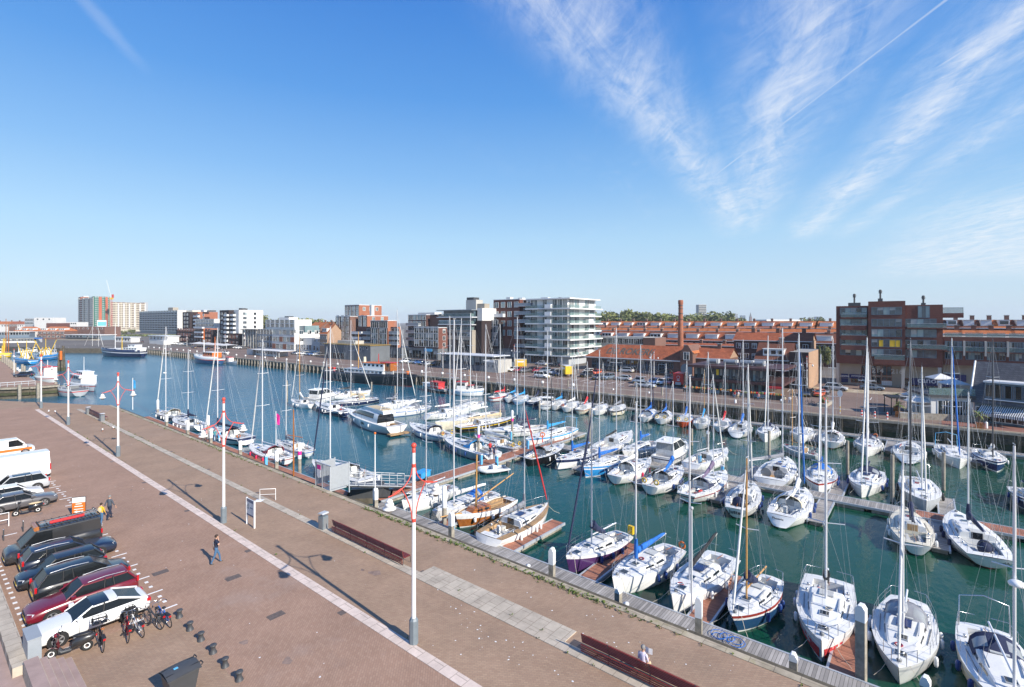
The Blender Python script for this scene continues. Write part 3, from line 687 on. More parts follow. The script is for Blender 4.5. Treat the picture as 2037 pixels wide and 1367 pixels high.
def sailboat(label, bow, stern, mx, mtop, hull_='gel', stripe='navy', anti='antiblue', cover='navycloth', hood=None, genoa='whitecloth', mast='alu', deck='deck', ws=.66, fl=None, L=None,
   sail='boom', fk='white', wheel=0, floor='deckgrey', boot=None, group='sailing yachts in the marina', br=None, tr=None, B=None, arch=False, boomdir=0., simple=False, stripek=None, cab='deck', name='sailing_yacht', flag=None, fb=1.1, boomup=0., buoy=None, beamk=None, radar=False):
 zd0 = WATER+fb
 b_, s_ = G(*bow, zd0), G(*stern, zd0)
 ax = (b_-s_); ax.z = 0; L0 = ax.length
 if L and abs(L0-L) > .01:
  if dep(b_) < dep(s_): s_ = b_-ax.normalized()*L
  else: b_ = s_+ax.normalized()*L
  L0 = L
 L = L0; c = (b_+s_)/2; hd = atan2(ax.y, ax.x)
 NB[0] += 1
 root = thing(name, label, 'sailboat', (c.x, c.y, WATER), hd, group)
 B = B or min(3.6, .62+L*.27)
 big = L > 8.5
 tr = tr if tr is not None else (-.5 if ws > .6 and big else .2); br = br if br is not None else (.35 if ws > .62 else .9)
 cock = (.06, .33, .60)
 mbh, mbd, hb, zd, X = hull(L, B, fb, ws, hull_, stripe, anti, deck, tr, br, cock, .48, floor, boot)
 mbh.build('hull', root); mbd.build('deck', root)
 mcab, wins, rz = cabin(L, hb, zd, X, .335, .74, .66, .36+.012*L, .16, cab, 'glassdark', 2 if not simple else 1)
 co = mcab.build('cabin', root)
 for wmb in wins: wmb.build('window', co)
 um = .57
 bestd = 1e9
 for i in range(61):
  u = .46+.26*i/60; p = Vector((X(u, 1), 0)); w_ = (c.x+p.x*cos(hd), c.y+p.x*sin(hd))
  d = abs(pxof(w_)-mx)+abs(u-.58)*4
  if d < bestd: bestd = d; um = u
 xm = X(um, 1); wm = (c.x+xm*cos(hd), c.y+xm*sin(hd)); dm = dep(wm)
 zt = zat(wm, mtop)-WATER; zb = rz(um)
 zt = max(zt, zb+4)
 off = 0
 rm = .034+.0028*(zt-zb)
 mb = MB(); mk = {'alu': 'alu', 'wood': 'spruce', 'dark': 'darkmast', 'white': 'white'}[mast]
 mb.tube([(xm, 0, zb-.05), (xm, 0, zb+(zt-zb)*.7), (xm-.03, 0, zt)], [(rm, rm*.75), (rm, rm*.75), (rm*.7, rm*.55)], mk, 8)
 mb.tube([(xm, 0, zt), (xm-.02, .0, zt+.45)], .012, 'darkgrey', 4); mb.box(xm-.25, xm+.1, -.012, .012, zt+.05, zt+.09, 'lightgrey')
 mo = mb.build('mast', root)
 sps = [.5] if zt-zb < 11 else [.38, .68]
 hw = hb(um)
 rig = MB(); sprd = []
 for f in sps:
  z = zb+(zt-zb)*f; wsp = hw*(.62 if f < .6 else .5)
  for s in (-1, 1):
   m2 = MB(); m2.tube([(xm, 0, z), (xm-.12, s*wsp, z+.06)], .03, 'alu', 5); m2.build('spreader', mo)
  sprd.append((z, wsp))
 wr = .009 if dm > 60 else .007
 for s in (-1, 1):
  pts = [(xm-.1, s*hw*.93, zd(um))]+[(xm-.12, s*wsp, z+.06) for z, wsp in sprd]+[(xm, 0, zb+(zt-zb)*.97)]
  rig.tube(pts, wr, 'wire', 4)
  rig.tube([(xm-.35, s*hw*.93, zd(um)), (xm, 0, zb+(zt-zb)*sps[0])], wr, 'wire', 4)
  if simple is False: rig.tube([(X(.02, 1), s*hb(.02)*.7, zd(0)), (xm-.05, 0, zt)], wr, 'wire', 4)
 if simple: rig.tube([(X(.01, 1), 0, zd(0)), (xm-.05, 0, zt)], wr, 'wire', 4)
 xb = X(.985, 1); zbw = zd(1)
 ftop = Vector((xm+.05, 0, zb+(zt-zb)*.95)); fbt = Vector((xb, 0, zbw+.15))
 rig.tube([fbt, ftop], wr, 'wire', 4); rig.build('rigging', root)
 if genoa:
  mb = MB(); pts = [fbt.lerp(ftop, t) for t in (.02, .1, .3, .6, .9, .97)]
  gr = .05+.003*(zt-zb)*.5
  mb.tube(pts, [gr*.6, gr*1.1, gr*1.2, gr*1.0, gr*.6, gr*.3], genoa, 7); mb.build('furled_sail', root)
 lb = (xm-X(.16, 1)); zbm = zb+.62
 e = Vector((xm-lb*cos(boomdir), lb*sin(boomdir), zbm+.12+boomup))
 mb = MB(); mb.tube([(xm-.08, 0, zbm), e], .055, mk, 7); bo = mb.build('boom', root)
 if cover:
  mb = MB()
  if sail == 'drop':
   bundle(mb, (xm-.1, 0, zbm+.5), (xm-lb*.55, 0, zbm-.3), .34, .16, cover, .1)
  elif sail == 'up':
   bundle(mb, (xm-.15, 0, zbm+.05), e, .20, .12, cover, .02)
  else:
   bundle(mb, (xm-.12, 0, zbm+.03), Vector((e.x+.15, e.y, e.z)), .27, .13, cover, .02)
   mb.tube([(xm-.02, 0, zbm-.25), (xm-.04, 0, zbm+.35), (xm-.02, 0, zbm+1.05)], [(.12, .12), (.17, .14), (.10, .10)], cover, 8)
  mb.build('sail_cover', bo)
 rig2 = MB(); rig2.tube([e, (X(.2, 1), 0, zd(.2))], .012, 'rope', 4)
 rig2.tube([e, (xm-.05, 0, zt)], wr, 'wire', 4); rig2.build('sheet', bo)
 ra = MB(); rr = .016
 pts = [(X(.86, 1), s_*hb(.86)*.95, zd(.86)+.6) for s_ in (1,)]+[(X(.95, 1), hb(.95)*.9, zd(.95)+.66), (X(1, 1)+.05, 0, zd(1)+.68), (X(.95, 1), -hb(.95)*.9, zd(.95)+.66), (X(.86, 1), -hb(.86)*.95, zd(.86)+.6)]
 ra.tube(pts, rr, 'steel', 5)
 for u in (.86, .95):
  for s in (-1, 1): ra.tube([(X(u, 1), s*hb(u)*.94, zd(u)), (X(u, 1), s*hb(u)*.94, zd(u)+.62)], rr, 'steel', 4)
 ra.tube([(X(.12, 1), hb(.12)*.95, zd(.12)+.62), (X(.012, 1), hb(0)*.92, zd(0)+.62), (X(.005, 1), hb(0)*.3, zd(0)+.62)], rr, 'steel', 5)
 ra.tube([(X(.12, 1), -hb(.12)*.95, zd(.12)+.62), (X(.012, 1), -hb(0)*.92, zd(0)+.62), (X(.005, 1), -hb(0)*.3, zd(0)+.62)], rr, 'steel', 5)
 for s in (-1, 1):
  for u in (.012, .12, .26, .4, .55, .7):
   ra.tube([(X(u, 1), s*hb(u)*.95, zd(u)), (X(u, 1), s*hb(u)*.95, zd(u)+.6)], rr*.8, 'steel', 4)
  for zz in (.34, .6):
   ra.tube([(X(u, 1), s*hb(u)*.95, zd(u)+zz) for u in (.012, .12, .26, .4, .55, .7, .86)], .007, 'wire', 4)
 ra.build('railing', root)
 if not simple:
  for u, sz in ((.83, .26), (.66, .24)):
   m2 = MB(); z = rz(u)+.012 if u < .74 else zd(u)+.06
   m2.box(X(u, 1)-sz, X(u, 1)+sz, -sz, sz, z-.06, z+.035, 'lightgrey'); m2.box(X(u, 1)-sz*.85, X(u, 1)+sz*.85, -sz*.85, sz*.85, z+.03, z+.045, 'glassdark'); m2.build('hatch', root)
  for s in (-1, 1):
   for u in (.2, .3):
    if 'winch' not in FEND: m2 = MB(); m2.lathe([(.09, 0), (.07, .06), (.08, .14), (.02, .15)], (0, 0, 0), 'steel', 8); FEND['winch'] = m2.mesh('winch')
    put('winch', FEND['winch'], root, (X(u, 1), s*hb(u)*.72, zd(u)+.03))
   m2 = MB(); m2.tube([(X(.36, 1), s*hb(.36)*.78, zd(.36)+.05), (X(.6, 1), s*hb(.6)*.74, zd(.6)+.05)], .018, 'darkgrey', 4); m2.build('jib_track', root)
   m2 = MB(); m2.box(X(.42, 1), X(.6, 1), s*hb(.5)*.44-.03, s*hb(.5)*.44+.03, rz(.5)-.0, rz(.5)+.05, 'varnish' if beamk else 'lightgrey'); m2.build('grab_rail', root)
  for q in range(rnd.randint(1, 3)):
   m2 = MB(); u = rnd.uniform(.1, .9); m2.torus((X(u, 1), rnd.uniform(-.5, .5)*hb(u), (rz(u) if u > .34 else zd(u)-.14)+.05), .16, .035, rnd.choice(('rope', 'rope', 'bluecloth', 'winecloth', 'whitecloth')), 'z', 12, 5); m2.build('coiled_line', root)
  if NB[0] % 3 == 0: m2 = MB(); u = .44; m2.box(X(u, 1), X(u, 1)+.9, -.32, .32, rz(u)+.03, rz(u)+.06, 'darkblue'); m2.build('solar_panel', root)
  if NB[0] % 4 == 1: m2 = MB(); m2.ball((X(.22, 1), -hb(.2)*.35, zd(.2)-.12), .3, rnd.choice(('navycloth', 'redcloth', 'tancloth')), 7, (1.4, .7, .6)); m2.build('sail_bag', root)
  m2 = MB(); m2.lathe([(.1, 0), (.12, .1), (.05, .16)], (X(.93, 1), 0, zd(.93)+.05), 'midgrey', 8); m2.build('windlass', root)
  m2 = MB(); u = .335; z0 = zd(u)-.4; m2.box(X(u, 1)-.03, X(u, 1)+.01, -.33, .33, z0, rz(.36)+.02, 'vinyl' if hood else ('teak' if ws < .6 else 'glassdark')); m2.build('companionway', root)
  m2 = MB(); m2.box(X(.345, 1), X(.345, 1)+.7, -.36, .36, rz(.38)-.01, rz(.38)+.05, 'deckgrey' if cab == 'deck' else 'deck'); m2.build('sliding_hatch', root)
 if wheel:
  for q in ((0,) if wheel == 1 else (-1, 1)):
   m2 = MB(); y = q*hb(.13)*.38; R_ = .42 if wheel == 1 else .5; z = zd(.13)+.25
   m2.torus((X(.13, 1), y, z), R_, .022, 'darkgrey', 'x', 18, 5)
   for a in range(5): m2.tube([(X(.13, 1), y, z), (X(.13, 1), y+R_*cos(a*1.2566), z+R_*sin(a*1.2566))], .012, 'steel', 4)
   m2.box(X(.13, 1)+.04, X(.13, 1)+.28, y-.14, y+.14, zd(.13)-.48, z+.15, 'deck');
   if wheel == 3:
    m2.lathe([(R_, 0), (R_*.5, .03), (.02, .05)], (0, 0, 0), 'midgrey', 14)
   m2.build('steering_wheel', root)
   if wheel == 2 and big and flag == 'cov':
    m3 = MB(); P = [(X(.13, 1)-.03, y+R_*1.02*cos(a*pi/9), z+R_*1.02*sin(a*pi/9)) for a in range(18)]; m3.face(P, 'midgrey'); m3.build('wheel_cover', root)
 else:
  m2 = MB(); m2.tube([(X(.03, 1), 0, zd(.03)+.1), (X(.17, 1), .06, zd(.15)+.22)], .025, 'varnish', 5); m2.build('tiller', root)
 if hood:
  m2 = MB(); rows = []; ua, ub = .30, .43; wz = hb(.36)*.66
  for i in range(5):
   t = i/4; x = X(ua+(ub-ua)*t, 1); h = (.95-.55*t**1.6)*(.75+.02*L); z0 = zd(.36)+.1
   rows.append([(x, wz*cos(pi*j/8), z0+h*sin(pi*j/8)**.75) for j in range(9)])
  m2.grid(rows, hood, mf=lambda i, j: 'vinyl' if i in (1, 2) and j in (1, 2, 5, 6) else hood)
  m2.tube(rows[0], .03, hood, 5)
  m2.build('sprayhood', root)
 if arch:
  m2 = MB(); z = zd(.04)
  m2.tube([(X(.05, 1), hb(.05)*.9, z), (X(.03, 1), hb(.05)*.85, z+1.6), (X(.03, 1), 0, z+1.85), (X(.03, 1), -hb(.05)*.85, z+1.6), (X(.05, 1), -hb(.05)*.9, z)], .035, arch if isinstance(arch, str) else 'steel', 6); m2.build('stern_arch', root)
 if radar:
  m2 = MB(); z = zb+(zt-zb)*.45; m2.lathe([(.05, -.1), (.28, -.08), (.3, .02), (.2, .12), (.02, .14)], (xm+.35, 0, z), 'white', 12); m2.box(xm, xm+.35, -.04, .04, z-.12, z-.08, 'lightgrey'); m2.build('radar_dome', root)
 if buoy:
  for s in ((-1, 1) if buoy == 'yellow' else (1,)):
   m2 = MB(); m2.torus((X(.02, 1), s*hb(.02)*.7, zd(0)+.42), .22, .07, buoy, 'x', 14, 6); m2.build('life_buoy', root)
 if isinstance(flag, tuple):
  m2 = MB(); x = X(.005, 1); m2.tube([(x, hb(0)*.5, zd(0)+.3), (x-.35, hb(0)*.5, zd(0)+1.5)], .014, 'varnish', 4)
  for i, fc in enumerate(flag):
   z = zd(0)+1.42-i*.15; m2.grid([[(x-.33+i*.045, hb(0)*.5, z), (x-.42+i*.045, hb(0)*.5+.12, z-.18), (x-.38+i*.045, hb(0)*.5+.2, z-.42)], [(x-.29+i*.045, hb(0)*.5, z-.15), (x-.38+i*.045, hb(0)*.5+.12, z-.33), (x-.34+i*.045, hb(0)*.5+.2, z-.57)]], fc)
  m2.build('ensign', root)
 nf = fl if fl is not None else (2 if simple else 3)
 for s in (-1, 1):
  for q in range(nf):
   u = .2+.5*(q+.5)/nf+rnd.uniform(-.05, .05); fender(root, X(u, 1), s*(hb(u)+.1), zd(u)-.12, fk, .12 if fk != 'white' else .1)
 for s in (-1, 1):
  m2 = MB(); P0 = Vector((X(.93, 1), s*hb(.93), zd(.93))); P1 = Vector((X(.93, 1)+rnd.uniform(.5, 1.1), s*(hb(.93)+rnd.uniform(.4, .9)), .48))
  m2.tube([P0, P0.lerp(P1, .5)-Vector((0, 0, .12)), P1], .014, 'rope', 4); m2.build('mooring_line', root)
 return root, (hb, zd, X, L, B)
Y = sailboat
r, f = Y('white yacht with a purple hull, navy furled sails and a yellow stern bag', (1126, 1112), (1242, 1059), 1177, 815, 'purplehull', 'purplehull', 'white', 'navycloth', genoa='navycloth', sail='drop', boot='white', fk='fenderblue', ws=.7)
m2 = MB(); m2.box(f[2](.02, 1)-.12, f[2](.02, 1)+.12, .5, .95, f[1](0)+.25, f[1](0)+.85, 'yellow'); m2.build('rescue_bag', r)
letter('Bel', .34, 'white', r, (f[2](.87, .5), -f[0](.87)*.97, f[1](.8)*.5), (1, .22, 0), (0, 0, 1))
r, f = Y('white yacht with a bright blue boom cover and pale blue aft side decks', (1218, 1155), (1342, 1086), 1265, 802, 'gel', 'white', 'antiblack', 'bluecloth', genoa=None, ws=.72, fk='fenderblue', boomup=.25, buoy='orange')
letter('J2', .4, 'red', r, (f[2](.9, .5), -f[0](.9)*.98, f[1](.8)*.5), (1, .25, 0), (0, 0, 1))
r, f = Y('white racing yacht with a black boom cover raised high above an open deck', (1336, 1190), (1440, 1102), 1372, 749, 'gel', 'white', 'antiblack', 'blackcloth', genoa=None, ws=.85, boomup=.9, sail='up')
Y('small yacht with a steel blue hull, wooden mast and loose navy sail', (1456, 1232), (1535, 1146), 1485, 912, 'steelblue', 'white', 'antired', 'navycloth', mast='wood', ws=.6, boot='antired', sail='drop', fk='fenderblue', simple=False)
r, f = Y('white racing yacht with red flashes on the bow and a black furled mainsail', (1634, 1282), (1649, 1150), 1644, 795, 'gel', 'white', 'antired', 'blackcloth', genoa=None, ws=.9, L=8.2, B=3.0, sail='drop', flag=None)
for s in (-1, 1):
 m2 = MB(); hb, zd, X = f[0], f[1], f[2]
 P = [[(X(u, zz), s*(hb(u)*(.9+.1*zz-(.16*(1-zz))*max(0, u-.5)*1.6)+.015), zd(u)*zz) for u in (.52, .62, .72, .8, .88, .95, .985)] for zz in (.12, .3, .45, .58)]
 for i in range(3): m2.grid([P[i], P[i+1]], 'redcloth', skip=lambda a, j, i=i: (j < 1+i*.7) or (i == 1 and 2 <= j < 4))
 m2.build('red_flash', r)
Y('white yacht with a furled white genoa beside the tall dark pile', (1787, 1336), (1805, 1206), 1796, 905, 'gel', 'lightgrey', 'antigreen', 'whitecloth', hood='greycloth', ws=.6, L=8.4, sail='drop')
Y('large white yacht with a navy dodger and radar on its mast', (2052, 1452), (1950, 1236), 2018, 887, 'cream', 'lightgrey', 'antiblue', None, hood='navycloth', genoa=None, ws=.72, fk='fenderblue', radar=True, arch=True)
Y('yacht with a dark navy hull and blue fenders cut by the picture edge', (2090, 1010), (2022, 968), 2075, 700, 'navy', 'white', 'antired', 'navycloth', fk='fenderblue')
Y('white yacht with a blue line and bright blue sail cover, bow towards the harbour arm', (1106, 918), (1186, 893), 1138, 711, 'gel', 'navy', 'antiblack', 'bluecloth', genoa=None, boot='navy', ws=.66)
Y('yacht with a bright blue hull and a blue sail cover', (1161, 932), (1244, 906), 1192, 698, 'bluehull', 'white', 'antiblack', 'bluecloth', genoa='navycloth', ws=.68, boot='bluehull')
Y('white yacht with a rounded stern, white sprayhood and red fenders', (1294, 912), (1222, 945), 1267, 762, 'gel', 'white', 'antired', 'whitecloth', hood='whitecloth', genoa=None, fk='fenderred', ws=.6)
Y('white yacht with two yellow lifebuoys and a blue side cloth', (1356, 928), (1292, 965), 1339, 760, 'gel', 'white', 'antiblue', 'bluecloth', hood='blackcloth', buoy='yellow', sail='drop', ws=.6, fk='fenderblue', genoa=None)
Y('white yacht with red brown lines and a mauve sail cover', (1443, 938), (1364, 982), 1419, 747, 'gel', 'winecloth', 'antiblack', 'mauvecloth', hood='navycloth', ws=.55, buoy='white', tr=.5, sail='drop')
r, f = Y('rounded white yacht with a dark blue wheel cover and name on the stern', (1507, 945), (1464, 1010), 1491, 725, 'gel', 'white', 'antigreen', 'navycloth', genoa='whitecloth', sail='drop', ws=.62, fk='fenderblue', cab='deck', floor='teak', B=2.9, L=8.4, tr=.35)
m2 = MB(); m2.ball((f[2](.14, 1), 0, f[1](.1)+.2), .55, 'navycloth', 12, (.5, 1, 1)); m2.build('wheel_cover', r)
letter('Jutter', .5, 'black', r, (f[2](0, .62)-.16, 0, f[1](0)*.66), (0, -1, 0), (-.3, 0, 1))
r, f = Y('white yacht with an angular stern and a loose cream sail hanging from its mast', (1606, 968), (1551, 1026), 1592, 665, 'gel', 'white', 'antigreen', 'whitecloth', genoa='bluecloth', sail='drop', ws=.74, fk='fenderblue', hood='cream2', wheel=1, L=9.2, B=3.15)
letter('Phoenix', .28, 'darkgrey', r, (f[2](0, .72)-.17, .2, f[1](0)*.72), (0, -1, 0), (0, 0, 1))
Y('white yacht with an open cream cockpit and a navy sail cover', (1797, 1003), (1824, 1080), 1811, 675, 'gel', 'white', 'antiblue', 'navycloth', genoa=None, mast='dark', deck='cream', cab='deck', ws=.58, sail='drop', L=8.2, tr=.3)
r, f = Y('white yacht with wide sugar scoop stern and navy wheel cover', (1900, 1020), (1972, 1106), 1926, 781, 'gel', 'white', 'antired', 'navycloth', genoa=None, ws=.8, fk='navycloth', wheel=1, L=9.6, B=3.3, tr=.45)
m2 = MB(); m2.ball((f[2](.15, 1), 0, f[1](.1)+.15), .55, 'navycloth', 12, (.7, .8, 1.)); m2.build('wheel_cover', r)
letter('LIBRA', .32, 'midgrey', r, (f[2](0, .62)-.12, -.6, f[1](0)*.7), (0, -1, 0), (-.4, 0, 1))
r, f = Y('white racing yacht with two black steering wheels and a grey boom bundle', (1575, 899), (1531, 952), 1558, 653, 'gel', 'white', 'antiblack', 'greycloth', genoa=None, sail='boom', ws=.92, wheel=2, flag='cov', floor='teak', L=10.2, B=3.6, boomdir=.5, tr=-.2)
Y('white yacht with red waterline, bright blue sprayhood and bow towards us', (1628, 966), (1641, 905), 1634, 705, 'gel', 'white', 'antired', 'bluecloth', hood='bluecloth', sail='drop', boot='antired', fk='fenderblue', L=8.8, B=3.1)
Y('low pale green sloop with people sitting in it', (1556, 885), (1628, 905), 1576, 773, 'greyhull', 'white', 'antigreen', None, genoa=None, mast='wood', ws=.5, fb=.8, fl=0)
Y('white yacht with a navy sprayhood and navy boom cover, bow to the walkway', (1713, 970), (1744, 915), 1726, 672, 'gel', 'white', 'antiblue', 'navycloth', hood='navycloth', ws=.75, fk='fenderblue', L=8.8, B=3.2, sail='up')
Y('tall white yacht with grey flat sides, bow to the red walkway', (1843, 1000), (1812, 930), 1834, 730, 'greyhull', 'greyhull', 'antiblack', None, ws=.75, arch=True, fk='black', L=9.8, B=3.3)
Y('white racing yacht with a black curved boom bundle', (1256, 858), (1190, 892), 1226, 653, 'gel', 'white', 'antiblack', 'blackcloth', genoa=None, ws=.82, boomup=-.1, sail='up')
Y('white yacht with a short bright blue boom cover behind the motor cruiser', (1238, 900), (1306, 876), 1274, 687, 'gel', 'white', 'antiblue', 'bluecloth', genoa=None, ws=.62)
Y('plain white yacht with a pale wooden tiller beside a grey pile', (1446, 893), (1370, 922), 1393, 702, 'gel', 'white', 'antigreen', None, genoa=None, ws=.7)
fg = 'yachts along the far quay'
Y('white yacht with a navy sprayhood, bow towards us, by the far quay', (1726, 893), (1731, 850), 1729, 700, 'gel', 'white', 'antiblue', None, hood='navycloth', L=9.0, B=3.1, group=fg, buoy='orange')
Y('white yacht with a red ensign in its open cockpit', (1811, 860), (1806, 906), 1809, 760, 'gel', 'white', 'antiblue', None, wheel=1, L=9.0, B=3.3, ws=.78, group=fg, genoa=None, flag=('red', 'white', 'fenderblue'))
Y('white yacht with a furled blue genoa and a blue bimini frame', (1910, 916), (1858, 860), 1893, 673, 'gel', 'white', 'antiblue', None, genoa='bluecloth', arch='signblue', L=9.6, B=3.2, group=fg, ws=.75)
Y('dark blue racing yacht with a white sail bundle at its mast', (1984, 922), (1945, 882), 1975, 676, 'darkblue', 'white', 'antired', 'whitecloth', genoa=None, mast='dark', sail='drop', L=8.6, group=fg, ws=.75)
Y('white yacht with a white boom cover, stern towards us, at the far quay', (1660, 850), (1653, 878), 1659, 672, 'gel', 'white', 'antired', 'whitecloth', genoa=None, L=8.4, sail='drop', group=fg, hood='whitecloth', ws=.7)
Y('white yacht with dark furled sail, bow towards us, beside the open sloop', (1592, 869), (1606, 836), 1597, 715, 'gel', 'white', 'antiblack', None, genoa=None, mast='dark', L=8.8, group=fg)
Y('white yacht with a navy sprayhood and narrow pointed bow by the far quay', (1521, 866), (1542, 832), 1529, 668, 'gel', 'white', 'antigreen', None, hood='navycloth', L=8.8, group=fg)
Y('broad white yacht with blue sail bag hanging at the mast', (1490, 831), (1464, 858), 1481, 676, 'gel', 'lightgrey', 'antiblue', 'bluecloth', genoa=None, sail='drop', ws=.8, L=9, group=fg)
Y('small white yacht with a red sail bag at the mast', (1452, 829), (1431, 848), 1443, 721, 'gel', 'white', 'antiblack', 'redcloth', genoa=None, sail='drop', L=7., simple=True, group=fg)
Y('small white yacht with a blue sail bag and a tan mast', (1411, 823), (1390, 842), 1402, 736, 'gel', 'white', 'antiblue', 'skycloth', genoa=None, mast='wood', sail='drop', L=7., simple=True, group=fg)
Y('small yacht with a bright orange red hull', (1375, 818), (1357, 838), 1368, 718, 'orangehull', 'orangehull', 'orangehull', 'bluecloth', genoa=None, sail='drop', L=7.2, simple=True, group=fg, boot='orangehull', buoy='yellow')
Y('white yacht with a blue sail cover and dark sprayhood next to the orange hull', (1335, 813), (1314, 833), 1329, 724, 'gel', 'white', 'antiblack', 'bluecloth', hood='blackcloth', genoa=None, L=7.8, simple=True, group=fg, buoy='yellow')
Y('white yacht with two blue covers, first of the blue covered row', (1309, 810), (1280, 829), 1298, 704, 'gel', 'white', 'antiblue', 'bluecloth', hood='bluecloth', genoa='navycloth', L=7.8, simple=True, group=fg)
Y('small double ended yacht with a black bottom and grey cover', (1246, 803), (1218, 817), 1235, 730, 'cream', 'blackhull', 'blackhull', 'greycloth', genoa=None, L=7.6, ws=.3, simple=True, group=fg, boot='blackhull')
Y('small white yacht between the cream and the black bottomed boats', (1212, 801), (1184, 816), 1209, 722, 'gel', 'white', 'antiblue', None, genoa=None, L=7.4, simple=True, group=fg)
Y('small cream yacht with a dark red sail bag', (1182, 799), (1152, 814), 1177, 720, 'cream', 'winecloth', 'cream', 'redcloth', genoa=None, L=7.4, simple=True, sail='drop', group=fg)
Y('small white yacht with an orange lifebuoy and white sail bag', (1157, 796), (1125, 810), 1150, 712, 'gel', 'white', 'antiblue', 'whitecloth', genoa='whitecloth', L=7.4, simple=True, group=fg, buoy='orange')
Y('small white yacht with a blue sail bag beside the motor boat', (1130, 793), (1101, 806), 1123, 709, 'gel', 'white', 'antiblack', 'skycloth', genoa=None, L=7.2, simple=True, group=fg)
Y('small navy hulled yacht with a navy sail cover', (1086, 786), (1055, 799), 1074, 720, 'navy', 'white', 'antiblack', 'navycloth', genoa=None, L=7.2, simple=True, mast='dark', sail='drop', group=fg)
Y('small pale blue hulled yacht with a blue sail cover', (1056, 784), (1027, 796), 1052, 708, 'palebluehull', 'white', 'palebluehull', 'skycloth', genoa=None, L=7.2, simple=True, group=fg)
Y('small white yacht with two blue covers near the red hulled yacht', (1036, 781), (1010, 792), 1028, 712, 'gel', 'white', 'antiblue', 'skycloth', hood='skycloth', genoa=None, L=7., simple=True, group=fg)
Y('small red and white yacht with a pink red cover', (1011, 783), (976, 790), 1009, 706, 'gel', 'redhull', 'redhull', 'redcloth', genoa=None, L=7.2, simple=True, group=fg, boot='redhull', hood='whitecloth')
mg = 'yachts at the gangway pontoon'
Y('grey white yacht with a sky blue sprayhood and two people on its stern', (883, 869), (986, 903), 917, 668, 'greyhull', 'greyhull', 'antiblack', None, hood='skycloth', genoa=None, fk='fenderblue', ws=.78, group=mg)
Y('white yacht with a varnished cabin edge behind the grey white yacht', (944, 866), (1029, 889), 959, 646, 'gel', 'navy', 'antiblack', 'whitecloth', genoa=None, ws=.5, tr=.6, group=mg, buoy='yellow', cab='deck', beamk=1)
r, f = Y('long white yacht with a navy cover, black stripe and a green emblem', (958, 857), (1086, 846), 1035, 632, 'gel', 'navy', 'antired', 'navycloth', hood='navycloth', genoa=None, group=mg, ws=.5)
for s in (-1, 1):
 m2 = MB(); m2.ball((f[2](.62, .5), s*f[0](.62)*.985, f[1](.5)*.45), .28, 'antigreen', 10, (1.4, .12, .7)); m2.build('emblem', r)
Y('big white yacht with a cyan waterline and sky blue boom cover', (1046, 876), (1142, 848), 1089, 659, 'gel', 'white', 'skycloth', 'skycloth', genoa=None, group=mg, ws=.62, boot='skycloth', arch='signblue', fb=1.25)
Y('small yacht with a black hull, dark mast and orange teak trim', (1122, 884), (1049, 911), 1097, 749, 'blackhull', 'blackhull', 'antiblack', 'greycloth', mast='dark', genoa=None, group=mg, ws=.45, floor='teak', hood='blackcloth', boot='blackhull')
Y('yacht with a black hull, yellow rail and a cream sail bag', (1026, 830), (908, 848), 1015, 646, 'blackhull', 'yellow', 'antiblack', 'tancloth', genoa=None, group=mg, ws=.55, floor='teak')
Y('big cream hulled yacht with a wide white boom', (866, 842), (992, 818), 952, 624, 'cream', 'cream', 'antiblack', 'whitecloth', genoa=None, group=mg, ws=.7, fb=1.3, mast='white', sail='up')
Y('white yacht whose boom points over the motor yacht', (935, 811), (846, 824), 895, 630, 'gel', 'white', 'antiblue', 'whitecloth', genoa=None, group=mg, mast='white', sail='up', ws=.66)
Y('white yacht with a grey boom cover and two slanting stays', (900, 812), (962, 798), 915, 634, 'gel', 'white', 'antiblue', 'greycloth', genoa='whitecloth', group=mg, sail='up')
Y('white yacht with blue stripe, white fenders and an orange and a blue buoy', (815, 842), (892, 866), 846, 691, 'gel', 'bluecloth', 'white', None, hood='navycloth', genoa=None, group=mg, ws=.6, tr=.4, buoy='yellow')
Y('long white yacht with a thin blue stripe behind the motor yacht', (768, 820), (852, 806), 801, 657, 'gel', 'bluecloth', 'white', 'whitecloth', genoa=None, group=mg, hood='greycloth', ws=.6, arch=True)
Y('yacht with a very tall grey mast and dark grey sail bag', (828, 795), (752, 806), 776, 617, 'gel', 'white', 'antiblack', 'greycloth', genoa='whitecloth', group=mg, sail='drop')
Y('long navy hulled yacht with a tan boom cover and bright blue dinghy covers', (655, 801), (752, 790), 698, 638, 'navy', 'white', 'antired', 'tancloth', hood='tancloth', genoa=None, group=mg, boomup=-.1)
Y('navy hulled yacht with a Dutch ensign behind the bow of the motor yacht', (628, 800), (688, 818), 650, 690, 'navy', 'white', 'antired', None, genoa='whitecloth', group=mg, flag=('red', 'white', 'fenderblue'))
Y('small white yacht with fenders by the wide dark pile', (580, 795), (620, 803), 596, 667, 'gel', 'white', 'white', 'whitecloth', genoa='whitecloth', group=mg, sail='drop', ws=.6, mast='wood')
Y('white yacht with a black boom cover behind the tan covered one', (738, 777), (658, 786), 690, 660, 'gel', 'white', 'antiblue', 'blackcloth', genoa='whitecloth', group=mg, arch=True)
ag = 'yachts alongside the quay'
Y('yacht at the end of the quay with a radar dome and a German flag', (311, 817), (366, 827), 330, 650, 'navy', 'white', 'antiblue', None, genoa='whitecloth', group=ag, radar=True, hood='cream2', flag=('black', 'red', 'yellow'), beamk=1)
Y('grey white yacht with a navy boom cover and a tall white mast', (346, 832), (403, 845), 378, 695, 'greyhull', 'white', 'antiblack', 'navycloth', genoa=None, group=ag)
Y('yacht with a navy hull, white topsides and an orange horseshoe buoy', (408, 850), (494, 871), 433, 652, 'gel', 'navy', 'navy', 'navycloth', hood='navycloth', genoa='whitecloth', group=ag, boot='navy', buoy='orange', ws=.78)
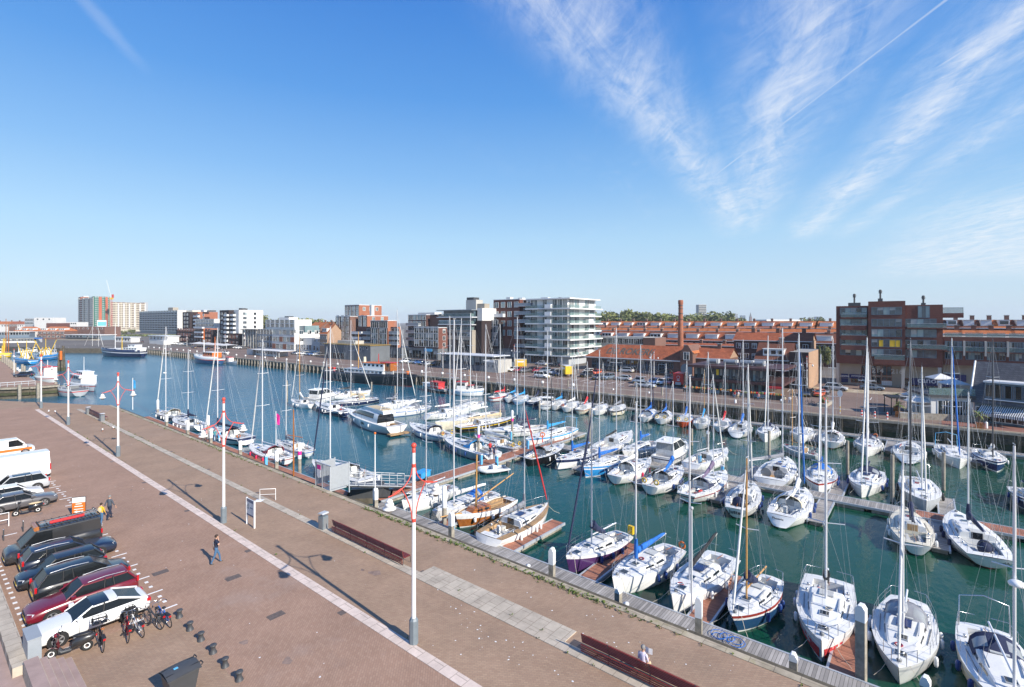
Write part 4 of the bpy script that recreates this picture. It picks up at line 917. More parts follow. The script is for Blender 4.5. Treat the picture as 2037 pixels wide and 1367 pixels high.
Y('white yacht with a wine red sprayhood and red fenders', (499, 884), (572, 909), 522, 675, 'gel', 'winecloth', 'antired', None, hood='winecloth', genoa='whitecloth', group=ag, fk='fenderred', ws=.6)
Y('white and blue yacht with a grey boom cover and two black ball fenders', (552, 877), (617, 895), 567, 714, 'gel', 'bluecloth', 'white', 'greycloth', genoa=None, group=ag, ws=.55, tr=.4, boomdir=.2, flag=('red', 'white', 'fenderblue'), fk='black')
Y('white yacht with a dark sprayhood and dark furled genoa behind the grey gate', (621, 917), (741, 952), 657, 650, 'gel', 'white', 'antiblue', None, hood='navycloth', genoa='navycloth', group=ag, wheel=1, ws=.8, flag=('red', 'yellow', 'red'))
ig = 'yachts in the inner berths by the gangway'
Y('white racing yacht with a long bare foredeck next to the gangway pontoon', (799, 1000), (900, 965), 848, 721, 'gel', 'white', 'antiblack', None, genoa=None, group=ig, ws=.8)
Y('white yacht with a blue canopy over the cockpit and a white sail bundle', (860, 1020), (984, 978), 903, 636, 'gel', 'white', 'antiblue', 'whitecloth', hood='bluecloth', genoa=None, group=ig, ws=.6, sail='up')
Y('white yacht with teak side decks, grey boom cover and a red furled sail', (1090, 1004), (964, 1068), 1043, 799, 'gel', 'white', 'antiblack', 'greycloth', genoa='redcloth', group=ig, deck='teak', ws=.82, wheel=1, B=3.3)
b_, s_ = G(906, 1030, -1.7), G(1018, 990, -1.7); ax = b_-s_; L = ax.length; c = (b_+s_)/2
r = thing('wooden_sailboat', 'varnished wooden sailing boat with a white sheer strake, orange brown mast and spar', 'sailboat', (c.x, c.y, WATER), atan2(ax.y, ax.x), ig)
mbh, mbd, hb, zd, X = hull(L, 2.7, 1.0, .6, 'varnish', 'white', 'antired', 'teak', .1, .5, (.08, .5, .66), .4, 'teak', 'white', None, .12)
mbh.build('hull', r); mbd.build('deck', r)
mcab, wins, rz = cabin(L, hb, zd, X, .5, .78, .62, .42, .3, 'varnish', 'glassdark', 2); co = mcab.build('cabin', r)
for q in wins: q.build('window', co)
xm = X(.66, 1); wm = c+Vector((xm*cos(r.rotation_euler.z), xm*sin(r.rotation_euler.z), 0))
mb = MB(); mb.tube([(xm, 0, .9), (xm-.1, 0, zat(wm, 905)-WATER)], [.1, .07], 'spruce', 8); mb.build('mast', r)
mb = MB(); mb.tube([(xm-.1, 0, 1.9), (X(-.02, 1), .1, 3.3)], [.07, .05], 'spruce', 7); mb.build('boom', r)
mb = MB(); mb.tube([(X(.9, 1), 0, 1.2), (X(1, 1)+1.6, 0, 1.5)], [.07, .05], 'spruce', 7); mb.build('bowsprit', r)
mb = MB()
for s in (-1, 1):
 mb.tube([(X(u, 1), s*hb(u)*.96, zd(u)+.5) for u in (.05, .3, .5, .7, .9)], .015, 'darkgrey', 4)
 for u in (.05, .3, .5, .7, .9): mb.tube([(X(u, 1), s*hb(u)*.96, zd(u)), (X(u, 1), s*hb(u)*.96, zd(u)+.5)], .015, 'darkgrey', 4)
 mb.tube([(xm, s*hb(.66)*.95, 1.), (xm-.1, 0, zat(wm, 910)-WATER)], .008, 'wire', 4)
mb.build('railing', r)
for s in (-1, 1):
 for u in (.3, .55, .8): fender(r, X(u, 1), s*(hb(u)+.12), zd(u)-.1, 'white', .13, .5)
def motor(name, label, bow, stern, hullk='gel', group=None, B=None, fb=1.3, roofk='deck', canvas=None, h=1.35, ua=.25, uf=.68, fly=False, stripe='navy', anti='antiblack', hardtop=False, wheelhouse=False, cat='motorboat', L=None, cover=None):
 zz = WATER+fb; b_, s_ = G(*bow, zz), G(*stern, zz); ax = b_-s_; ax.z = 0
 if L:
  if dep(b_) < dep(s_): s_ = b_-ax.normalized()*L
  else: b_ = s_+ax.normalized()*L
 else: L = ax.length
 c = (b_+s_)/2
 B = B or min(4.4, .9+.29*L); r = thing(name, label, cat, (c.x, c.y, WATER), atan2(ax.y, ax.x), group)
 mbh, mbd, hb, zd, X = hull(L, B, fb, .88, hullk, stripe, anti, 'deck', .1, L*.13, (.03, ua, .8), .55, 'teak')
 mbh.build('hull', r); mbd.build('deck', r)
 w0 = hb((ua+uf)/2)*.74; zb = zd(.5); mb = MB()
 xa, xf = X(ua, 1), X(uf, 1); rake = h*(.95 if not wheelhouse else .15)
 mb.xprism([(xa, zb), (xf+.5, zb), (xf, zb+h*.38), (xa, zb+h*.38)], -w0, w0, roofk if not wheelhouse else (canvas or 'white'), ax='y')
 bo = mb.build('cabin', r)
 if fly:
  bo.data.clear_geometry(); mb = MB(); Lc = xf+1.4-xa; rows = []
  for t, hh in ((0, .9), (.12, 1.), (.4, 1.02), (.6, .96), (.78, .62), (.92, .25), (1, .02)):
   x = xa+Lc*t; w_ = w0*(1-.45*max(0, t-.55)/.45); q = h*hh; rows.append([(x, -w_, zb-.05), (x, -w_*.98, zb+q*.36), (x, -w_*.86, zb+q*.84), (x, -w_*.7, zb+q), (x, 0, zb+q*1.06), (x, w_*.7, zb+q), (x, w_*.86, zb+q*.84), (x, w_*.98, zb+q*.36), (x, w_, zb-.05)])
  mb.grid(rows, 'gel', mf=lambda i, j: 'glassdark' if (j in (1, 6) and 0 < i < 5) or (i == 4 and j in (2, 3, 4, 5)) else 'gel'); mb.face(rows[0], 'glassdark'); mb.build('shell', bo); rake = h*2.1
 g = MB(); z0, z1 = zb+h*.38, zb+h*.92; wt = w0*.86
 if fly: z0 = z1 = zb+h
 A = [(xa, -w0, z0), (xf, -w0, z0), (xf, w0, z0), (xa, w0, z0)]; T = [(xa+.1, -wt, z1), (xf-rake, -wt, z1), (xf-rake, wt, z1), (xa+.1, wt, z1)]
 for i, k in enumerate(('glassdark', 'glassdark', 'glassdark', canvas or 'glassdark')):
  j = (i+1) % 4; g.face([A[i], A[j], T[j], T[i]], k)
 if not fly: g.build('window', bo)
 rf = MB(); rf.xprism([(xa-.35, z1), (xf-rake+.12, z1), (xf-rake-.2, z1+.16), (xa-.2, z1+.16)], -wt-.05, wt+.05, roofk, ax='y'); (None if fly else rf.build('roof', bo))
 p = MB()
 for s in (-1, 1):
  for x_, xt in ((xa, xa+.1), ((xa+xf)/2, (xa+xf-rake)/2), (xf, xf-rake)): p.tube([(x_, s*w0*1.005, z0), (xt, s*wt*1.005, z1)], .05, roofk, 4)
 if not fly: p.build('window_post', bo)
 if fly:
  fmb = MB(); fmb.xprism([(xa-1.3, z1-.05), (xf-rake-.2, z1), (xf-rake-1.6, z1+.5), (xa-1.1, z1+.42)], -wt*.82, wt*.82, roofk, ax='y'); fmb.box(xa-.6, xf-rake-1.9, -wt*.66, wt*.66, z1+.42, z1+.52, 'tancloth')
  fmb.tube([(xa-.3, wt*.8, z1+.6), (xa-.5, wt*.7, z1+1.5), (xa-.5, -wt*.7, z1+1.5), (xa-.3, -wt*.8, z1+.6)], .06, 'white', 6); fmb.build('flybridge', r)
 ra = MB()
 for s in (-1, 1):
  pts = [(X(u, 1), s*hb(u)*.93, zd(u)+.65) for u in (.45, .6, .75, .88, .97)]
  ra.tube(pts+[(X(1, 1), 0, zd(1)+.68)], .018, 'steel', 5)
  for u in (.45, .6, .75, .88, .97): ra.tube([(X(u, 1), s*hb(u)*.93, zd(u)), (X(u, 1), s*hb(u)*.93, zd(u)+.65)], .016, 'steel', 4)
 ra.build('railing', r)
 an = MB(); an.tube([(xa+.3, 0, z1+.16), (xa+.1, 0, z1+1.3)], .025, 'white', 5); an.lathe([(.03, 0), (.2, .04), (.2, .14), (.03, .2)], (xa+.6, .3, z1+.16), 'white', 10); an.build('antenna', r)
 for s in (-1, 1):
  for u in (.3, .6): fender(r, X(u, 1), s*(hb(u)+.1), zd(u)-.25)
 if cover:
  cm = MB(); cm.xprism([(xa-.1, zb), (xf+.3, zb), (xf-.1, zb+h*.95), (xa, zb+h*.95)], -w0*1.03, w0*1.03, cover, ax='y'); cm.build('canvas_cover', r)
 return r, (hb, zd, X, L, B)
r, f = motor('motor_yacht', 'large sleek white motor yacht with flybridge and dark curved side windows', (690, 815), (790, 846), 'gel', None, 4.1, 1.55, 'gel', None, 1.55, .2, .74, True, 'gel', 'antiblue')
for s in (-1, 1):
 m2 = MB(); hb, zd, X = f[0], f[1], f[2]; m2.box(X(.42, .6), X(.42, .6)+1.0, s*hb(.45)*.975-.03, s*hb(.45)*.975+.03, .75, 1.4, 'glassdark'); m2.build('hull_window', r)
 for u in (.7, .82):
  m2 = MB(); m2.box(X(u, .6), X(u, .6)+.35, s*hb(u+.02)*.93-.05, s*hb(u+.02)*.93+.05, 1.15, 1.35, 'glassdark'); m2.build('porthole', r)
m2 = MB(); m2.box(-f[3]/2-1.1, -f[3]/2+.1, -f[4]*.42, f[4]*.42, .25, .42, 'teak'); m2.build('bathing_platform', r)
motor('motor_cruiser', 'white motor cruiser with black canvas and clear windows closing its cockpit', (1364, 880), (1316, 908), 'gel', None, 3.1, 1.3, 'deck', 'vinyl', 1.7, .12, .62)
motor('motor_cruiser', 'white motor cruiser with a canopy frame behind the small white yacht', (678, 780), (614, 792), 'gel', None, None, 1.3, 'white', None, 1.7, .15, .6)
motor('motorboat', 'small white motorboat with a raised bow in the row of little yachts', (1106, 789), (1083, 805), 'gel', fg, None, 1.2, 'white', None, 1.1, .35, .7, L=7)
b_, s_ = G(951, 938, -2.4), G(1010, 931, -2.4); ax = b_-s_; L = ax.length; c = (b_+s_)/2
r = thing('inflatable_boat', 'grey white inflatable boat with an outboard motor moored at the walkway', 'dinghy', (c.x, c.y, WATER), atan2(ax.y, ax.x))
mb = MB(); w_ = .8
pts = [(-L/2, w_, .35), (0, w_, .36), (L*.28, w_*.95, .4), (L*.42, w_*.55, .5), (L*.48, 0, .55), (L*.42, -w_*.55, .5), (L*.28, -w_*.95, .4), (0, -w_, .36), (-L/2, -w_, .35)]
mb.tube(pts, [.1]+[.23]*7+[.1], 'palegrey', 10); mb.build('tube', r)
mb = MB(); mb.face([(-L/2+.2, -w_, .22), (L*.3, -w_*.9, .25), (L*.44, 0, .3), (L*.3, w_*.9, .25), (-L/2+.2, w_, .22)], 'lightgrey'); mb.box(-L/2+.2, -L/2+.26, -w_, w_, 0, .5, 'lightgrey'); mb.build('floor', r)
mb = MB(); mb.box(-.4, .1, -.3, .3, .25, .85, 'white'); mb.box(-.45, -.35, -.3, .3, .8, 1.05, 'glassdark'); mb.build('console', r)
mb = MB(); mb.box(-L/2-.2, -L/2+.15, -.18, .18, .45, 1.0, 'darkgrey'); mb.box(-L/2-.1, -L/2, -.06, .06, -.4, .5, 'midgrey'); mb.build('outboard_motor', r)
p = G(735, 985, -2.2); r = thing('float_box', 'dark grey angular float under the gangway', 'pontoon float', (p.x, p.y, WATER), TH-pi/2+.15)
mb = MB(); mb.xprism([(-2.0, .5), (-1.6, 1.5), (1.2, 1.7), (2.0, .5)], -.9, .9, 'darkgrey', ax='y'); mb.box(-2.2, 2.2, -1.1, 1.1, -.3, .5, 'timber'); mb.build('body', r); mb = MB(); mb.box(-1.6, 1.2, -.95, -.9, 1.42, 1.5, 'lightgrey'); mb.build('trim', r)
def ship(name, label, bow, stern, hk, fb, stripe=None, anti='antired', deckk='lightgrey', B=None, houses=(), masts=(), bulw=.5, cat='ship', tk=None, ws=.55, group=None):
 zz = WATER+fb; b_, s_ = G(*bow, zz), G(*stern, zz); ax = b_-s_; ax.z = 0; L = ax.length; c = (b_+s_)/2
 B = B or L*.24; r = thing(name, label, cat, (c.x, c.y, WATER), atan2(ax.y, ax.x), group)
 mbh, mbd, hb, zd, X = hull(L, B, fb, ws, hk, stripe or hk, anti, deckk, .2, L*.05, None, .5, None, tk, anti, bulw)
 mbh.build('hull', r); mbd.build('deck', r)
 for (u0, u1, wf, z0, z1, k, wk) in houses:
  mb = MB(); y = B/2*wf; zb = zd(.5); mb.box(X(u0, 1), X(u1, 1), -y, y, zb+z0, zb+z1, k); mb.box(X(u0, 1)-.15, X(u1, 1)+.2, -y-.15, y+.15, zb+z1, zb+z1+.12, wk if isinstance(wk, str) else 'white')
  h_ = mb.build('deckhouse', r)
  n = max(2, int((u1-u0)*L/1.6))
  for s in (-1, 1):
   for i in range(n):
    x = X(u0+(u1-u0)*(i+.5)/n, 1); q = MB(); q.box(x-.42, x+.42, s*(y+.02)-.02, s*(y+.02)+.02, zb+z1-(z1-z0)*.42, zb+z1-(z1-z0)*.12, 'glassdark'); q.build('window', h_)
 for (u, z0, z1, rr, k, top) in masts:
  mb = MB(); zb = zd(u); mb.tube([(X(u, 1), 0, zb+z0), (X(u, 1), 0, zb+z1)], [rr, rr*.7], k, 8)
  if top: mb.tube([(X(u, 1), 0, zb+z1*.62), (X(u, 1), 0, zb+z1)], [rr*1.05, rr*.8], top, 8)
  mb.build('funnel' if rr > .4 else 'mast', r)
 ra = MB()
 for s in (-1, 1):
  ra.tube([(X(u, 1), s*hb(u)*.95, zd(u)+bulw+.45) for u in (.05, .2, .4, .6, .8, .95)], .035, 'white', 4)
  for u in (.05, .2, .4, .6, .8, .95): ra.tube([(X(u, 1), s*hb(u)*.95, zd(u)), (X(u, 1), s*hb(u)*.95, zd(u)+bulw+.45)], .03, 'white', 4)
 ra.build('railing', r)
 return r, (hb, zd, X, L, B)
r, f = ship('steamship', 'old black steamship with a white deckhouse, cream funnel and orange boat deck', (829, 753), (646, 738), 'blackhull', 2.4, None, 'antired', 'midgrey', 5.6, [(.3, .72, .75, .1, 1.6, 'white', 'lightgrey'), (.5, .72, .6, 1.7, 3.6, 'white', 'orange'), (.68, .78, .5, 1.7, 3.9, 'varnish', 'red')], [(.47, 1.6, 5.2, .55, 'cream2', None), (.4, 1, 12.5, .16, 'spruce', None), (.62, 3, 6.2, .12, 'red', None)], .7)
for u, k in ((.05, 'orange'), (.1, 'red'), (.9, 'orange')):
 m2 = MB(); m2.lathe([(.1, 0), (.35, .1), (.3, .9), (.5, 1.1), (.5, 1.5), (.1, 1.5)], (f[2](u, 1), .5, f[1](u)), k, 9); m2.build('ventilator', r)
ship('launch', 'small black launch with a red canvas cabin and an orange lifebuoy', (842, 766), (888, 775), 'blackhull', 1.1, 'white', 'antired', 'lightgrey', 2.6, [(.2, .55, .7, 0, 1.5, 'redcloth', 'redcloth'), (.58, .9, .6, 0, .8, 'white', 'white')], [], .15, 'boat')
ship('fishing_boat', 'white and teal fishing boat with a pink red tarpaulin near the far wall', (963, 777), (904, 775), 'white', 1.3, 'skycloth', 'steelblue', 'lightgrey', 3.2, [(.12, .42, .6, 0, 2.0, 'white', 'redcloth'), (.5, .62, .45, 0, 1.2, 'white', 'redcloth')], [(.5, .5, 5, .08, 'spruce', None), (.75, .2, 4, .06, 'white', None)], .35, 'boat')
ship('museum_ship', 'white and red ship with an orange wheelhouse and two masts by the far quay', (386, 709), (440, 713), 'steelblue', 2.6, 'orangehull', 'steelblue', 'lightgrey', 6.2, [(.15, .5, .6, .3, 2.4, 'orange', 'white')], [(.62, .5, 12, .2, 'white', 'orange'), (.22, 2, 9, .16, 'orange', None)], .9, tk='white')
for k, (a, b2) in enumerate((((472, 721), (443, 717)), ((486, 719), (458, 716)))):
 ship('catamaran', ('grey and white work catamaran with a red deck canopy', 'second grey hull tied behind the work catamaran')[k], a, b2, 'greyhull', 1.2, 'white', 'greyhull', 'lightgrey', 2.6, [(.25, .6, .7, .1, 1.7, 'white', 'redcloth')] if k == 0 else [(.3, .5, .5, .1, .6, 'lightgrey', 'midgrey')], [], .2, 'boat')
ship('coaster', 'navy blue and white ship moored at the head of the basin', (201, 697), (286, 699), 'navy', 3.0, 'white', 'navy', 'lightgrey', 7, [(.05, .36, .7, .2, 1.8, 'white', 'white'), (.12, .28, .5, 1.8, 3.2, 'white', 'white'), (.55, .75, .5, .2, 1.2, 'lightgrey', 'white')], [(.5, .5, 7, .2, 'yellow', None), (.66, .5, 14, .14, 'white', None)], 1.0)
tg = 'fishing boats in the side basin'
def trawl(label, bow, stern, k, arms, hk='white'):
 r, f = ship('trawler', label, bow, stern, k, 1.9, 'white', 'steelblue', 'midgrey', 5, [(.45, .68, .6, .2, 2.6, hk, 'white')], [(.35, .3, 8, .14, 'yellow', None), (.8, .3, 6, .1, 'white', None)], .7, 'fishing boat', None, .7, tg)
 for s in (-1, 1):
  m2 = MB(); m2.tube([(f[2](.38, 1), s*1.0, f[1](.4)), (f[2](.34, 1), s*arms, f[1](.4)+7.5)], [.17, .12], 'yellow', 6); m2.build('outrigger', r)
  for u in (.3, .42):
   m2 = MB(); m2.tube([(f[2](u, 1), s*1.9, f[1](u)), (f[2](u, 1), s*.6, f[1](u)+4.2)], .14, 'yellow', 6); m2.build('gallows', r)
trawl('blue trawler with yellow outriggers and white bow rail in the side basin', (117, 705), (76, 710), 'bluehull', 4)
trawl('blue trawler with yellow gallows beside the wharf', (30, 712), (66, 716), 'bluehull', 3)
trawl('yellow fishing boat with rust red masts at the picture edge', (-18, 705), (22, 704), 'yellow', 1.5)
for px, t in ((12, 634), (17, 641)): p = G(px, 706, WATER+1.5); mb = MB(); mb.tube([(0, 0, 0), (0, 0, zat(p, t)-p.z)], [.22, .12], 'varnish', 6); tag(mb.build('ship_mast', None, p), 'tall rust red mast rising from the yellow fishing boat, %s' % ('the taller one' if t == 634 else 'the shorter one'), 'mast')
for i, (px, py) in enumerate(((44, 699), (58, 697), (72, 696), (86, 699), (100, 698))): motor('motorboat', 'pale cabin boat in the crowded side basin, %s from the yellow boat' % ('first', 'second', 'third', 'fourth', 'fifth')[i], (px+6, py), (px-6, py+1), 'gel', 'cabin boats in the side basin', None, 1.2, 'white', None, 1.5)
ship('pilot_boat', 'white cutter with red trim and wooden doors behind the wharf', (112, 752), (78, 748), 'white', 1.5, 'red', 'redhull', 'lightgrey', 4.2, [(.3, .68, .7, .1, 3.0, 'white', 'red')], [(.5, 3, 5, .08, 'white', None)], .5, 'boat', group=tg)
ship('work_boat', 'grey barge with a red gunwale beside the wharf tip', (121, 771), (160, 775), 'greyhull', 1.7, 'red', 'greyhull', 'midgrey', 4.4, [(.3, .5, .4, .1, .8, 'midgrey', 'lightgrey')], [(.6, 0, 3.2, .06, 'white', None)], .3, 'boat', ws=.8, group=tg)
ship('tour_boat', 'white tour boat with a red lower hull and large wheelhouse windows', (189, 768), (147, 757), 'white', 1.5, 'red', 'redhull', 'lightgrey', 4.2, [(.2, .72, .75, .1, 2.2, 'white', 'white'), (.4, .7, .55, 2.2, 3.2, 'white', 'white')], [(.5, 3.2, 7, .06, 'white', None)], .4, 'boat', ws=.75, group=tg)
for i, (px, py, L_, lb) in enumerate(((140, 697, 7, 'small white motorboat by the head of the basin'), (122, 694, 6, 'little open boat by the head of the basin'), (155, 692, 8, 'little white cabin boat near the big white yacht'))):
 motor('motorboat', lb, (px+L_*1.3, py), (px-L_*1.3, py+1), 'gel', 'small boats at the head of the basin', None, 1.1, 'white', None, 1.1)
Y('big white two masted yacht at the head of the basin', (166, 693), (203, 694), 184, 649, 'gel', 'white', 'white', 'whitecloth', genoa='whitecloth', mast='white', group='yachts at the head of the basin', simple=True)
Y('white yacht with bare mast between the big yacht and the blue ship', (207, 695), (181, 694), 196, 652, 'gel', 'white', 'antired', None, genoa='whitecloth', mast='white', group='yachts at the head of the basin', simple=True)
# ================================================================== BUILDINGS
brickmat('brick_red', (.17, .062, .046), (.13, .048, .038), (.17, .1, .08), .44, .16, plane='WALL', var=.12, bump=0)
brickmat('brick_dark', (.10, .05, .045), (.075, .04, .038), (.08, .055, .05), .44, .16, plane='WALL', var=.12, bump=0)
brickmat('brick_brown', (.20, .11, .085), (.165, .09, .07), (.15, .1, .08), .44, .16, plane='WALL', var=.14, bump=0)
brickmat('brick_tan', (.42, .28, .19), (.37, .24, .16), (.3, .2, .15), .44, .16, plane='WALL', var=.12, bump=0)
brickmat('brick_orange_and_lit', (.36, .14, .085), (.31, .12, .07), (.35, .16, .1), .44, .16, plane='WALL', var=.1, bump=0)  # orange brick, and the sunlit tone painted on sides of dark blocks
brickmat('brick_black', (.045, .03, .03), (.035, .025, .026), (.04, .03, .03), .44, .16, plane='WALL', var=.15, bump=0)
brickmat('roof_tile', (.38, .115, .05), (.29, .085, .04), (.20, .06, .03), .32, .35, plane='WALL', ms=.03, var=.35, vs=.5, bump=0, rough=.8)
brickmat('roof_tile_bright', (.52, .175, .06), (.43, .135, .05), (.3, .1, .04), .32, .35, plane='WALL', ms=.03, var=.12, vs=.35, bump=0, rough=.8)
brickmat('roof_tile_dark', (.20, .075, .045), (.15, .06, .038), (.1, .04, .03), .32, .35, plane='WALL', ms=.03, var=.2, vs=.3, bump=0, rough=.8)
brickmat('slate', (.15, .145, .15), (.11, .105, .11), (.07, .07, .07), .5, .3, plane='WALL', ms=.02, var=.3, vs=.4, bump=0, rough=.7)
pm('concrete', (.42, .41, .38), .8, var=.12, sc=.4); pm('concrete_tan', (.36, .32, .26), .8, var=.12, sc=.4); pm('render_white', (.66, .65, .63), .7, var=.07, sc=.3); pm('render_grey', (.40, .42, .44), .7, var=.06, sc=.3)
pm('plinth', (.13, .145, .16), .6, var=.15, sc=.3); pm('roofing', (.30, .29, .27), .9, var=.15, sc=.3); pm('bluegrey', (.16, .21, .26), .5, var=.1)
pm('greynet', (.03, .19, .13), .8, var=.2, sc=.1); pm('orangenet', (.45, .11, .05), .8, var=.15, sc=.1); pm('signnavy', (.008, .012, .11), .5); pm('corten', (.30, .085, .035), .7, var=.15)
pm('glassrail', (.20, .30, .29), .08, var=.1, spec=.6); M['glassrail'].node_tree.nodes['Principled BSDF'].inputs['Alpha'].default_value = .4; pm('brownedge', (.07, .03, .03), .6); pm('frameblue', (.10, .15, .20), .5); pm('zinc', (.30, .33, .36), .5, .4, var=.1); pm('gold', (.45, .30, .08), .4, .5)
WM = {}
def win_mesh(w, h, fr, gl, nm, sill, deep):
 vr = rnd.randint(0, 3); key = (round(w, 2), round(h, 2), fr, gl, nm, sill, deep, vr)
 if key in WM: return WM[key]
 mb = MB(); t = min(.09, w*.08); d = deep
 for i in range(nm+1):
  xa, xb = -w/2+w*i/(nm+1), -w/2+w*(i+1)/(nm+1); g = gl
  if gl.startswith('glass') and w < 40: g = rnd.choice((gl, gl, 'glassdark', 'glassblue' if gl != 'glassdark' else 'glassdark', 'glasspale' if gl != 'glassdark' else 'glassblue'))
  zs_ = t
  if gl.startswith('glass') and rnd.random() < .22: zs_ = h*rnd.choice((.35, .6)); mb.face([(xa, -.028, zs_), (xb, -.028, zs_), (xb, -.028, h-t), (xa, -.028, h-t)], 'glasscurt'); mb.face([(xa, -.03, t), (xb, -.03, t), (xb, -.03, zs_), (xa, -.03, zs_)], g)
  else: mb.face([(xa, -.03, t), (xb, -.03, t), (xb, -.03, h-t), (xa, -.03, h-t)], g)
 mb.box(-w/2, w/2, -d, .01, 0, t, fr); mb.box(-w/2, w/2, -d, .01, h-t, h, fr); mb.box(-w/2, -w/2+t, -d, .01, t, h-t, fr); mb.box(w/2-t, w/2, -d, .01, t, h-t, fr)
 for i in range(1, nm+1):
  x = -w/2+w*i/(nm+1); mb.box(x-t*.4, x+t*.4, -d*.8, .01, t, h-t, fr)
 if sill: mb.box(-w/2-.08, w/2+.08, -d-.08, .01, -.08, 0, 'concrete')
 WM[key] = mb.mesh('window'); return WM[key]
class Bd:
 def __init__(s, name, label, p0, p1, cat='building', group=None):
  s.p0, s.p1 = p0, p1; s.u = (p1-p0).normalized(); s.v = Vector((-s.u.y, s.u.x, 0)); s.W = (p1-p0).length
  s.root = thing(name, label, cat, p0, atan2(s.u.y, s.u.x), group)
 def X(s, px, y=0):
  lo, hi = -300., 600.
  f = lambda x: pxof(s.p0+s.u*x+s.v*y)
  a, b_ = s.p0+s.v*y, s.u
  d0, d1 = RT.x*a.x+RT.y*a.y, RT.x*b_.x+RT.y*b_.y; e0_, e1_ = dep(a), dep(b_); k = (px-CX)/F
  return (k*e0_-d0)/(d1-k*e1_)
 def D(s, x, px):
  a, b_ = s.p0+s.u*x, s.v
  d0, d1 = RT.x*a.x+RT.y*a.y, RT.x*b_.x+RT.y*b_.y; e0_, e1_ = dep(a), dep(b_); k = (px-CX)/F
  return (k*e0_-d0)/(d1-k*e1_)
 def Z(s, x, py, y=0): return zat(s.p0+s.u*x+s.v*y, py)
 def box(s, part, x0, x1, y0, y1, z0, z1, k, parent=None, ks=None):
  mb = MB(); mb.prism([(x0, y0), (x1, y0), (x1, y1), (x0, y1)], z0, z1, ks or 'roofing' if part == 'wall' else k, k); return mb.build(part, parent or s.root)
 def win(s, x, z, w, h, y=0., fr='white', gl='glassblue', nm=0, sill=False, face='front', parent=None, deep=.09, part='window'):
  o = put(part, win_mesh(w, h, fr, gl, nm, sill, deep), parent or s.root, (x, y, z) if face == 'front' else ((y, x, z)))
  if face == 'right': o.rotation_euler = (0, 0, pi/2)
  if face == 'left': o.rotation_euler = (0, 0, -pi/2)
  return o
 def wins(s, xs, zs, w, h, **k):
  for z in zs:
   for x in xs: s.win(x, z, w, h, **k)
 def balcony(s, x0, x1, y, dp, z, rail='glassrail', slab='concrete', h=1.0, t=.2, parent=None, face='front', part='balcony'):
  mb = MB(); mb.box(x0, x1, y-dp, y, z-t, z, slab)
  mb.box(x0+.03, x1-.03, y-dp+.03, y-dp+.07, z, z+h, rail); mb.box(x0+.03, x0+.07, y-dp+.07, y, z, z+h, rail); mb.box(x1-.07, x1-.03, y-dp+.07, y, z, z+h, rail)
  mb.box(x0, x1, y-dp, y-dp+.1, z+h, z+h+.05, 'palegrey')
  return mb.build(part, parent or s.root)
def lin(a, b_, n): return [a+(b_-a)*(i+.5)/n for i in range(n)]
def FB(name, label, pl, pr, T, **k): return Bd(name, label, FL(pl, T), FL(pr, T), **k)
b = FB('apartment_building', 'red brick apartment block with blue grey window bands and a navy shop front', 1662, 1876, 142)
x1, x2, x3 = b.X(1727), b.X(1801), b.W
zt = [b.Z(0, 609), b.Z(x1, 600), b.Z(x2, 607)]
zf = [b.Z(x1, y) for y in (625, 648, 668, 688, 707)]
dpt = 14.
z0 = b.Z(0, 723)
b.box('wall', 0, x1-.01, 1.5, dpt, z0, zt[0], 'brick_red'); b.box('wall', x1, x2, 0, dpt, z0, zt[1], 'brick_red'); b.box('wall', x2+.01, x3, .6, dpt, z0, zt[2], 'brick_red')
b.box('ground_floor', .3, x3-.2, 3.0, dpt-.3, 0, z0, 'concrete_tan')
for i, z in enumerate(zf):
 b.win((x1+x2)/2, z-.2, (x2-x1)*.82, 1.75, 0, 'frameblue', 'glassblue', 4)
 b.win((x2+x3)/2-(.6 if i else 0), z-.2 if i else z-.9, (x3-x2)*(.86 if i else .32), 1.75 if i else 2.6, .6, 'frameblue', 'glassblue' if i else 'glasspale', 4 if i else 2)
 b.win(x1*.54, z-.2, x1*.84, 1.75, 1.5, 'frameblue', 'glassblue', 4)
 if i < 4: b.balcony(x1*.16, x1-.3, 1.5, 1.3, z-.7, 'brick_red' if i else 'glassrail', 'brick_red', .75, .35); b.box('railing', x1*.2, x1-.4, .3, .34, z+.06, z+.5, 'glassrail')
 if i == 4: b.balcony(x1+1.2, x2-.1, 0, 1.2, z-.8, 'glassrail', 'brick_red', 1.1, 1.1)
for i in (1, 3): b.balcony(x2+.3, x3+.6, .6, 1.0, zf[i]-.4, 'glassrail', 'brick_red', .9, .2)
for k_, q in ((0, 'yellow'), (1, 'yellow')):
 mb = MB(); xx = x1+(x2-x1)*(.3 if k_ == 0 else .58); mb.box(xx, xx+(x2-x1)*(.12 if k_ == 0 else .28), -.045, -.035, zf[3]-.1, zf[3]+1.4, q); mb.build('window_blind', b.root)
b.balcony(x3-.5, x3+3.4, 3, 1.6, b.Z(x3, 623), 'glassrail', 'brick_red', 1.2, 1.0)
for xx, zz, hh, ww in ((x1*.55, zt[0], 1.6, 2.4), (x1+(x2-x1)*.32, zt[1], 1.5, .9), (x2+(x3-x2)*.5, zt[2], 1.0, .8)):
 mb = MB(); mb.box(xx-ww/2, xx+ww/2, 3, 4.5, zz, zz+hh*.5, 'darkgrey'); mb.tube([(xx, 3.7, zz+hh*.5), (xx, 3.7, zz+hh*1.6)], .18, 'darkgrey', 8); mb.lathe([(.1, 0), (.42, .1), (.2, .3), (.42, .45), (.2, .6), (.35, .75), (.1, .9)], (xx, 3.7, zz+hh*1.3), 'darkgrey', 8); mb.build('chimney', b.root)
for xx in (.4, x1+.2, x2-.4, x3-.5):
 mb = MB(); mb.box(xx-.3, xx+.3, .6, 1.2, 0, z0, 'concrete'); mb.build('column', b.root)
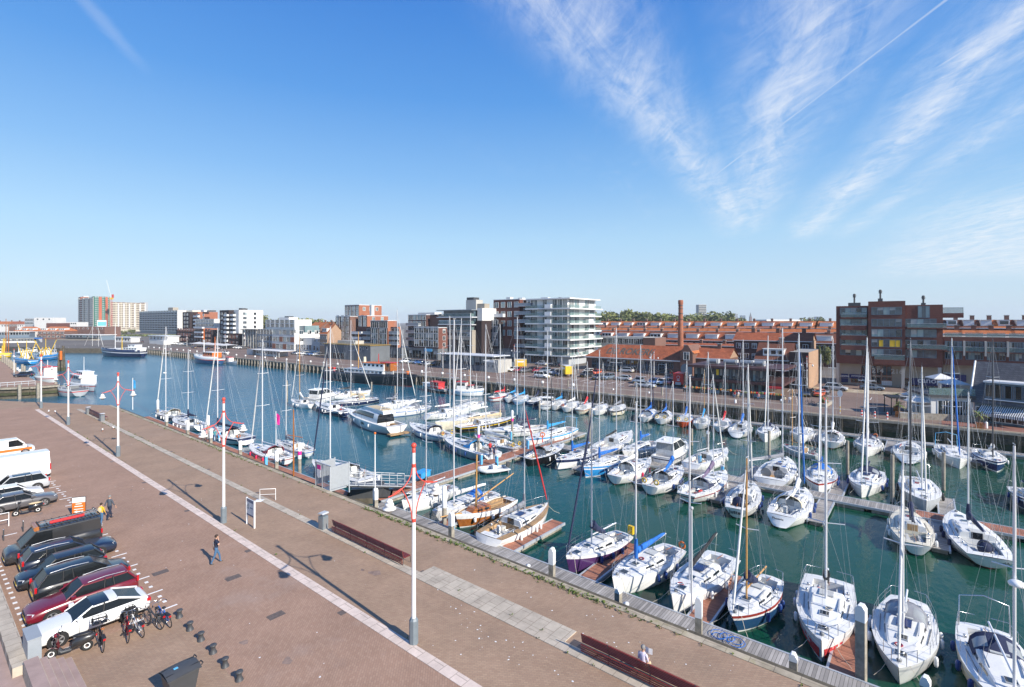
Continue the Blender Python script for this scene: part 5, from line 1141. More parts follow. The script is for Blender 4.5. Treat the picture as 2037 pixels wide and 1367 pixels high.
for i, xx in enumerate(lin(.8, x3-.8, 9)):
 ww = (x3-1.6)/9*.92
 if i not in (0, 4, 5): b.win(xx, .5, ww, z0-3.4, 3.0, 'corten', 'glassdark', 1)
 if i in (2, 3, 4): b.win(xx, z0-2.6, ww, 2.3, 3.0, 'corten', 'glassblue', 1)
 if i == 4: b.win(xx, 1.4, ww, z0-4.2, 3.0, 'corten', 'glassblue', 1); b.win(xx-.0, .3, ww, 1.0, 3.0, 'white', 'render_white', 3)
m_ = b.box('shop_sign', .9, x1*.36, 2.85, 2.95, z0-3.6, z0-2.6, 'signnavy'); letter('sanma', .75, 'white', m_, ((.9+x1*.36)/2, 2.83, z0-3.1), (1, 0, 0), (0, 0, 1))
m_ = b.box('shop_sign', x1*.4, x1*.98, 2.85, 2.95, z0-3.6, z0-2.6, 'signnavy'); letter('parkeergarage', .5, 'white', m_, (x1*.69, 2.83, z0-2.95), (1, 0, 0), (0, 0, 1)); pass
b.box('shop_panel', .9, x1*.36, 2.86, 2.96, .4, z0-3.7, 'signnavy')
letter('214', 1.5, 'palegrey', b.root, (x1+(x2-x1)*.25, 2.86, z0-1.5), (1, 0, 0), (0, 0, 1)); letter('216', 1.5, 'palegrey', b.root, (x1+(x2-x1)*.78, 2.86, z0-1.5), (1, 0, 0), (0, 0, 1))
m_ = b.box('shop_sign', x2+1.2, x3+1.5, 2.7, 2.8, .8, z0-2.7, 'signnavy'); letter('canop', 1.7, 'white', m_, ((x2+x3)/2+1, 2.68, 1.9), (1, 0, 0), (0, 0, 1))
e = FB('apartment_wing', 'long low red brick wing with two window bands and roof terrace', 1877, 2150, 142)
zt_ = e.Z(5, 671)
e.box('wall', 0, e.W, 1., 14, e.Z(0, 726), zt_, 'brick_red'); e.box('ground_floor', 0, e.W, 3.5, 13.5, 0, e.Z(0, 726), 'concrete_tan')
for i, xx in enumerate(lin(0, e.W, 6)):
 ww = e.W/6*.84
 e.win(xx, zf[4]-.25, ww, 1.75, 1., 'frameblue', 'glassblue', 5); e.win(xx, zf[3]-.6, ww, 2.0, 1., 'frameblue', 'glassblue', 6); e.balcony(xx-ww/2-.1, xx+ww/2+.1, 1., .9, zf[3]-.7, 'glassrail', 'brick_red', .95, .2)
 mb = MB(); mb.box(xx+e.W/12-.15, xx+e.W/12+.15, -.1, 1., zf[3]-1.6, zf[3]+1.5, 'concrete'); mb.build('partition_fin', e.root)
 e.box('railing', xx-ww/2, xx+ww/2, 1.2, 1.25, zt_, zt_+.95, 'glassrail')
m_ = e.box('shop_sign', .6, e.X(1925), 3.0, 3.3, e.Z(0, 760), e.Z(0, 752)+.6, 'signnavy'); letter('sar', .8, 'white', m_, (e.X(1925)*.55, 2.98, e.Z(0, 755)), (1, 0, 0), (0, 0, 1))
pm('tower_white', (.82, .82, .80), .6, var=.05, sc=.3)
b = FB('apartment_tower', 'white apartment tower with glass balconies wrapping round each floor', 1050, 1131, 148.2)
D_ = b.D(b.W, 1190); ys = (592, 612.5, 627.8, 643.3, 659, 675.3, 692, 708); zs = [b.Z(b.W, y) for y in ys]
b.box('wall', 1.2, b.W-1.2, 1.4, D_, 0, zs[0]-.4, 'tower_white'); b.box('ground_floor', .4, b.W-.3, .6, D_+1, 0, zs[-1]-.4, 'render_grey')
for i, z in enumerate(zs):
 ov = 1.3 if i else .8
 mb = MB(); mb.box(-.6, b.W+ov, -ov+.3, D_+(1.2 if i % 2 else .2), z-.38, z, 'tower_white'); mb.build('floor_slab', b.root)
 if i:
  h = zs[i-1]-z-.4
  for j, xx in enumerate(lin(1.2, b.W-1.2, 7)):
   ww = (b.W-2.4)/7
   if j in (0, 2, 4, 5, 6): b.win(xx, z+.02, ww*.93, h-.03, 1.4, 'tower_white', ('glasspale', 'glassblue', 'glasspale', 'glasscurt')[(i+j) % 4], 1)
  for j, yy in enumerate(lin(2., D_-1, 5)):
   if j in (0, 1, 3, 4): b.win(yy, z+.02, (D_-3)/5*.9, h-.03, b.W-1.2, 'palegrey', ('glasspale', 'glasscurt')[(i+j) % 2], 1, face='right')
  mb = MB(); mb.box(-.55, b.W+ov-.1, -ov+.36, -ov+.4, z, z+1.05, 'glassrail'); mb.box(b.W+ov-.12, b.W+ov-.08, -ov+.4, D_, z, z+1.05, 'glassrail'); mb.build('balustrade', b.root)
  mb = MB(); xx = b.W*.47; mb.box(xx, xx+2.6, -ov+.1, .5, z, z+1.35, 'tower_white'); mb.build('planter_box', b.root); mb = MB(); mb.box(b.W, b.W+ov+.05, D_*.55, D_*.55+3.4, z, z+1.5 if i % 2 else z+.6, 'tower_white'); mb.build('planter_box', b.root)
for j, xx in enumerate(lin(1, b.W-5, 5)): b.win(xx, .2, 2.4, 4.0, .6, 'frameblue', 'glassdark', 1)
mb = MB(); mb.box(3, 6, 4, 6, zs[0], zs[0]+.6, 'lightgrey'); mb.box(10, 11, 5, 6, zs[0], zs[0]+.5, 'midgrey'); mb.build('roof_vent', b.root)
def facade_block(b, x0, x1, y0, dp, z0, z1, k, nx, rows, w, h, fr='white', gl='glassblue', nm=1, end=None, end_rows=(), sill=False, endn=2):
 b.box('wall', x0, x1, y0, y0+dp, z0, z1, k)
 mb = MB(); mb.box(x0-.1, x1+.1, y0-.1, y0+.3, z1, z1+.25, 'palegrey'); mb.box(x1-.2, x1+.1, y0+.3, y0+dp, z1, z1+.25, 'palegrey'); mb.build('cornice', b.root)
 b.wins(lin(x0, x1, nx), rows, w, h, y=y0, fr=fr, gl=gl, nm=nm, sill=sill)
 if end:
  mb = MB(); mb.box(x1, x1+.06, y0+.02, y0+dp, z0, z1-.02, end); mb.build('end_wall', b.root)  # end brick paler than the front: sunlight painted into its colour
  for z in end_rows:
   for yy in lin(y0+1, y0+dp-1, endn): b.win(yy, z, 1.5, 1.7, x1+.06, 'white', gl, 1, face='right')
def rows(z0, z1, n, h=0): return [z0+(z1-z0)*i/n+.6 for i in range(n)]
b = FB('apartment_building', 'tall dark red brick block with balconies beside the white tower', 942, 1049, 150)
xa, xb, xc = b.X(972), b.X(1024), b.W
zt = b.Z(xa, 597); facade_block(b, xa, xb, 3, 12, 0, zt, 'brick_red', 4, rows(9, zt, 4), 2.0, 2.2, 'palegrey', 'glasspale', 1)
b.box('wall', xb+.02, xc, 5, 14, 0, b.Z(xb, 610), 'brick_dark'); mb = MB(); mb.box(xb+.3, xc, 5.6, 14, b.Z(xb, 610), zt-.2, 'brick_orange_and_lit'); mb.build('penthouse', b.root)  # penthouse brick colour has the sunlight painted in
for i in range(6):
 z = 5.5+i*3.1; b.balcony(xb-2.5, xc-.5, 5, 2.2, z, 'zinc', 'palegrey', 1.0); b.wins(lin(xb+.4, xc-.4, 3), [z+.1], 2.0, 2.2, y=5, fr='palegrey', gl='glassdark')
b.balcony(xa-1, xa+6, 3, 1.6, b.Z(xa, 630), 'palegrey', 'palegrey', 1.1)
b.box('wall', 0, b.X(991), 0, 3, 4.6, b.Z(0, 640), 'brick_black'); b.box('ground_floor', 0, xc, .8, 6, 0, 4.6, 'plinth')
z_ = b.Z(0, 640);
for xx in (b.X(951), b.X(981)): b.wins([xx-1.3, xx+1.3], rows(5, z_, 4), 2.3, 2.7, y=0, fr='palegrey', gl='glassblue', nm=1)
mb = MB(); mb.box(xa+4, xa+6, 6, 8, zt, zt+1.2, 'render_white'); mb.box(xb-3, xb-1, 6, 8, zt, zt+.8, 'render_white'); mb.build('roof_vent', b.root)
b.wins(lin(1, xc-1, 7), [.4], 3.0, 3.2, y=.8, fr='frameblue', gl='glassdark')
b = FB('apartment_building', 'grey building with glass top floors and a concrete stair tower with dark top', 873, 951, 142)
xa = b.X(939)
b.box('wall', 0, xa, 0, 12, 0, b.Z(0, 656), 'concrete_tan'); b.wins([xa*.22], [b.Z(0, 668)], xa*.4, 1.6, fr='palegrey', gl='glassdark', nm=3); b.win(xa*.72, b.Z(0, 668), xa*.45, 1.6, 0, 'palegrey', 'glassdark', 4)
b.win(xa*.5, b.Z(0, 698), xa*.86, b.Z(0, 674)-b.Z(0, 698), 0, 'midgrey', 'glassdark', 5)
for k_, (t, u) in enumerate(((617, 630), (631, 644), (645, 655.5))):
 z, z2 = b.Z(0, u), b.Z(0, t); ind = .8 if k_ < 2 else 2.0
 b.box('glass_storey', ind+.4, xa-.4, 1.5, 11, z, z2-.3, 'glassblue' if k_ < 2 else 'glassdark'); b.box('floor_slab', -.8 if k_ < 2 else 0, xa+.3, -.6, 11.5, z2-.3, z2, 'zinc' if k_ == 0 else 'palegrey'); b.balcony(0, xa-.2, 1.3, 1.6, z, 'glassrail', 'zinc', 1.1)
b.box('wall', xa+.3, b.W, 2, 13, 0, b.Z(xa, 638), 'brick_black'); b.box('white_wall', xa+.35, b.W-.2, 2.6, 12, b.Z(xa, 638), b.Z(xa, 613), 'render_white')
xt, xu = b.X(927, 4), b.X(947, 4); mb = MB(); mb.box(xt, xu, 4, 8, b.Z(0, 617), b.Z(xt, 597, 4), 'concrete'); mb.box(xt+.2, xu-1.5, 4.2, 7.5, b.Z(xt, 597, 4), b.Z(xt, 592, 4), 'darkgrey'); mb.box(xu, b.X(962, 4), 4.5, 7.5, b.Z(0, 617), b.Z(xt, 605, 4), 'concrete_tan'); mb.build('stair_tower', b.root)
b = FB('pavilion', 'low grey pavilion with curved glass front and a pale block on the quay', 873, 993, 114)
xa = b.X(966); z = b.Z(0, 703)
b.box('wall', 0, xa, .5, 7, 0, b.Z(0, 723), 'plinth'); b.box('glass_storey', .3, xa-.2, .8, 6.5, b.Z(0, 723), z-.2, 'glassblue'); b.box('roof', -.5, b.X(984), -.4, 7.5, z-.2, z, 'palegrey')
b.box('pale_block', xa, b.W, -.4, 6, 0, b.Z(xa, 715), 'concrete'); m_ = b.box('sign', xa+.6, xa+3.8, -.5, -.42, b.Z(xa, 720), b.Z(xa, 715.5), 'white')
for xx in (xa+1.7, xa+3.2):
 mb = MB(); mb.torus((xx, -.42, 1.9), .28, .07, 'darkgrey', 'y', 14, 5); mb.build('porthole', b.root)
for xx in lin(.4, xa-.4, 8): b.win(xx, b.Z(0, 722), 1.9, b.Z(0, 705)-b.Z(0, 722), .8, 'frameblue', 'glassblue', 1)
b = FB('apartment_building', 'dark brick block with white framed windows above grey shop fronts', 797, 872, 137)
xa = b.X(833); z4 = 4.4
facade_block(b, 0, xa, 4, 10, 0, b.Z(0, 627), 'brick_dark', 4, rows(z4, b.Z(0, 627), 5), 2.2, 2.2, 'palegrey', 'glasspale', 1)
b.box('wall', xa+.02, b.W+2, 6, 14, 0, b.Z(xa, 629), 'brick_brown'); mb = MB(); mb.box(xa+6, b.W+6, 5.5, 13, b.Z(xa, 643), b.Z(xa, 637), 'render_white'); mb.build('balustrade', b.root)
xb = b.X(824); facade_block(b, xb, b.W, 0, 6, z4, b.Z(xb, 652), 'brick_dark', 5, rows(z4, b.Z(xb, 652), 3), 2.6, 2.7, 'palegrey', 'glassdark', 1, 'brick_red', rows(z4, b.Z(xb, 652), 3), endn=1)
b.box('ground_floor', -.5, b.W, -.3, 9, 0, z4-.02, 'plinth'); b.wins(lin(.5, b.W-.5, 6), [.3], 3.6, 3.2, y=-.3, fr='frameblue', gl='glassdark', nm=1)
for i in range(3): b.balcony(.3, xb-.3, 4, 1.6, z4+3+i*3.0, 'zinc', 'palegrey')
m_ = b.box('shop_sign', b.X(846), b.X(861), -.45, -.35, 3.2, 4.3, 'signblue')
mb = MB(); mb.box(4, 14, 6, 10, b.Z(0, 627), b.Z(0, 622), 'render_white'); mb.build('roof_plant', b.root)
b = FB('apartment_building', 'stepped brick apartment block with orange sunlit end walls', 664, 797, 134)
xs = lambda px, y=0: b.X(px, y); z4 = 4.2
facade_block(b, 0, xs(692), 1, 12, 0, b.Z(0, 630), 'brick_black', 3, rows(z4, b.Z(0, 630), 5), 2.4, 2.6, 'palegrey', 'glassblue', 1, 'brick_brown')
y_ = 7; facade_block(b, xs(686, y_), xs(714, y_), y_, b.D(xs(714, y_), 759)-y_, 0, b.Z(xs(686, y_), 608, y_), 'brick_dark', 4, [b.Z(xs(700, y_), q, y_) for q in (643, 635, 627, 618)], 1.9, 2.1, 'palegrey', 'glasspale', 1, 'brick_orange_and_lit', [b.Z(xs(714, y_), 618, y_)], endn=3)
y_ = 4; facade_block(b, xs(712, y_), xs(730, y_), y_, b.D(xs(730, y_), 772)-y_, 0, b.Z(xs(712, y_), 629, y_), 'brick_dark', 2, [b.Z(xs(716, y_), q, y_) for q in (678, 668, 658, 648, 638)], 2.0, 2.2, 'palegrey', 'glasspale', 1, 'brick_orange_and_lit', [b.Z(xs(730, y_), 638, y_)], endn=2)
facade_block(b, xs(737), xs(771), 0, b.D(xs(771), 789), z4, b.Z(xs(737), 638.5), 'brick_dark', 2, [b.Z(xs(740), q)-.0 for q in (685, 674, 663)], 4.6, 2.3, 'palegrey', 'glassblue', 2, 'brick_orange_and_lit', (), endn=1)
b.wins(lin(xs(737), xs(771), 2), [b.Z(xs(740), 652.5)], 5.6, 2.7, fr='palegrey', gl='glassdark', nm=3)
b.box('wall', xs(771)+.1, xs(790, 1.5), 1.5, b.D(xs(790, 1.5), 797), z4, b.Z(xs(771), 650.5), 'brick_dark'); mb = MB(); x_ = xs(790, 1.5); mb.box(x_, x_+.06, 1.5, b.D(x_, 797), z4, b.Z(x_, 650.5), 'brick_orange_and_lit'); mb.build('end_wall', b.root)  # end face takes the same painted sunlit tone
for q in (685, 674.5, 664):
 b.balcony(xs(719), xs(736), 2.5, 2.0, b.Z(xs(720), q), 'zinc', 'palegrey'); b.balcony(xs(771)+.3, xs(789), 1.5, 1.2, b.Z(xs(775), q), 'zinc', 'palegrey'); b.balcony(xs(692)+.1, xs(712), 3.5, 1.8, b.Z(xs(695), q), 'palegrey', 'palegrey')
 b.wins([xs(724), xs(731)], [b.Z(xs(720), q)], 2.6, 2.2, y=2.5, fr='palegrey', gl='glassdark'); b.wins([xs(776), xs(784)], [b.Z(xs(775), q)], 2.6, 2.2, y=1.5, fr='palegrey', gl='glassblue')
b.box('wall', xs(712)-4, xs(737)-.05, 2.5, 12, z4, b.Z(xs(720), 650), 'brick_dark')
b.box('ground_floor', .5, b.W, .4, 12, 0, z4-.02, 'plinth'); b.wins(lin(1, b.W-1, 10), [.3], 3.4, 3.2, y=.4, fr='frameblue', gl='glassdark', nm=1)
mb = MB(); mb.box(xs(737, 8), xs(741, 8), 7.5, 9, b.Z(xs(737, 8), 628, 8), b.Z(xs(737, 8), 607, 8), 'render_white'); mb.build('chimney_shaft', b.root)
b = FB('pavilion', 'dark grey pavilion with round portholes and a zigzag mural under a gold roof edge', 646, 737, 116.5)
z = b.Z(0, 684); b.box('wall', 0, b.W, 0, 9, .0, z, 'plinth'); b.box('roof', -.4, b.W+.3, -.4, 9.4, z, z+.25, 'gold'); b.box('roof_plant', b.W*.15, b.W*.55, 3, 7, z+.25, z+1.5, 'concrete')
mb = MB()
for i in range(7):
 x_ = b.W*.02+i*b.W*.06; mb.tube([(x_, -.02, z-.4), (x_+b.W*.03, -.02, z-3), (x_+b.W*.06, -.02, z-.4)], .09, 'midgrey', 4)
mb.build('mural', b.root)
for px, py, rr in ((707, 692, .5), (717, 695, .7), (705, 697, .35), (723, 693.5, .3), (730, 692.5, .6), (712, 688, .25)):
 x_ = b.X(px); zz = b.Z(x_, py); mb = MB(); mb.torus((x_, -.03, zz), rr, .09, 'palegrey', 'y', 14, 5); mb.face([(x_+rr*.95*cos(a*pi/7), -.02, zz+rr*.95*sin(a*pi/7)) for a in range(14)], 'glassdark'); mb.build('porthole', b.root)
b.wins(lin(.3, b.W*.45, 5), [.2], 3.0, 2.4, fr='frameblue', gl='glassdark')
b = FB('white_building', 'low white building with a taller plain block and small windows', 576, 645, 134)
xa = b.X(622); b.box('wall', b.X(584), b.X(612), 4, 14, 0, b.Z(0, 672), 'render_white'); b.box('wall', 0, xa, 0, 4, 0, b.Z(0, 685), 'render_grey'); b.box('wall', xa+.02, b.W, -.5, 12, 0, b.Z(xa, 674), 'render_grey')
b.wins(lin(1, xa-1, 8), [1.], 1.6, 2.6, fr='white', gl='glassdark'); b.wins(lin(xa+1, b.W-1, 3), [1.], 1.6, 2.4, y=-.5, fr='white', gl='glassdark'); b.wins([xa+3, xa+6], [5.2], 1.4, 1.4, y=-.5, fr='white', gl='glassdark'); b.box('wall', -3, b.X(584)-.1, 3, 12, 0, b.Z(0, 676), 'glassblue')
def gable_house(label, p0, p1, dp, ze, zr, wk, rk, cat='house', group=None, name='house', dormers=0, chim=1, nw=3, floors=2, hip=0., end=None):
 b = Bd(name, label, p0, p1, cat, group)
 b.box('wall', 0, b.W, 0, dp, 0, ze, wk)
 mb = MB(); o = .35; A = [(-o+0, -o, ze-.1), (b.W+o, -o, ze-.1), (b.W+o-hip, dp/2, zr), (-o+hip, dp/2, zr), (-o, dp+o, ze-.1), (b.W+o, dp+o, ze-.1)]
 mb.face([A[0], A[1], A[2], A[3]], rk); mb.face([A[5], A[4], A[3], A[2]], rk)
 if hip: mb.face([A[1], A[5], A[2]], rk); mb.face([A[4], A[0], A[3]], rk)
 mb.box(-o, b.W+o, -o-.12, -o, ze-.25, ze-.08, 'white')
 r_ = mb.build('roof', b.root)
 if not hip:
  mb = MB()
  for x_ in (0., b.W): mb = MB(); mb.face([(x_, 0, ze-.01), (x_, dp, ze-.01), (x_, dp/2, zr-.12)], end or wk); mb.build('gable', b.root)
 for i in range(chim):
  mb = MB(); x_ = b.W*(i+.5)/chim+1.; mb.box(x_-.45, x_+.45, dp/2-.4, dp/2+.4, zr-.5, zr+1.1, 'brick_brown'); mb.box(x_-.55, x_+.55, dp/2-.5, dp/2+.5, zr+1.1, zr+1.25, 'concrete'); mb.build('chimney', r_)
 for i in range(dormers):
  x_ = b.W*(i+.5)/dormers; w_ = b.W/dormers*.62; zd_ = ze+(zr-ze)*.22; yd = dp/2*.22-.35
  mb = MB(); mb.box(x_-w_/2, x_+w_/2, yd, dp/2*.9, zd_, zd_+1.5, 'white'); mb.box(x_-w_/2-.15, x_+w_/2+.15, yd-.2, dp/2*.9, zd_+1.5, zd_+1.62, 'render_white'); d_ = mb.build('dormer', r_)
  nn = max(1, int(w_/1.3))
  for q in lin(x_-w_/2+.05, x_+w_/2-.05, nn): b.win(q, zd_+.3, w_/nn*.86, 1.05, yd, 'white', 'glassdark', 0, parent=d_)
 if floors and nw: b.wins(lin(.2, b.W-.2, nw), [ze-2.4-2.9*i for i in range(floors) if ze-2.4-2.9*i > 0], b.W/nw*.62, 1.5, fr='white', gl='glassdark', nm=1)
 return b
gable_house('house with a bright orange roof and white dormer behind the low white building', AT(636, 232), AT(651, 227), 8, 9.4, 14., 'brick_tan', 'roof_tile_bright', dormers=1)
for i, (pa, pb, d_) in enumerate(((614, 626, 300), (626, 637, 297), (637, 652, 300))):
 gable_house('small terraced house with orange tiled roof before the distant trees, %s' % ('nearest the white flats', 'with pale gable', 'behind the bright orange roof')[i], AT(pa, d_), AT(pb, d_-4), 9, 11.5, 14.8, 'brick_brown', 'roof_tile_bright', group='terraced houses on the hill', nw=2)
b = FB('office_building', 'grey and white low building with glass penthouse and brick panels', 512, 588, 134)
xa = b.X(543); xb = b.X(577); z = b.Z(0, 660)
b.box('wall', 0, xa, 0, 14, 0, z, 'bluegrey'); b.box('wall', xa+.05, b.W, -.6, 14, 0, b.Z(xa, 661), 'render_white')
b.wins(lin(.4, xa-.4, 5), [1., 4.6, 8.], 2.6, 2.8, fr='palegrey', gl='glassdark', nm=1)
for z_ in (1.2, 4.9, 8.6):
 for y_ in (3, 7.5, 11.5): b.win(y_, z_, 2.2, 1.9, b.W, 'white', 'glassdark', 1, face='right')
for i in range(3):
 for j, xx in enumerate(lin(xa+.6, b.W-.4, 6)):
  if (i+j) % 3: b.win(xx, .8+i*3.7, 3.6, 2.6, -.6, 'white', 'glassblue' if (i+j) % 2 else 'glasspale', 2)
  else: mb = MB(); mb.box(xx-1.9, xx+1.9, -.68, -.6, .8+i*3.7, 3.4+i*3.7, 'brick_orange_and_lit' if i < 2 else 'glasscurt'); mb.build('brick_panel', b.root)
b.box('penthouse', b.X(519), xb, 2.5, 12, z, b.Z(0, 636), 'render_white');
for q in (638, 645.5): b.wins(lin(b.X(520), xb, 6), [b.Z(0, q+5.5)], 4.0, 2.0, y=2.5, fr='palegrey', gl='glassblue', nm=2)
b.box('terrace_rail', .2, b.W-.2, .2, .28, b.Z(xa, 661), b.Z(xa, 655), 'glassrail'); b.box('wall', xb, b.W, 5, 13, z, b.Z(xb, 648), 'glasspale'); mb = MB(); mb.box(b.X(540), b.X(560), 4, 9, b.Z(0, 636), b.Z(0, 632), 'render_white'); mb.box(b.X(548), b.X(555), 5, 8, b.Z(0, 632), b.Z(0, 629.5), 'darkgrey'); mb.build('roof_plant', b.root)
b = FB('colonnade_building', 'grey building behind a row of tall slim columns', 480, 511.5, 134)
b.box('wall', 0, b.W, 2, 14, 0, b.Z(0, 656), 'midgrey'); b.box('roof', -.5, b.W, -.4, 14, b.Z(0, 656), b.Z(0, 654.5), 'concrete_tan')
for xx in lin(0, b.W, 6):
 mb = MB(); mb.box(xx-.3, xx+.3, 0, .6, 0, b.Z(0, 656), 'concrete'); mb.build('column', b.root)
b.wins(lin(.3, b.W-.3, 6), [.5, 4.5, 8.], 3.2, 2.9, y=2, fr='palegrey', gl='glassblue', nm=2)
b = FB('apartment_building', 'white and dark brown apartment block with stacked balconies', 437, 455, 136)
zt = b.Z(0, 617.5); b.box('wall', 0, b.W, 0, 10, 0, zt, 'brick_black'); y2 = b.D(b.W, 474)
mb = MB(); q = max(b.W+4, b.X(474, 12)); q2 = max(q+6, b.X(513, 15)); mb.box(b.W, q, 3, 14, 0, zt-.2, 'render_white'); mb.box(q, q2, 1.5, 16, 0, b.Z(b.W, 617), 'render_white'); mb.box(b.W+.2, q-1, 2, 3, 0, b.Z(b.W, 626), 'bluegrey'); mb.build('wall', b.root)
b.wins([3, 8], rows(2, zt-1, 7), 2.2, 1.7, fr='palegrey', gl='glassblue'); b.wins([b.W+2.5, b.W+6.5], rows(2, b.Z(b.W, 628), 6), 2.6, 1.9, y=2, fr='palegrey', gl='glassblue')
for i in range(7): b.balcony(q-2, q+2, 1.5, 1.6, 3+i*(zt-4)/7, 'palegrey', 'render_white', 1.0); b.balcony(b.W-4, b.W+.5, 0, 1.4, 3+i*(zt-4)/7, 'palegrey', 'palegrey', 1.)
for z_ in rows(2.4, zt-1, 7): b.win(5, z_, 2.2, 1.7, q2, 'palegrey', 'glassblue', 1, face='right'); b.win(11, z_, 1.6, 1.7, q2, 'palegrey', 'glassdark', 0, face='right')
b.wins([q], rows(2.4, zt-1, 7), 3.4, 1.8, y=1.48, fr='midgrey', gl='glassdark', nm=1)
mb = MB(); mb.box(q-2, q+1, 5, 8, zt-.2, zt+1.2, 'darkgrey'); mb.box(q2-5, q2-3, 5, 8, zt-.2, zt+1., 'darkgrey'); mb.build('roof_plant', b.root)
b.box('annex', b.W, b.X(478), -.6, 1.4, 0, b.Z(b.W, 663), 'brick_black'); b.wins(lin(b.W+1, b.X(477), 3), [1., 4.8], 3, 2.4, y=-.6, fr='corten', gl='glassdark')
b = FB('apartment_building', 'dark brick block with an orange sunlit side and glassy white penthouses', 363, 377, 140)
zt = b.Z(0, 621); b.box('wall', 0, b.W, 0, 12, 0, zt, 'brick_black'); mb = MB(); mb.box(b.W, max(b.W+6, b.X(421, 15)), 3, 16, 0, zt, 'brick_orange_and_lit'); mb.build('wall', b.root)  # orange flank of the dark block: sunlight put into the brick colour
b.wins([b.W*.3, b.W*.7], rows(2, zt-.5, 7), 2.2, 1.7, fr='palegrey', gl='glassdark')
q = (zt-9)/5
for i in range(5): b.balcony(b.X(389, 3), b.X(398, 3), 3, 1.6, 8+i*q, 'palegrey', 'palegrey', 1.); b.win(b.X(394, 3), 8.1+i*q, 6, 2, 3, 'palegrey', 'glassblue', 2); b.win(b.X(394, 3)+9, 8.4+i*q, 2.4, 1.8, 3, 'palegrey', 'glassblue', 0)
mb = MB(); mb.box(b.X(390, 3), b.X(396, 3), 6, 10, zt, zt+1.4, 'palegrey'); mb.box(b.X(402, 3), b.X(408, 3), 6, 10, zt, zt+1., 'darkgrey'); mb.build('roof_plant', b.root)
b.box('glass_storey', b.X(395), b.X(433), -2, 6, b.Z(0, 652), b.Z(0, 635), 'render_white'); b.wins(lin(b.X(396), b.X(432), 7), [b.Z(0, 649), b.Z(0, 642)], 4., 2.2, y=-2, fr='palegrey', gl='glassblue', nm=1)
b.box('wall', 0, b.X(434), -4, 8, 0, b.Z(0, 655.5), 'brick_black'); b.wins(lin(2, b.X(433), 12), [1.5, 5., 8.2], 3.2, 2.2, y=-4, fr='corten', gl='glassdark', nm=1)
for i in range(3): b.balcony(b.X(404), b.X(420), -4, 1.5, 4.5+i*3, 'palegrey', 'corten', 1.)
def slab(label, pa, da, pb, db, ztop, nfl, nb, k, bk, wk, dp=14, name='apartment_slab'):
 b = Bd(name, label, AT(pa, da), AT(pb, db)); b.box('wall', 0, b.W, 0, dp, 0, ztop, k)
 for i in range(nfl):
  z = 3+(ztop-3)*i/nfl; fh = (ztop-3)/nfl
  mb = MB(); mb.box(.5, b.W-.5, -1.2, 0, z, z+.25, bk); mb.box(.5, b.W-.5, -1.2, -1.1, z+.25, z+1.2, bk); mb.build('balcony', b.root)
  mb = MB(); mb.box(.5, b.W-.5, -.06, 0, z+1., z+fh-.2, wk)
  for q in range(nb+1): mb.box(.5+(b.W-1)*q/nb-.25, .5+(b.W-1)*q/nb+.25, -1.1, 0, z+.25, z+fh, k)
  mb.build('window_band', b.root)
 return b
slab('grey high rise wing with dark balconies left of the green scaffold netting', 158, 775, 187, 735, 51, 16, 3, 'concrete', 'concrete', 'glassdark')
b = slab('high rise end under green and orange scaffold netting with a billboard', 187.3, 733, 218, 747, 52, 16, 6, 'greynet', 'greynet', 'render_grey')
for pa, pb in ((196, 202), (209, 214)):
 b.box('netting', b.X(pa), b.X(pb), -1.9, -1.3, 4, 51.5, 'orangenet')
m_ = b.box('billboard', b.X(192), b.X(211), -3, -2.2, b.Z(0, 650), b.Z(0, 637), 'white'); m3 = b.box('poster', b.X(193), b.X(210), -3.1, -3.01, b.Z(0, 648.5), b.Z(0, 640), 'signblue', m_)
b = slab('long cream high rise with rows of red brown balconies and window gaps', 219, 748, 289, 800, 44.5, 15, 7, 'cream', 'cream', 'brick_brown')
b.box('stair_tower', b.W, b.W+6, 2, 12, 0, 46, 'render_grey')
for q in lin(2, b.W-2, 6): b.box('white_panel', q+4., q+6., -1.35, -1.22, 6, 43, 'render_white')
p = AT(156, 790); b = Bd('stair_block', 'white and brown end block of the high rise with a brick strip', p, AT(160, 770)); b.box('wall', -2, b.W+2, 0, 10, 0, 53, 'brick_orange_and_lit'); b.box('stair_head', 2, 24, 4, 10, 50, 54.5, 'render_white')
b = slab('long grey green flat with eight rows of glass balconies and a white end wall', 279, 670, 355, 600, 28.6, 9, 14, 'bluegrey', 'zinc', 'glassdark', 12)
mb = MB(); mb.box(b.W, b.W+.3, -1.2, 12, 0, 28.8, 'render_white'); mb.box(b.W+.3, b.W+18, 8, 20, 0, 28.6, 'cream'); mb.build('end_wall', b.root); mb = MB(); mb.box(b.W*.68, b.W*.8, 3, 9, 28.6, 32.5, 'concrete_tan'); mb.build('roof_plant', b.root)
p = AT(221, 722); r = thing('tower_crane', 'red and white tower crane beside the scaffolded high rise', 'crane', p, TH-pi/2)
mb = MB();
for s in (-1, 1):
 for t in (-1, 1): mb.box(s*.9-.12, s*.9+.12, t*.9-.12, t*.9+.12, 0, 47, 'red')
for i in range(24):
 mb.tube([(-.9, -.9, i*2-.0), (.9, -.9, i*2+2)], .1, 'red' if i < 12 else 'palegrey', 4); mb.tube([(.9, .9, i*2), (-.9, .9, i*2+2)], .1, 'red' if i < 12 else 'palegrey', 4)
mb.build('mast', r)
mb = MB(); mb.box(-1.6, 2.5, -1.2, 1.2, 47, 49.5, 'yellow'); mb.box(1.5, 3.2, -1, 1, 49.5, 54, 'red'); mb.build('cab', r)
mb = MB()
for s in (-.6, .6): mb.tube([(0, s, 49), (-6.6, s, 75)], .14, 'palegrey', 4)
for i in range(12): mb.tube([(-6.6*i/12, -.6, 49+26*i/12), (-6.6*(i+1)/12, .6, 49+26*(i+1)/12)], .09, 'palegrey', 4)
mb.build('jib', r)
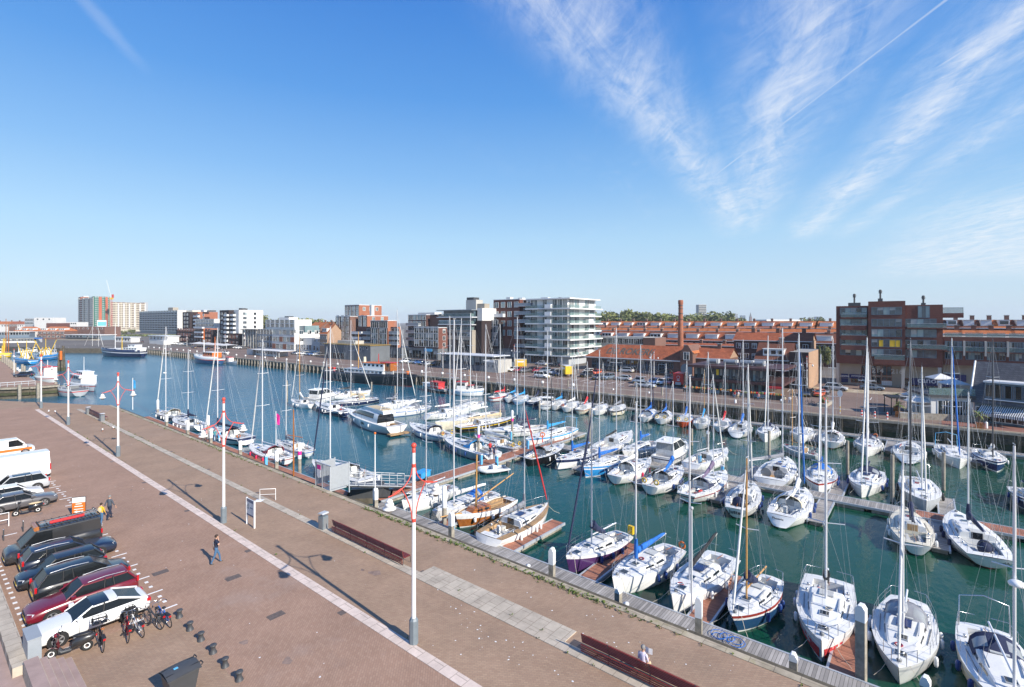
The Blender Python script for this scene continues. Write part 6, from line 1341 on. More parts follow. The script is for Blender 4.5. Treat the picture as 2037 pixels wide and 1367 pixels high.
def simple(name, label, pa, da, pb, db, ztop, k, rowsn=0, nx=6, dp=14, wk='glassdark', roof=None, z0=0, w=1.8, h=1.4, fr='white', cat='building', group=None):
 b = Bd(name, label, AT(pa, da), AT(pb, db), cat, group); b.box('wall', 0, b.W, 0, dp, z0, ztop, k)
 if roof: b.box('roof', -.6, b.W+.6, -.8, dp+.5, ztop, ztop+.5, roof)
 if rowsn: b.wins(lin(.5, b.W-.5, nx), [ztop-2.2-3.*i for i in range(rowsn)], w, h, fr=fr, gl=wk)
 return b
zat_ = lambda d, py: H-(py-HY)*d/F
simple('white_building', 'large plain white building with a stepped roof behind the orange roofed houses', 68, 470, 105, 470, zat_(470, 632), 'render_white', 1, 3)
simple('white_building', 'white building with grey upper storey at the waterfront', 49, 480, 68, 478, zat_(480, 633.5), 'render_grey', 2, 6)
simple('white_building', 'long white building with a row of small square windows', 112, 520, 153, 520, zat_(520, 641), 'render_white', 1, 10)
simple('brick_building', 'red brown brick block between the white building and the long white one', 92, 455, 112, 455, zat_(455, 643), 'brick_red')
gable_house('orange roofed white house with three dormers on the waterfront', AT(26, 425), AT(66, 425), 12, zat_(425, 659), zat_(425, 650), 'render_white', 'roof_tile_bright', dormers=3, chim=0, hip=4, nw=5)
gable_house('wide orange roofed brick house with white shop front on the waterfront', AT(75, 425), AT(129, 425), 14, zat_(425, 659), zat_(425, 650), 'brick_brown', 'roof_tile_bright', dormers=3, chim=0, hip=5, nw=6, floors=3)
for i, (pa, pb) in enumerate(((-30, 2), (2, 18), (18, 34), (34, 48))):
 gable_house('distant house with an orange tiled roof above the waterfront, %s' % ('at the picture edge', 'behind the white wall', 'with a brown gable', 'next to the grey upper storey')[i], AT(pa, 520), AT(pb, 520), 12, zat_(520, 645), zat_(520, 639.5), 'render_white' if i != 2 else 'brick_brown', 'roof_tile_bright' if i < 2 else 'roof_tile', group='orange roofed houses at the waterfront', chim=1, nw=3, floors=1)
simple('brick_building', 'brown brick flat roofed block above the waterfront terraces', 133, 440, 208, 430, zat_(435, 650), 'brick_brown', 1, 8)
b = simple('restaurant', 'waterfront restaurant with glass storey and stepped terraces', 130, 415, 200, 405, zat_(410, 667), 'bluegrey', 1, 10, 12, 'glassblue', 'render_white', 0, 3, 2.4, 'palegrey')
b.box('awning', 2, b.W-2, -5, -.1, zat_(410, 672.5), zat_(410, 671), 'darkgrey'); b.box('terrace', 0, b.W, -6, -.1, 0, 1.0, 'timber_grey')
b = simple('restaurant', 'long low glass pavilion with pale roof on the waterfront', -25, 400, 58, 410, zat_(405, 661), 'bluegrey', 1, 14, 10, 'glassblue', 'render_white', 0, 3.4, 3., 'palegrey')
b = simple('restaurant', 'row of white harbour sheds with dark openings and blue awning', -25, 350, 73, 360, 3.4, 'render_white', 1, 16, 8, 'glassdark', 'bluegrey', 0, 2.4, 1.6)
b.box('awning', b.X(72), b.X(84), -3, 1, 2.8, 3.3, 'bluecloth')
simple('kiosk', 'white kiosk with green flags near the head of the basin', 229, 370, 260, 362, 3.4, 'render_white', 1, 5, 6, 'glassdark', 'palegrey', 0, 2, 1.6)
b = simple('kiosk', 'white harbour office with a glass front before the grey flat', 297, 345, 333, 330, 5.2, 'render_white', 1, 5, 7, 'glassdark', 'palegrey', 0, 2.4, 2.2); b.box('annex', b.W*.7, b.W+2, -3, 4, 0, 2.6, 'render_white')
b = FB('kiosk', 'white waterside cafe with a long canopy and blue grey end', 491, 561, 107); z = b.Z(0, 694)
b.box('wall', 0, b.W*.18, 0, 6, 0, z, 'render_grey'); b.box('wall', b.W*.2, b.W*.8, 1, 6, 0, z-.2, 'render_white'); b.wins(lin(b.W*.22, b.W*.78, 7), [.9], 1.8, 1.6, y=1, fr='white', gl='glassdark'); b.box('canopy', b.W*.18, b.W, -1, 6, z-.2, z, 'render_white')
for xx in lin(b.W*.8, b.W, 3): mb = MB(); mb.box(xx-.08, xx+.08, -.8, -.64, 0, z-.2, 'white'); mb.build('post', b.root)
b = FB('canopy', 'long white tent canopy on thin posts beside the parked cars', 378, 450, 122, cat='canopy'); mb = MB(); z = b.Z(0, 683)
mb.grid([[(b.W*i/8, y, z+ (1.0 if i % 2 else .2)*(1-abs(y-3)/4)) for y in (-1, 1, 3, 5, 7)] for i in range(9)], 'render_white'); mb.build('sheet', b.root)
for i in range(7): mb = MB(); mb.box(b.W*i/6-.1, b.W*i/6+.1, 0, .2, 0, z+.2, 'palegrey'); mb.build('post', b.root)
pm('roofletter', (.075, .08, .07), .8)
b = FB('smokehouse', 'long brick smokehouse with an orange tiled roof lettered in grey', 1163, 1362, 139)
ze = b.Z(b.X(1230), 711); dp = 11; zr = ze+3.6
b.box('wall', .6, b.W, 0, dp, 0, ze, 'brick_brown')
mb = MB(); hip = 5.5
mb.face([(0, -.5, ze-.15), (b.W, -.5, ze-.15), (b.W, dp/2, zr), (hip, dp/2, zr)], 'roof_tile'); mb.face([(b.W, dp+.5, ze-.15), (0, dp+.5, ze-.15), (hip, dp/2, zr), (b.W, dp/2, zr)], 'roof_tile'); mb.face([(0, dp+.5, ze-.15), (0, -.5, ze-.15), (hip, dp/2, zr)], 'roof_tile')
mb.box(0, b.W-.3, -.62, -.5, ze-.4, ze-.1, 'render_white'); rf = mb.build('roof', b.root)
xl, xr = b.X(1208, 2.2), b.X(1300, 2.2); yl, yr = 1.4, 3.6
sl_ = Vector((0, dp/2+.5, zr-ze+.15)).normalized(); pt = Vector(((xl+xr)/2, 2.35, ze-.15+(2.35+.5)*(zr-ze+.15)/(dp/2+.5)))+Vector((0, -sl_.z, sl_.y))*.05
me = text_mesh('DE ROKERIJ', 3.0, 'roofletter', .03); xsx = [v.co.x for v in me.vertices]; wdt = max(xsx)-min(xsx); fx = (xr-xl)/wdt
for v in me.vertices: v.co.x = v.co.x*fx; v.co.y *= 1.5
me.transform(Matrix.Translation(pt) @ Matrix((Vector((1, 0, 0)), sl_, Vector((1, 0, 0)).cross(sl_))).transposed().to_4x4()); put('lettering', me, rf)
b.wins(lin(2.5, b.W-3, 10), [ze-2.4], 2.3, 1.7, fr='frameblue', gl='glassdark', nm=2); b.wins(lin(2.5, b.W-3, 10)[:9], [.7], 2.4, 1.5, fr='frameblue', gl='glassdark', nm=2)
b.win(b.W-6.5, .1, 2.0, 2.8, 0, 'white', 'glassdark', 1, part='door'); b.win(b.X(1280), .1, 2.4, 2.6, 0, 'frameblue', 'frameblue', 1, part='door')
g_ = FB('gatehouse', 'brick gatehouse with steep front gable and an arched dark green door', 1353, 1378, 138.2); w_ = g_.W; ze2 = g_.Z(w_/2, 702); zr2 = g_.Z(w_/2, 689)
mb = MB(); mb.xprism([(0, 0), (w_, 0), (w_, ze2), (w_*.62, zr2+.3), (w_*.38, zr2+.3), (0, ze2)], 0, 9, 'brick_brown', ax='y'); mb.build('wall', g_.root)
mb = MB(); mb.face([(w_*.5, .35, zr2+.35), (w_+.3, .35, ze2-.2), (w_+.3, 10, ze2-.2), (w_*.5, 10, zr2+.35)], 'roof_tile_bright'); mb.face([(-.3, .35, ze2-.2), (w_*.5, .35, zr2+.35), (w_*.5, 10, zr2+.35), (-.3, 10, ze2-.2)], 'roof_tile'); mb.build('roof', g_.root)
g_.win(w_/2, 4.5, 1.6, 2.2, 0, 'white', 'glassdark', 1); mb = MB(); mb.face([(w_/2-1.5, -.03, 0), (w_/2+1.5, -.03, 0), (w_/2+1.5, -.03, 2.3)]+[(w_/2+1.5*cos(a*pi/8), -.03, 2.3+1.2*sin(a*pi/8)) for a in range(1, 8)]+[(w_/2-1.5, -.03, 2.3)], 'frameblue'); mb.build('door', g_.root)
gable_house('smokehouse annex with red tiled roof and a pale gable end', FL(1379, 141), FL(1449, 141), 10, g_.Z(0, 711), g_.Z(0, 693), 'brick_brown', 'roof_tile', chim=1, nw=0, floors=0, end='brick_tan')
p = FL(1354, 158); r = thing('factory_chimney', 'tall round red brick factory chimney behind the smokehouse', 'chimney', p); h = zat(p, 597); dd = dep(p)/F
brickmat('brick_stack', (.38, .15, .09), (.32, .12, .07), (.25, .12, .08), .44, .16, plane='WALL', var=.1, bump=0)
mb = MB(); mb.lathe([(6.2*dd, 0), (5.4*dd, h*.4), (4.1*dd, h*.93)], (0, 0, 0), 'brick_stack', 18); mb.build('shaft', r)
mb = MB(); mb.lathe([(4.1*dd, h*.93), (4.9*dd, h*.945), (4.9*dd, h*.985), (4.2*dd, h), (.3, h)], (0, 0, 0), 'brick_stack', 18); mb.build('crown', r)
mb = MB()
for q in (.72, .8, .87, .915): mb.lathe([(4.6*dd+.0*q+(1-q)*1.6*dd*1.6, h*q), (4.6*dd+(1-q)*1.6*dd*1.6, h*q+.22)], (0, 0, 0), 'darkgrey', 18)
mb.build('iron_band', r)
b = FB('flat_block', 'low grey flat roofed building with a brown end behind the smokehouse', 1190, 1304, 172); xa = b.X(1280)
b.box('wall', 0, xa, 0, 10, 0, b.Z(0, 669.5), 'concrete'); b.box('wall', xa+.02, b.W, -.4, 10, 0, b.Z(0, 670), 'brick_brown'); b.wins(lin(.5, xa-.5, 8), [b.Z(0, 682.5)], 4.6, 2.0, fr='palegrey', gl='glassdark', nm=2)
b = FB('restaurant', 'two storey glass restaurant with dark red brown roof edges and terrace', 1376, 1556, 112)
z1_, z2_ = b.Z(0, 750)-.6, b.Z(0, 725)
b.box('lower_storey', 0, b.W-3, 1, 12, 0, z1_, 'glassdark'); b.box('upper_storey', .3, b.W-2.5, .6, 12, z1_+.4, z2_-.5, 'glassdark')
for z, ov in ((z1_, .8), (z2_-.5, .9)): b.box('roof_edge', -.6, b.W+ov*.6, -ov, 13, z, z+.5, 'brownedge')
b.wins(lin(.4, b.W-3, 11), [z1_+.5], (b.W-3.4)/11*.96, z2_-z1_-1.1, y=.6, fr='darkgrey', gl='glassblue', nm=1); b.wins(lin(.4, b.W-3.4, 11), [.3], (b.W-3.4)/11*.94, z1_-.5, y=1, fr='darkgrey', gl='glassblue', nm=1)
mb = MB()
for xx, w_ in ((3.5, 2), (7.2, 2.4), (10.5, 2.2), (13, 1.6)): mb.tube([(xx-w_/2, 3, z2_+.75), (xx+w_/2, 3, z2_+.75)], .55, 'zinc', 10); mb.box(xx-w_/2, xx+w_/2, 4, 5.5, z2_, z2_+1.1, 'lightgrey')
mb.build('roof_plant', b.root)
mb = MB(); mb.box(b.X(1428)-.25, b.X(1428)+.25, -.3, -.15, z1_+1.4, z1_+2.6, 'yellow'); mb.build('sign', b.root)
b.box('awning', b.W*.86, b.W+.3, -1.6, -.9, z1_-.5, z1_-.1, 'redcloth')
mb = MB(); mb.box(-.3, b.W*.62, -4.6, -4.3, 0, 1.0, 'black'); mb.box(b.W*.66, b.W+1.5, -5.4, -5.1, 0, 1.0, 'black'); mb.build('terrace_fence', b.root)
mb = MB();
for i in range(150):
 xx = rnd.uniform(0, b.W+1); y_ = -4.45 if xx < b.W*.62 else -5.25; s_ = rnd.uniform(.12, .3); mb.ball((xx, y_, 1.05), s_, rnd.choice(('weed', 'weed', 'red', 'orange', 'leaf2')), 5)
mb.build('flower_boxes', b.root)['kind'] = 'stuff'
gable_house('brown house with red roof and a wide white dormer beside the glass restaurant', FL(1504, 128), FL(1572, 128), 9, 6.3, 10., 'brick_dark', 'roof_tile_dark', dormers=1, chim=1, nw=4)
b = gable_house('tall dark brick house with orange roof and tan gable at the street corner', FL(1460, 152), FL(1613, 152), 9, 9.9, 12.0, 'brick_dark', 'roof_tile', dormers=0, chim=3, nw=9, floors=3, end='brick_tan'); mb = MB(); mb.box(b.W, b.W+.1, 0, 9, 0, 9.8, 'brick_tan'); mb.build('end_wall', b.root)
b = FB('corner_house', 'narrow dark corner house with white windows above the street', 1570, 1608, 127); b.box('wall', 0, b.W, 0, 18, 0, b.Z(0, 700), 'brick_black'); b.wins(lin(.3, b.W-.3, 3), [1., 4.2], 1.3, 1.7, fr='white', gl='glassdark'); mb = MB(); mb.box(b.W, b.W+.1, 0, 18, 0, b.Z(0, 700), 'brick_tan'); mb.build('end_wall', b.root)
def terrace(pa, pb, T, pe, pr, n, rk, wk, lab, group, dorm=1, dp=10, floors=3):
 P0, P1 = FL(pa, T), FL(pb, T); mid = (P0+P1)/2; ze, zr = zat(mid, pe), zat(mid, pr)
 if pb > 2037: P1 = P0+(P1-P0)*2.4; n = int(n*2.4)
 proto = {}
 for i in range(n):
  a, c_ = P0.lerp(P1, i/n), P0.lerp(P1, (i+1)/n); k_ = (1 if i % 4 == 3 else 0)
  if k_ not in proto: proto[k_] = gable_house(lab[k_ % len(lab)], a, c_, dp, ze, zr, wk, rk[k_ % len(rk)], 'house', group, 'terraced_house', dorm+(k_ if dorm > 1 else 0), 1, 3, floors).root
  else: dup(proto[k_], a, proto[k_].rotation_euler.z, lab[k_ % len(lab)], group)
terrace(1185, 1664, 250, 651, 639, 15, ('roof_tile_bright', 'roof_tile'), 'brick_brown', ('terraced house with bright orange roof and white dormer in the farthest row', 'terraced house with a redder roof in the farthest row'), 'farthest row of orange roofed terraced houses', 1, 11)
terrace(1185, 1664, 232, 658.5, 653, 15, ('roof_tile_bright',), 'render_white', ('low orange lean-to roof with white windows before the farthest terrace',), 'orange lower roofs of the farthest terrace', 0, 5)
terrace(1190, 1664, 195, 677, 661, 12, ('roof_tile', 'roof_tile_dark'), 'brick_dark', ('terraced house with orange roof and wide white dormer in the middle row', 'terraced house with a darker red roof in the middle row'), 'middle row of orange roofed terraced houses', 1, 10)
terrace(1205, 1560, 182, 685.5, 682, 8, ('roof_tile',), 'brick_brown', ('low rear wing with tiled roof behind the smokehouse',), 'rear wings of the middle terrace', 0, 4, floors=2)
terrace(1878, 2120, 182, 652, 636, 7, ('roof_tile_dark', 'roof_tile_bright'), 'brick_brown', ('terraced house with dark red roof and white dormer beyond the brick wing', 'terraced house with bright orange roof beyond the brick wing'), 'terraced houses beyond the brick wing', 1, 11)
terrace(1878, 2120, 168, 664, 657, 7, ('roof_tile_bright',), 'render_white', ('low orange roof with white veranda beyond the brick wing',), 'verandas beyond the brick wing', 0, 5)
for i, (px, w_) in enumerate(((1634, 17), (1652, 17))):
 gable_house('brick house with white shopfront at the end of the side street, %s' % ('beside the tree', 'beside the brick block')[i], FL(px-w_/2, 205), FL(px+w_/2, 205), 9, zat(FL(px, 205), 684), zat(FL(px, 205), 668), 'brick_red', 'roof_tile', dormers=1, chim=1, nw=2, floors=2)
simple('white_hall', 'long flat white hall roof beyond the orange terraces', 1525, 420, 1592, 430, zat_(425, 636), 'render_white')
b = Bd('restaurant', 'restaurant with a steep grey slate roof, dark blue dormer and striped awning', G(1938, 838), G(2075, 856))
W_ = b.W; ze = b.Z(0, 798); zr = b.Z(0, 722)
b.box('wall', 0, W_, 0, 9, 0, ze, 'frameblue'); b.wins(lin(.5, W_-.2, 5), [.3], 2.0, ze-1.0, fr='white', gl='glassdark', nm=2)
mb = MB(); mb.face([(-.3, -.6, ze-.1), (W_, -.6, ze-.1), (W_, 4.5, zr), (-1.2, 4.5, zr)], 'slate'); mb.face([(W_, 9.6, ze-.1), (-.3, 9.6, ze-.1), (-1.2, 4.5, zr), (W_, 4.5, zr)], 'slate'); mb.build('roof', b.root)
mb = MB(); mb.face([(0, 0, ze-.1), (0, 9, ze-.1), (-.9, 4.5, zr-.2)], 'frameblue'); mb.tube([(-.35, -.65, ze-.1), (-1.25, 4.5, zr+.05)], .13, 'white', 4); mb.build('gable', b.root)
zd_ = b.Z(0, 790); mb = MB(); mb.box(1.4, W_, -.3, 3, zd_, zd_+2.4, 'frameblue'); mb.box(1.2, W_, -.6, 3.2, zd_+2.4, zd_+2.65, 'white'); mb.box(1.3, W_, -.45, -.3, zd_-.12, zd_, 'white'); d_ = mb.build('dormer', b.root)
for q in lin(1.7, W_-.2, 5): b.win(q, zd_+.25, 1.9, 1.9, -.3, 'frameblue', 'glassdark', 1, parent=d_)
mb = MB(); nst = 56
for i in range(nst): x0_ = .8+(W_-.8)*i/nst; x1_ = .8+(W_-.8)*(i+1)/nst; k_ = 'white' if i % 2 else 'darkgrey'; mb.face([(x0_, -2.0, ze-1.4), (x1_, -2.0, ze-1.4), (x1_, -.05, ze-.35), (x0_, -.05, ze-.35)], k_); mb.face([(x0_, -2.0, ze-1.8), (x1_, -2.0, ze-1.8), (x1_, -2.0, ze-1.4), (x0_, -2.0, ze-1.4)], k_)
mb.build('awning', b.root)
b = Bd('restaurant_annex', 'white single storey annex with a glass railed roof terrace', G(1852, 834), G(1937, 838)); z = b.Z(0, 789); W_ = b.W
b.box('wall', 0, W_, 0, 8, 0, z, 'render_white'); b.box('roof_edge', -.5, W_, -.5, 8, z, z+.35, 'darkgrey'); b.wins([W_*.28, W_*.46, W_*.62, W_*.8], [.3], 1.4, 2.7, fr='white', gl='glassdark', nm=1); b.box('railing', -.4, W_, -.4, -.34, z+.35, z+1.4, 'glassrail')
mb = MB()
for i in range(5): xx = .8+i*W_/5; mb.box(xx, xx+1.0, 1, 1.9, z+.95, z+1.02, 'black'); mb.box(xx+.4, xx+.6, 1.3, 1.5, z+.35, z+.95, 'black'); mb.box(xx-.4, xx, 1.1, 1.7, z+.35, z+.85, 'black')
mb.build('terrace_furniture', b.root)
for px, w_, t, d_, k_, lb in ((1397.5, 15, 606, 900, 'concrete', 'slim pale tower block with banded floors beyond the trees'), (1450.5, 8, 624, 2500, 'bluegrey', 'blue grey office tower on the horizon, first of three'), (1463, 9, 624, 2500, 'render_grey', 'pale grey office tower with notched top on the horizon'), (1479, 8, 627.5, 2500, 'bluegrey', 'lower blue grey office tower on the horizon beside the church spire'), (1629, 9, 630, 2500, 'bluegrey', 'lone blue grey tower on the horizon before the brick block'), (1366, 6, 626, 2600, 'render_grey', 'faint pale tower on the horizon beside the factory chimney')):
 b = Bd('tower_block', lb, AT(px-w_/2, d_), AT(px+w_/2, d_), 'tower', 'towers on the horizon'); zt = b.Z(0, t); b.box('wall', 0, b.W, 0, b.W, 0, zt, k_)
 for i in range(12):
  mb = MB(); mb.box(.2, b.W-.2, -.15, 0, zt*(.2+.8*i/12), zt*(.2+.8*i/12)+zt*.03, 'glassblue'); mb.build('window_band', b.root)
b = Bd('church_spire', 'small church tower with a pointed spire on the horizon', AT(1492, 2400), AT(1496, 2400), 'church'); mb = MB(); mb.box(0, b.W, 0, b.W, 0, 38, 'brick_brown'); mb.build('wall', b.root); mb = MB(); q = b.W/2; mb.lathe([(q*1.2, 38), (.2, 60)], (q, q, 0), 'slate', 6); mb.build('spire', b.root)
# ================================================================== VEHICLES
def paint(name, c, rough=.28): pm(name, c, rough, var=.03, coat=.7); return name
for n_, c_ in (('c_white', (.78, .78, .77)), ('c_silver', (.45, .47, .49)), ('c_grey', (.11, .105, .11)), ('c_black', (.012, .013, .016)), ('c_navy', (.012, .02, .045)), ('c_red', (.50, .02, .02)), ('c_wine', (.16, .008, .018)), ('c_blue', (.03, .10, .28)), ('c_orange', (.60, .10, .02)), ('c_greyblue', (.14, .18, .23)), ('c_vblack', (.03, .03, .032))): paint(n_, c_)
pm('taillight', (.45, .01, .015), .2, coat=.5); pm('headlight', (.7, .72, .74), .08, coat=.5); pm('rimalu', (.5, .51, .53), .3, .7); pm('plate', (.75, .55, .05), .5)
KIND = {'hatch': (4.1, 1.74, 1.48, .93, .86, 1.05, .35, -1.45, -1.95, 0, .31, 1.28, -1.27),
  'mini': (3.6, 1.65, 1.48, .92, .86, 1.0, .4, -1.25, -1.7, 0, .29, 1.15, -1.15),
  'sedan': (4.6, 1.8, 1.44, .93, .84, .95, .15, -1.05, -1.75, 1, .33, 1.40, -1.35),
  'coupe': (4.75, 1.86, 1.39, .93, .83, .90, .05, -.95, -2.15, 1, .35, 1.42, -1.40),
  'estate': (4.75, 1.84, 1.48, .95, .86, .85, .1, -1.85, -2.25, 0, .33, 1.40, -1.38),
  'suv': (4.45, 1.82, 1.68, 1.02, .98, 1.1, .45, -1.6, -2.05, 0, .36, 1.35, -1.32),
  'mpv': (4.4, 1.78, 1.62, 1.0, .92, 1.35, .4, -1.6, -2.05, 0, .32, 1.38, -1.35),
  'van': (4.95, 1.9, 1.95, 1.1, 1.02, 1.75, .95, -2.3, -2.42, 0, .34, 1.60, -1.45),
  'bigvan': (6.6, 2.0, 2.65, 1.25, 1.15, 2.55, 1.75, -3.15, -3.25, 0, .36, 2.2, -1.95),
  'minivan': (4.4, 1.8, 1.85, 1.05, .98, 1.45, .75, -2.0, -2.12, 0, .32, 1.40, -1.35)}
def car_parts(kind, pk, get, opts):
 L, W, Hh, zb, zh, xfb, xft, xrt, xrb, trunk, rw, xa, xr = KIND[kind]
 w = W/2; cargo = kind in ('van', 'bigvan') or opts.get('cargo')
 mb = get('body'); f, r = L/2, -L/2
 zt_ = (zb-.02) if trunk else zb
 st = [(f, .80, .34, .60), (f-.06, .90, .24, zh-.20), (f-.28, .97, .21, zh-.10), (f-.75, 1., .20, zh-.02), (xfb, 1., .20, zh+.04), (xfb-.25, 1., .2, zb), (.0, 1., .2, zb), (xr, 1., .2, zb+.02), (max(xrb-.02, r+.18), .99, .21, zt_+.02), (r+.12, .96, .24, zt_-.03), (r+.03, .90, .26, zt_-.14), (r, .82, .36, .62)]
 rows = []
 for x, wf, zl, zt in st:
  y = w*wf; zm = zl+(zt-zl)*.55
  rows.append([(x, -y*.62, zt+.03), (x, -y*.86, zt), (x, -y*.965, zt-.07), (x, -y, zm), (x, -y*.985, zl+.12), (x, -y*.9, zl), (x, 0, zl), (x, y*.9, zl), (x, y*.985, zl+.12), (x, y, zm), (x, y*.965, zt-.07), (x, y*.86, zt), (x, y*.62, zt+.03), (x, 0, zt+.04)])
 mb.grid(rows, pk, close=True, mf=lambda i, j: 'black' if j in (4, 5, 6, 7) else pk); mb.face(rows[0], pk); mb.face(rows[-1][::-1], pk)
 wb, wt = w*.90, w*(.74 if not cargo else .84)
 if kind in ('van', 'bigvan', 'minivan'): wt = w*.84
 zr_ = Hh-.05
 g = get('windscreen'); B_ = lambda x, s: (x, s*wb, zb if x < xfb-.1 else zh+.05)
 T_ = lambda x, s: (x, s*wt, zr_)
 g.face([(xfb, -wb, zh+.05), (xfb, wb, zh+.05), T_(xft, 1), T_(xft, -1)], 'carglass')
 if not cargo: get('rear_window').face([(xrb, wb, zt_), (xrb, -wb, zt_), T_(xrt, -1), T_(xrt, 1)], 'carglass')
 else: mb.face([(xrb, wb, zt_), (xrb, -wb, zt_), T_(xrt, -1), T_(xrt, 1)], pk)
 for s in (-1, 1):
  if not cargo and not opts.get('far'):
   for x_ in (xfb-.28, (xft+xrt)/2+.1, xrb+.62 if xrb < -1.8 else xrb+.35): mb.tube([(x_, s*(w+.002), .32), (x_, s*(w+.002), zb-.26), (x_-.02, s*w*.965, zb-.1)], .007, 'black', 4)
   for x_ in ((xft+xrt)/2+.3, xrb+.75): mb.box(x_, x_+.17, s*w*.985-.02, s*w*.985+.025, zb-.2, zb-.165, pk)
  xs_ = xfb-.25
  g = get('side_window')
  if cargo:
   xm_ = xft-.75
   q = [(xfb, s*wb, zh+.05), (xm_, s*wb, zb), (xm_, s*(wt+.01), zr_-.12), (xft, s*(wt+.01), zr_-.04)]; g.face(q, 'carglass')
   mb.face([(xm_, s*wb, zb), (xrb, s*wb, zb), T_(xrt, s), T_(xm_, s)], pk); mb.face([(xm_, s*(wt+.012), zr_-.12), T_(xm_, s), T_(xft, s), (xft, s*(wt+.012), zr_-.04)], pk)
  else:
   g.face([(xfb, s*wb, zh+.05), (xrb, s*wb, zb), T_(xrt, s), T_(xft, s)], 'carglass')
   xb_ = (xft+xrt)/2+.1
   P = get('pillar') if False else mb
   P.tube([(xb_, s*(wb+.004), zb), (xb_-.06, s*(wt+.006), zr_)], .035, 'black', 4)
   if xrt < -1.4 and kind != 'mini': P.tube([(xrt+.62, s*(wb+.004), zb), (xrt+.66, s*(wt+.006), zr_)], .04, 'black', 4)
   P.tube([(xrb, s*wb, zt_), (xrt, s*wt, zr_)], .06, pk, 5)
  mb.tube([(xfb, s*wb, zh+.05), (xft, s*wt, zr_)], .045, pk, 5)
 rf = get('roof'); rk = opts.get('roof', pk)
 xs_ = [xft+.02, xft-.15, (xft*2+xrt)/3, (xft+2*xrt)/3, xrt+.12, xrt-.03]
 rows = [[(x, y*wt*1.02, zr_-.01+(.055*(1-y*y))+(0 if 0 < i < 5 else -.012)) for y in (-1, -.8, -.4, 0, .4, .8, 1)] for i, x in enumerate(xs_)]
 rf.grid(rows, pk, mf=lambda i, j: rk if i in opts.get('roofrows', (0, 1, 2, 3, 4)) else pk)
 for s in (-1, 1):
  rf.grid([[(x, s*wt*1.02, zr_-.01) for x in xs_], [(x, s*wt*1.04, zr_-.07) for x in xs_]], pk)
  if opts.get('rails'): rf.tube([(xft-.2, s*wt*.92, zr_+.03), ((xft+xrt)/2, s*wt*.92, zr_+.09), (xrt+.1, s*wt*.92, zr_+.03)], .022, 'rimalu', 5)
 for s in (-1, 1):
  hl = get('headlight'); hl.face([(f-.03, s*w*.52, .62), (f-.2, s*w*.93, .64), (f-.3, s*w*.965, .76), (f-.07, s*w*.56, .73)], 'headlight')
  tl = get('tail_light')
  if kind in ('estate', 'suv', 'mpv', 'van', 'bigvan', 'minivan'): tl.box(r+.02, r+.12, s*w*.93-.05, s*w*.93+.05, .78, 1.08 if kind != 'bigvan' else 1.4, 'taillight')
  else: tl.box(r+.0, r+.18, s*w*.78-.12, s*w*.78+.17, .68, .84, 'taillight')
  mi = get('mirror'); mi.box(xfb-.38, xfb-.18, s*(wb+.18)-.09, s*(wb+.18)+.09, zb+.02, zb+.17, opts.get('mirror', pk))
 get('number_plate').box(f-.01, f+.012, -.26, .26, .38, .48, 'plate'); get('number_plate').box(r-.012, r+.02, -.26, .26, .45, .56, 'plate')
 gr = get('grille'); gr.box(f-.05, f+.008, -w*.45, w*.45, .5, .66, 'black')
 for x in (xa, xr):
  for s in (-1, 1):
   wl = get('wheel'); y = s*(w-.08)
   n = 16
   def disc(y0, R_): return [(x+R_*cos(2*pi*q/n), y0, rw+R_*sin(2*pi*q/n)) for q in range(n)]
   mb.face(disc(s*(w+.004), rw*1.19), 'black')
   wl.grid([disc(s*(w-.2), rw), disc(s*(w+.012), rw), disc(s*(w+.016), rw*.93), disc(s*(w+.012), rw*.68)], 'rubber', close=True)
   wl.face(disc(s*(w+.008), rw*.68), 'black')
   rm = get('rim', sub=True);
   for q in range(5 if kind not in ('van', 'bigvan') else 8):
    a = q*2*pi/(5 if kind not in ('van', 'bigvan') else 8)
    P = [(x+rw*rr*cos(a+da), s*(w+.017), rw+rw*rr*sin(a+da)) for rr, da in ((.12, -.5), (.66, -.22), (.66, .22), (.12, .5))]
    rm.face(P if s > 0 else P[::-1], 'rimalu')
   rm.grid([disc(s*(w+.018), rw*.69), disc(s*(w+.018), rw*.61)], 'rimalu', close=True)
def car(label, kind, pk, loc, rz, group=None, name='parked_car', cat='car', near=True, **opts):
 if not near:
  opts['far'] = 1; mb = MB(); car_parts(kind, pk, lambda p, sub=False: mb, opts); o = mb.build(name, None, loc, rz); return tag(o, label, cat, group)
 root = thing(name, label, cat, loc, rz, group); root.scale = (.95, .95, .95); cur = []
 single = {'body', 'windscreen', 'rear_window', 'roof', 'grille', 'number_plate'}; store = {}
 def get(p, sub=False):
  if p in single:
   if p not in store: store[p] = MB(); cur.append((p, store[p], False))
   return store[p]
  m2 = MB(); cur.append((p, m2, sub)); return m2
 car_parts(kind, pk, get, opts); last = None
 for p, m2, sub in cur:
  if not m2.f: continue
  o = m2.build(p, last if sub and last else root)
  if p == 'wheel': last = o
 return root
pg = 'cars parked on the near quay'
car('white coupe with a dark glass roof parked beside the bicycles', 'coupe', 'c_white', (5.98, 31.7, 0), pi, pg, roof='glassdark', roofrows=(0, 1, 2))
car('dark red estate car between the white coupe and a black car', 'estate', 'c_wine', (6.15, 34.35, 0), pi, pg, rails=True)
car('black high roofed car with upright rear lights beside the dark red estate', 'mpv', 'c_black', (6.55, 36.8, 0), 0, pg, rails=True)
car('black hatchback with long headlights facing the low wall', 'hatch', 'c_black', (6.05, 39.15, 0), pi, pg)
car('dark blue black estate with a shining side window next to the black van', 'estate', 'c_navy', (6.75, 41.4, 0), 0, pg, rails=True)
v = car('dark grey panel van with a roof rack carrying ladders', 'van', 'c_vblack', (6.4, 43.85, 0), pi, pg, 'parked_van', 'van')
mb = MB()
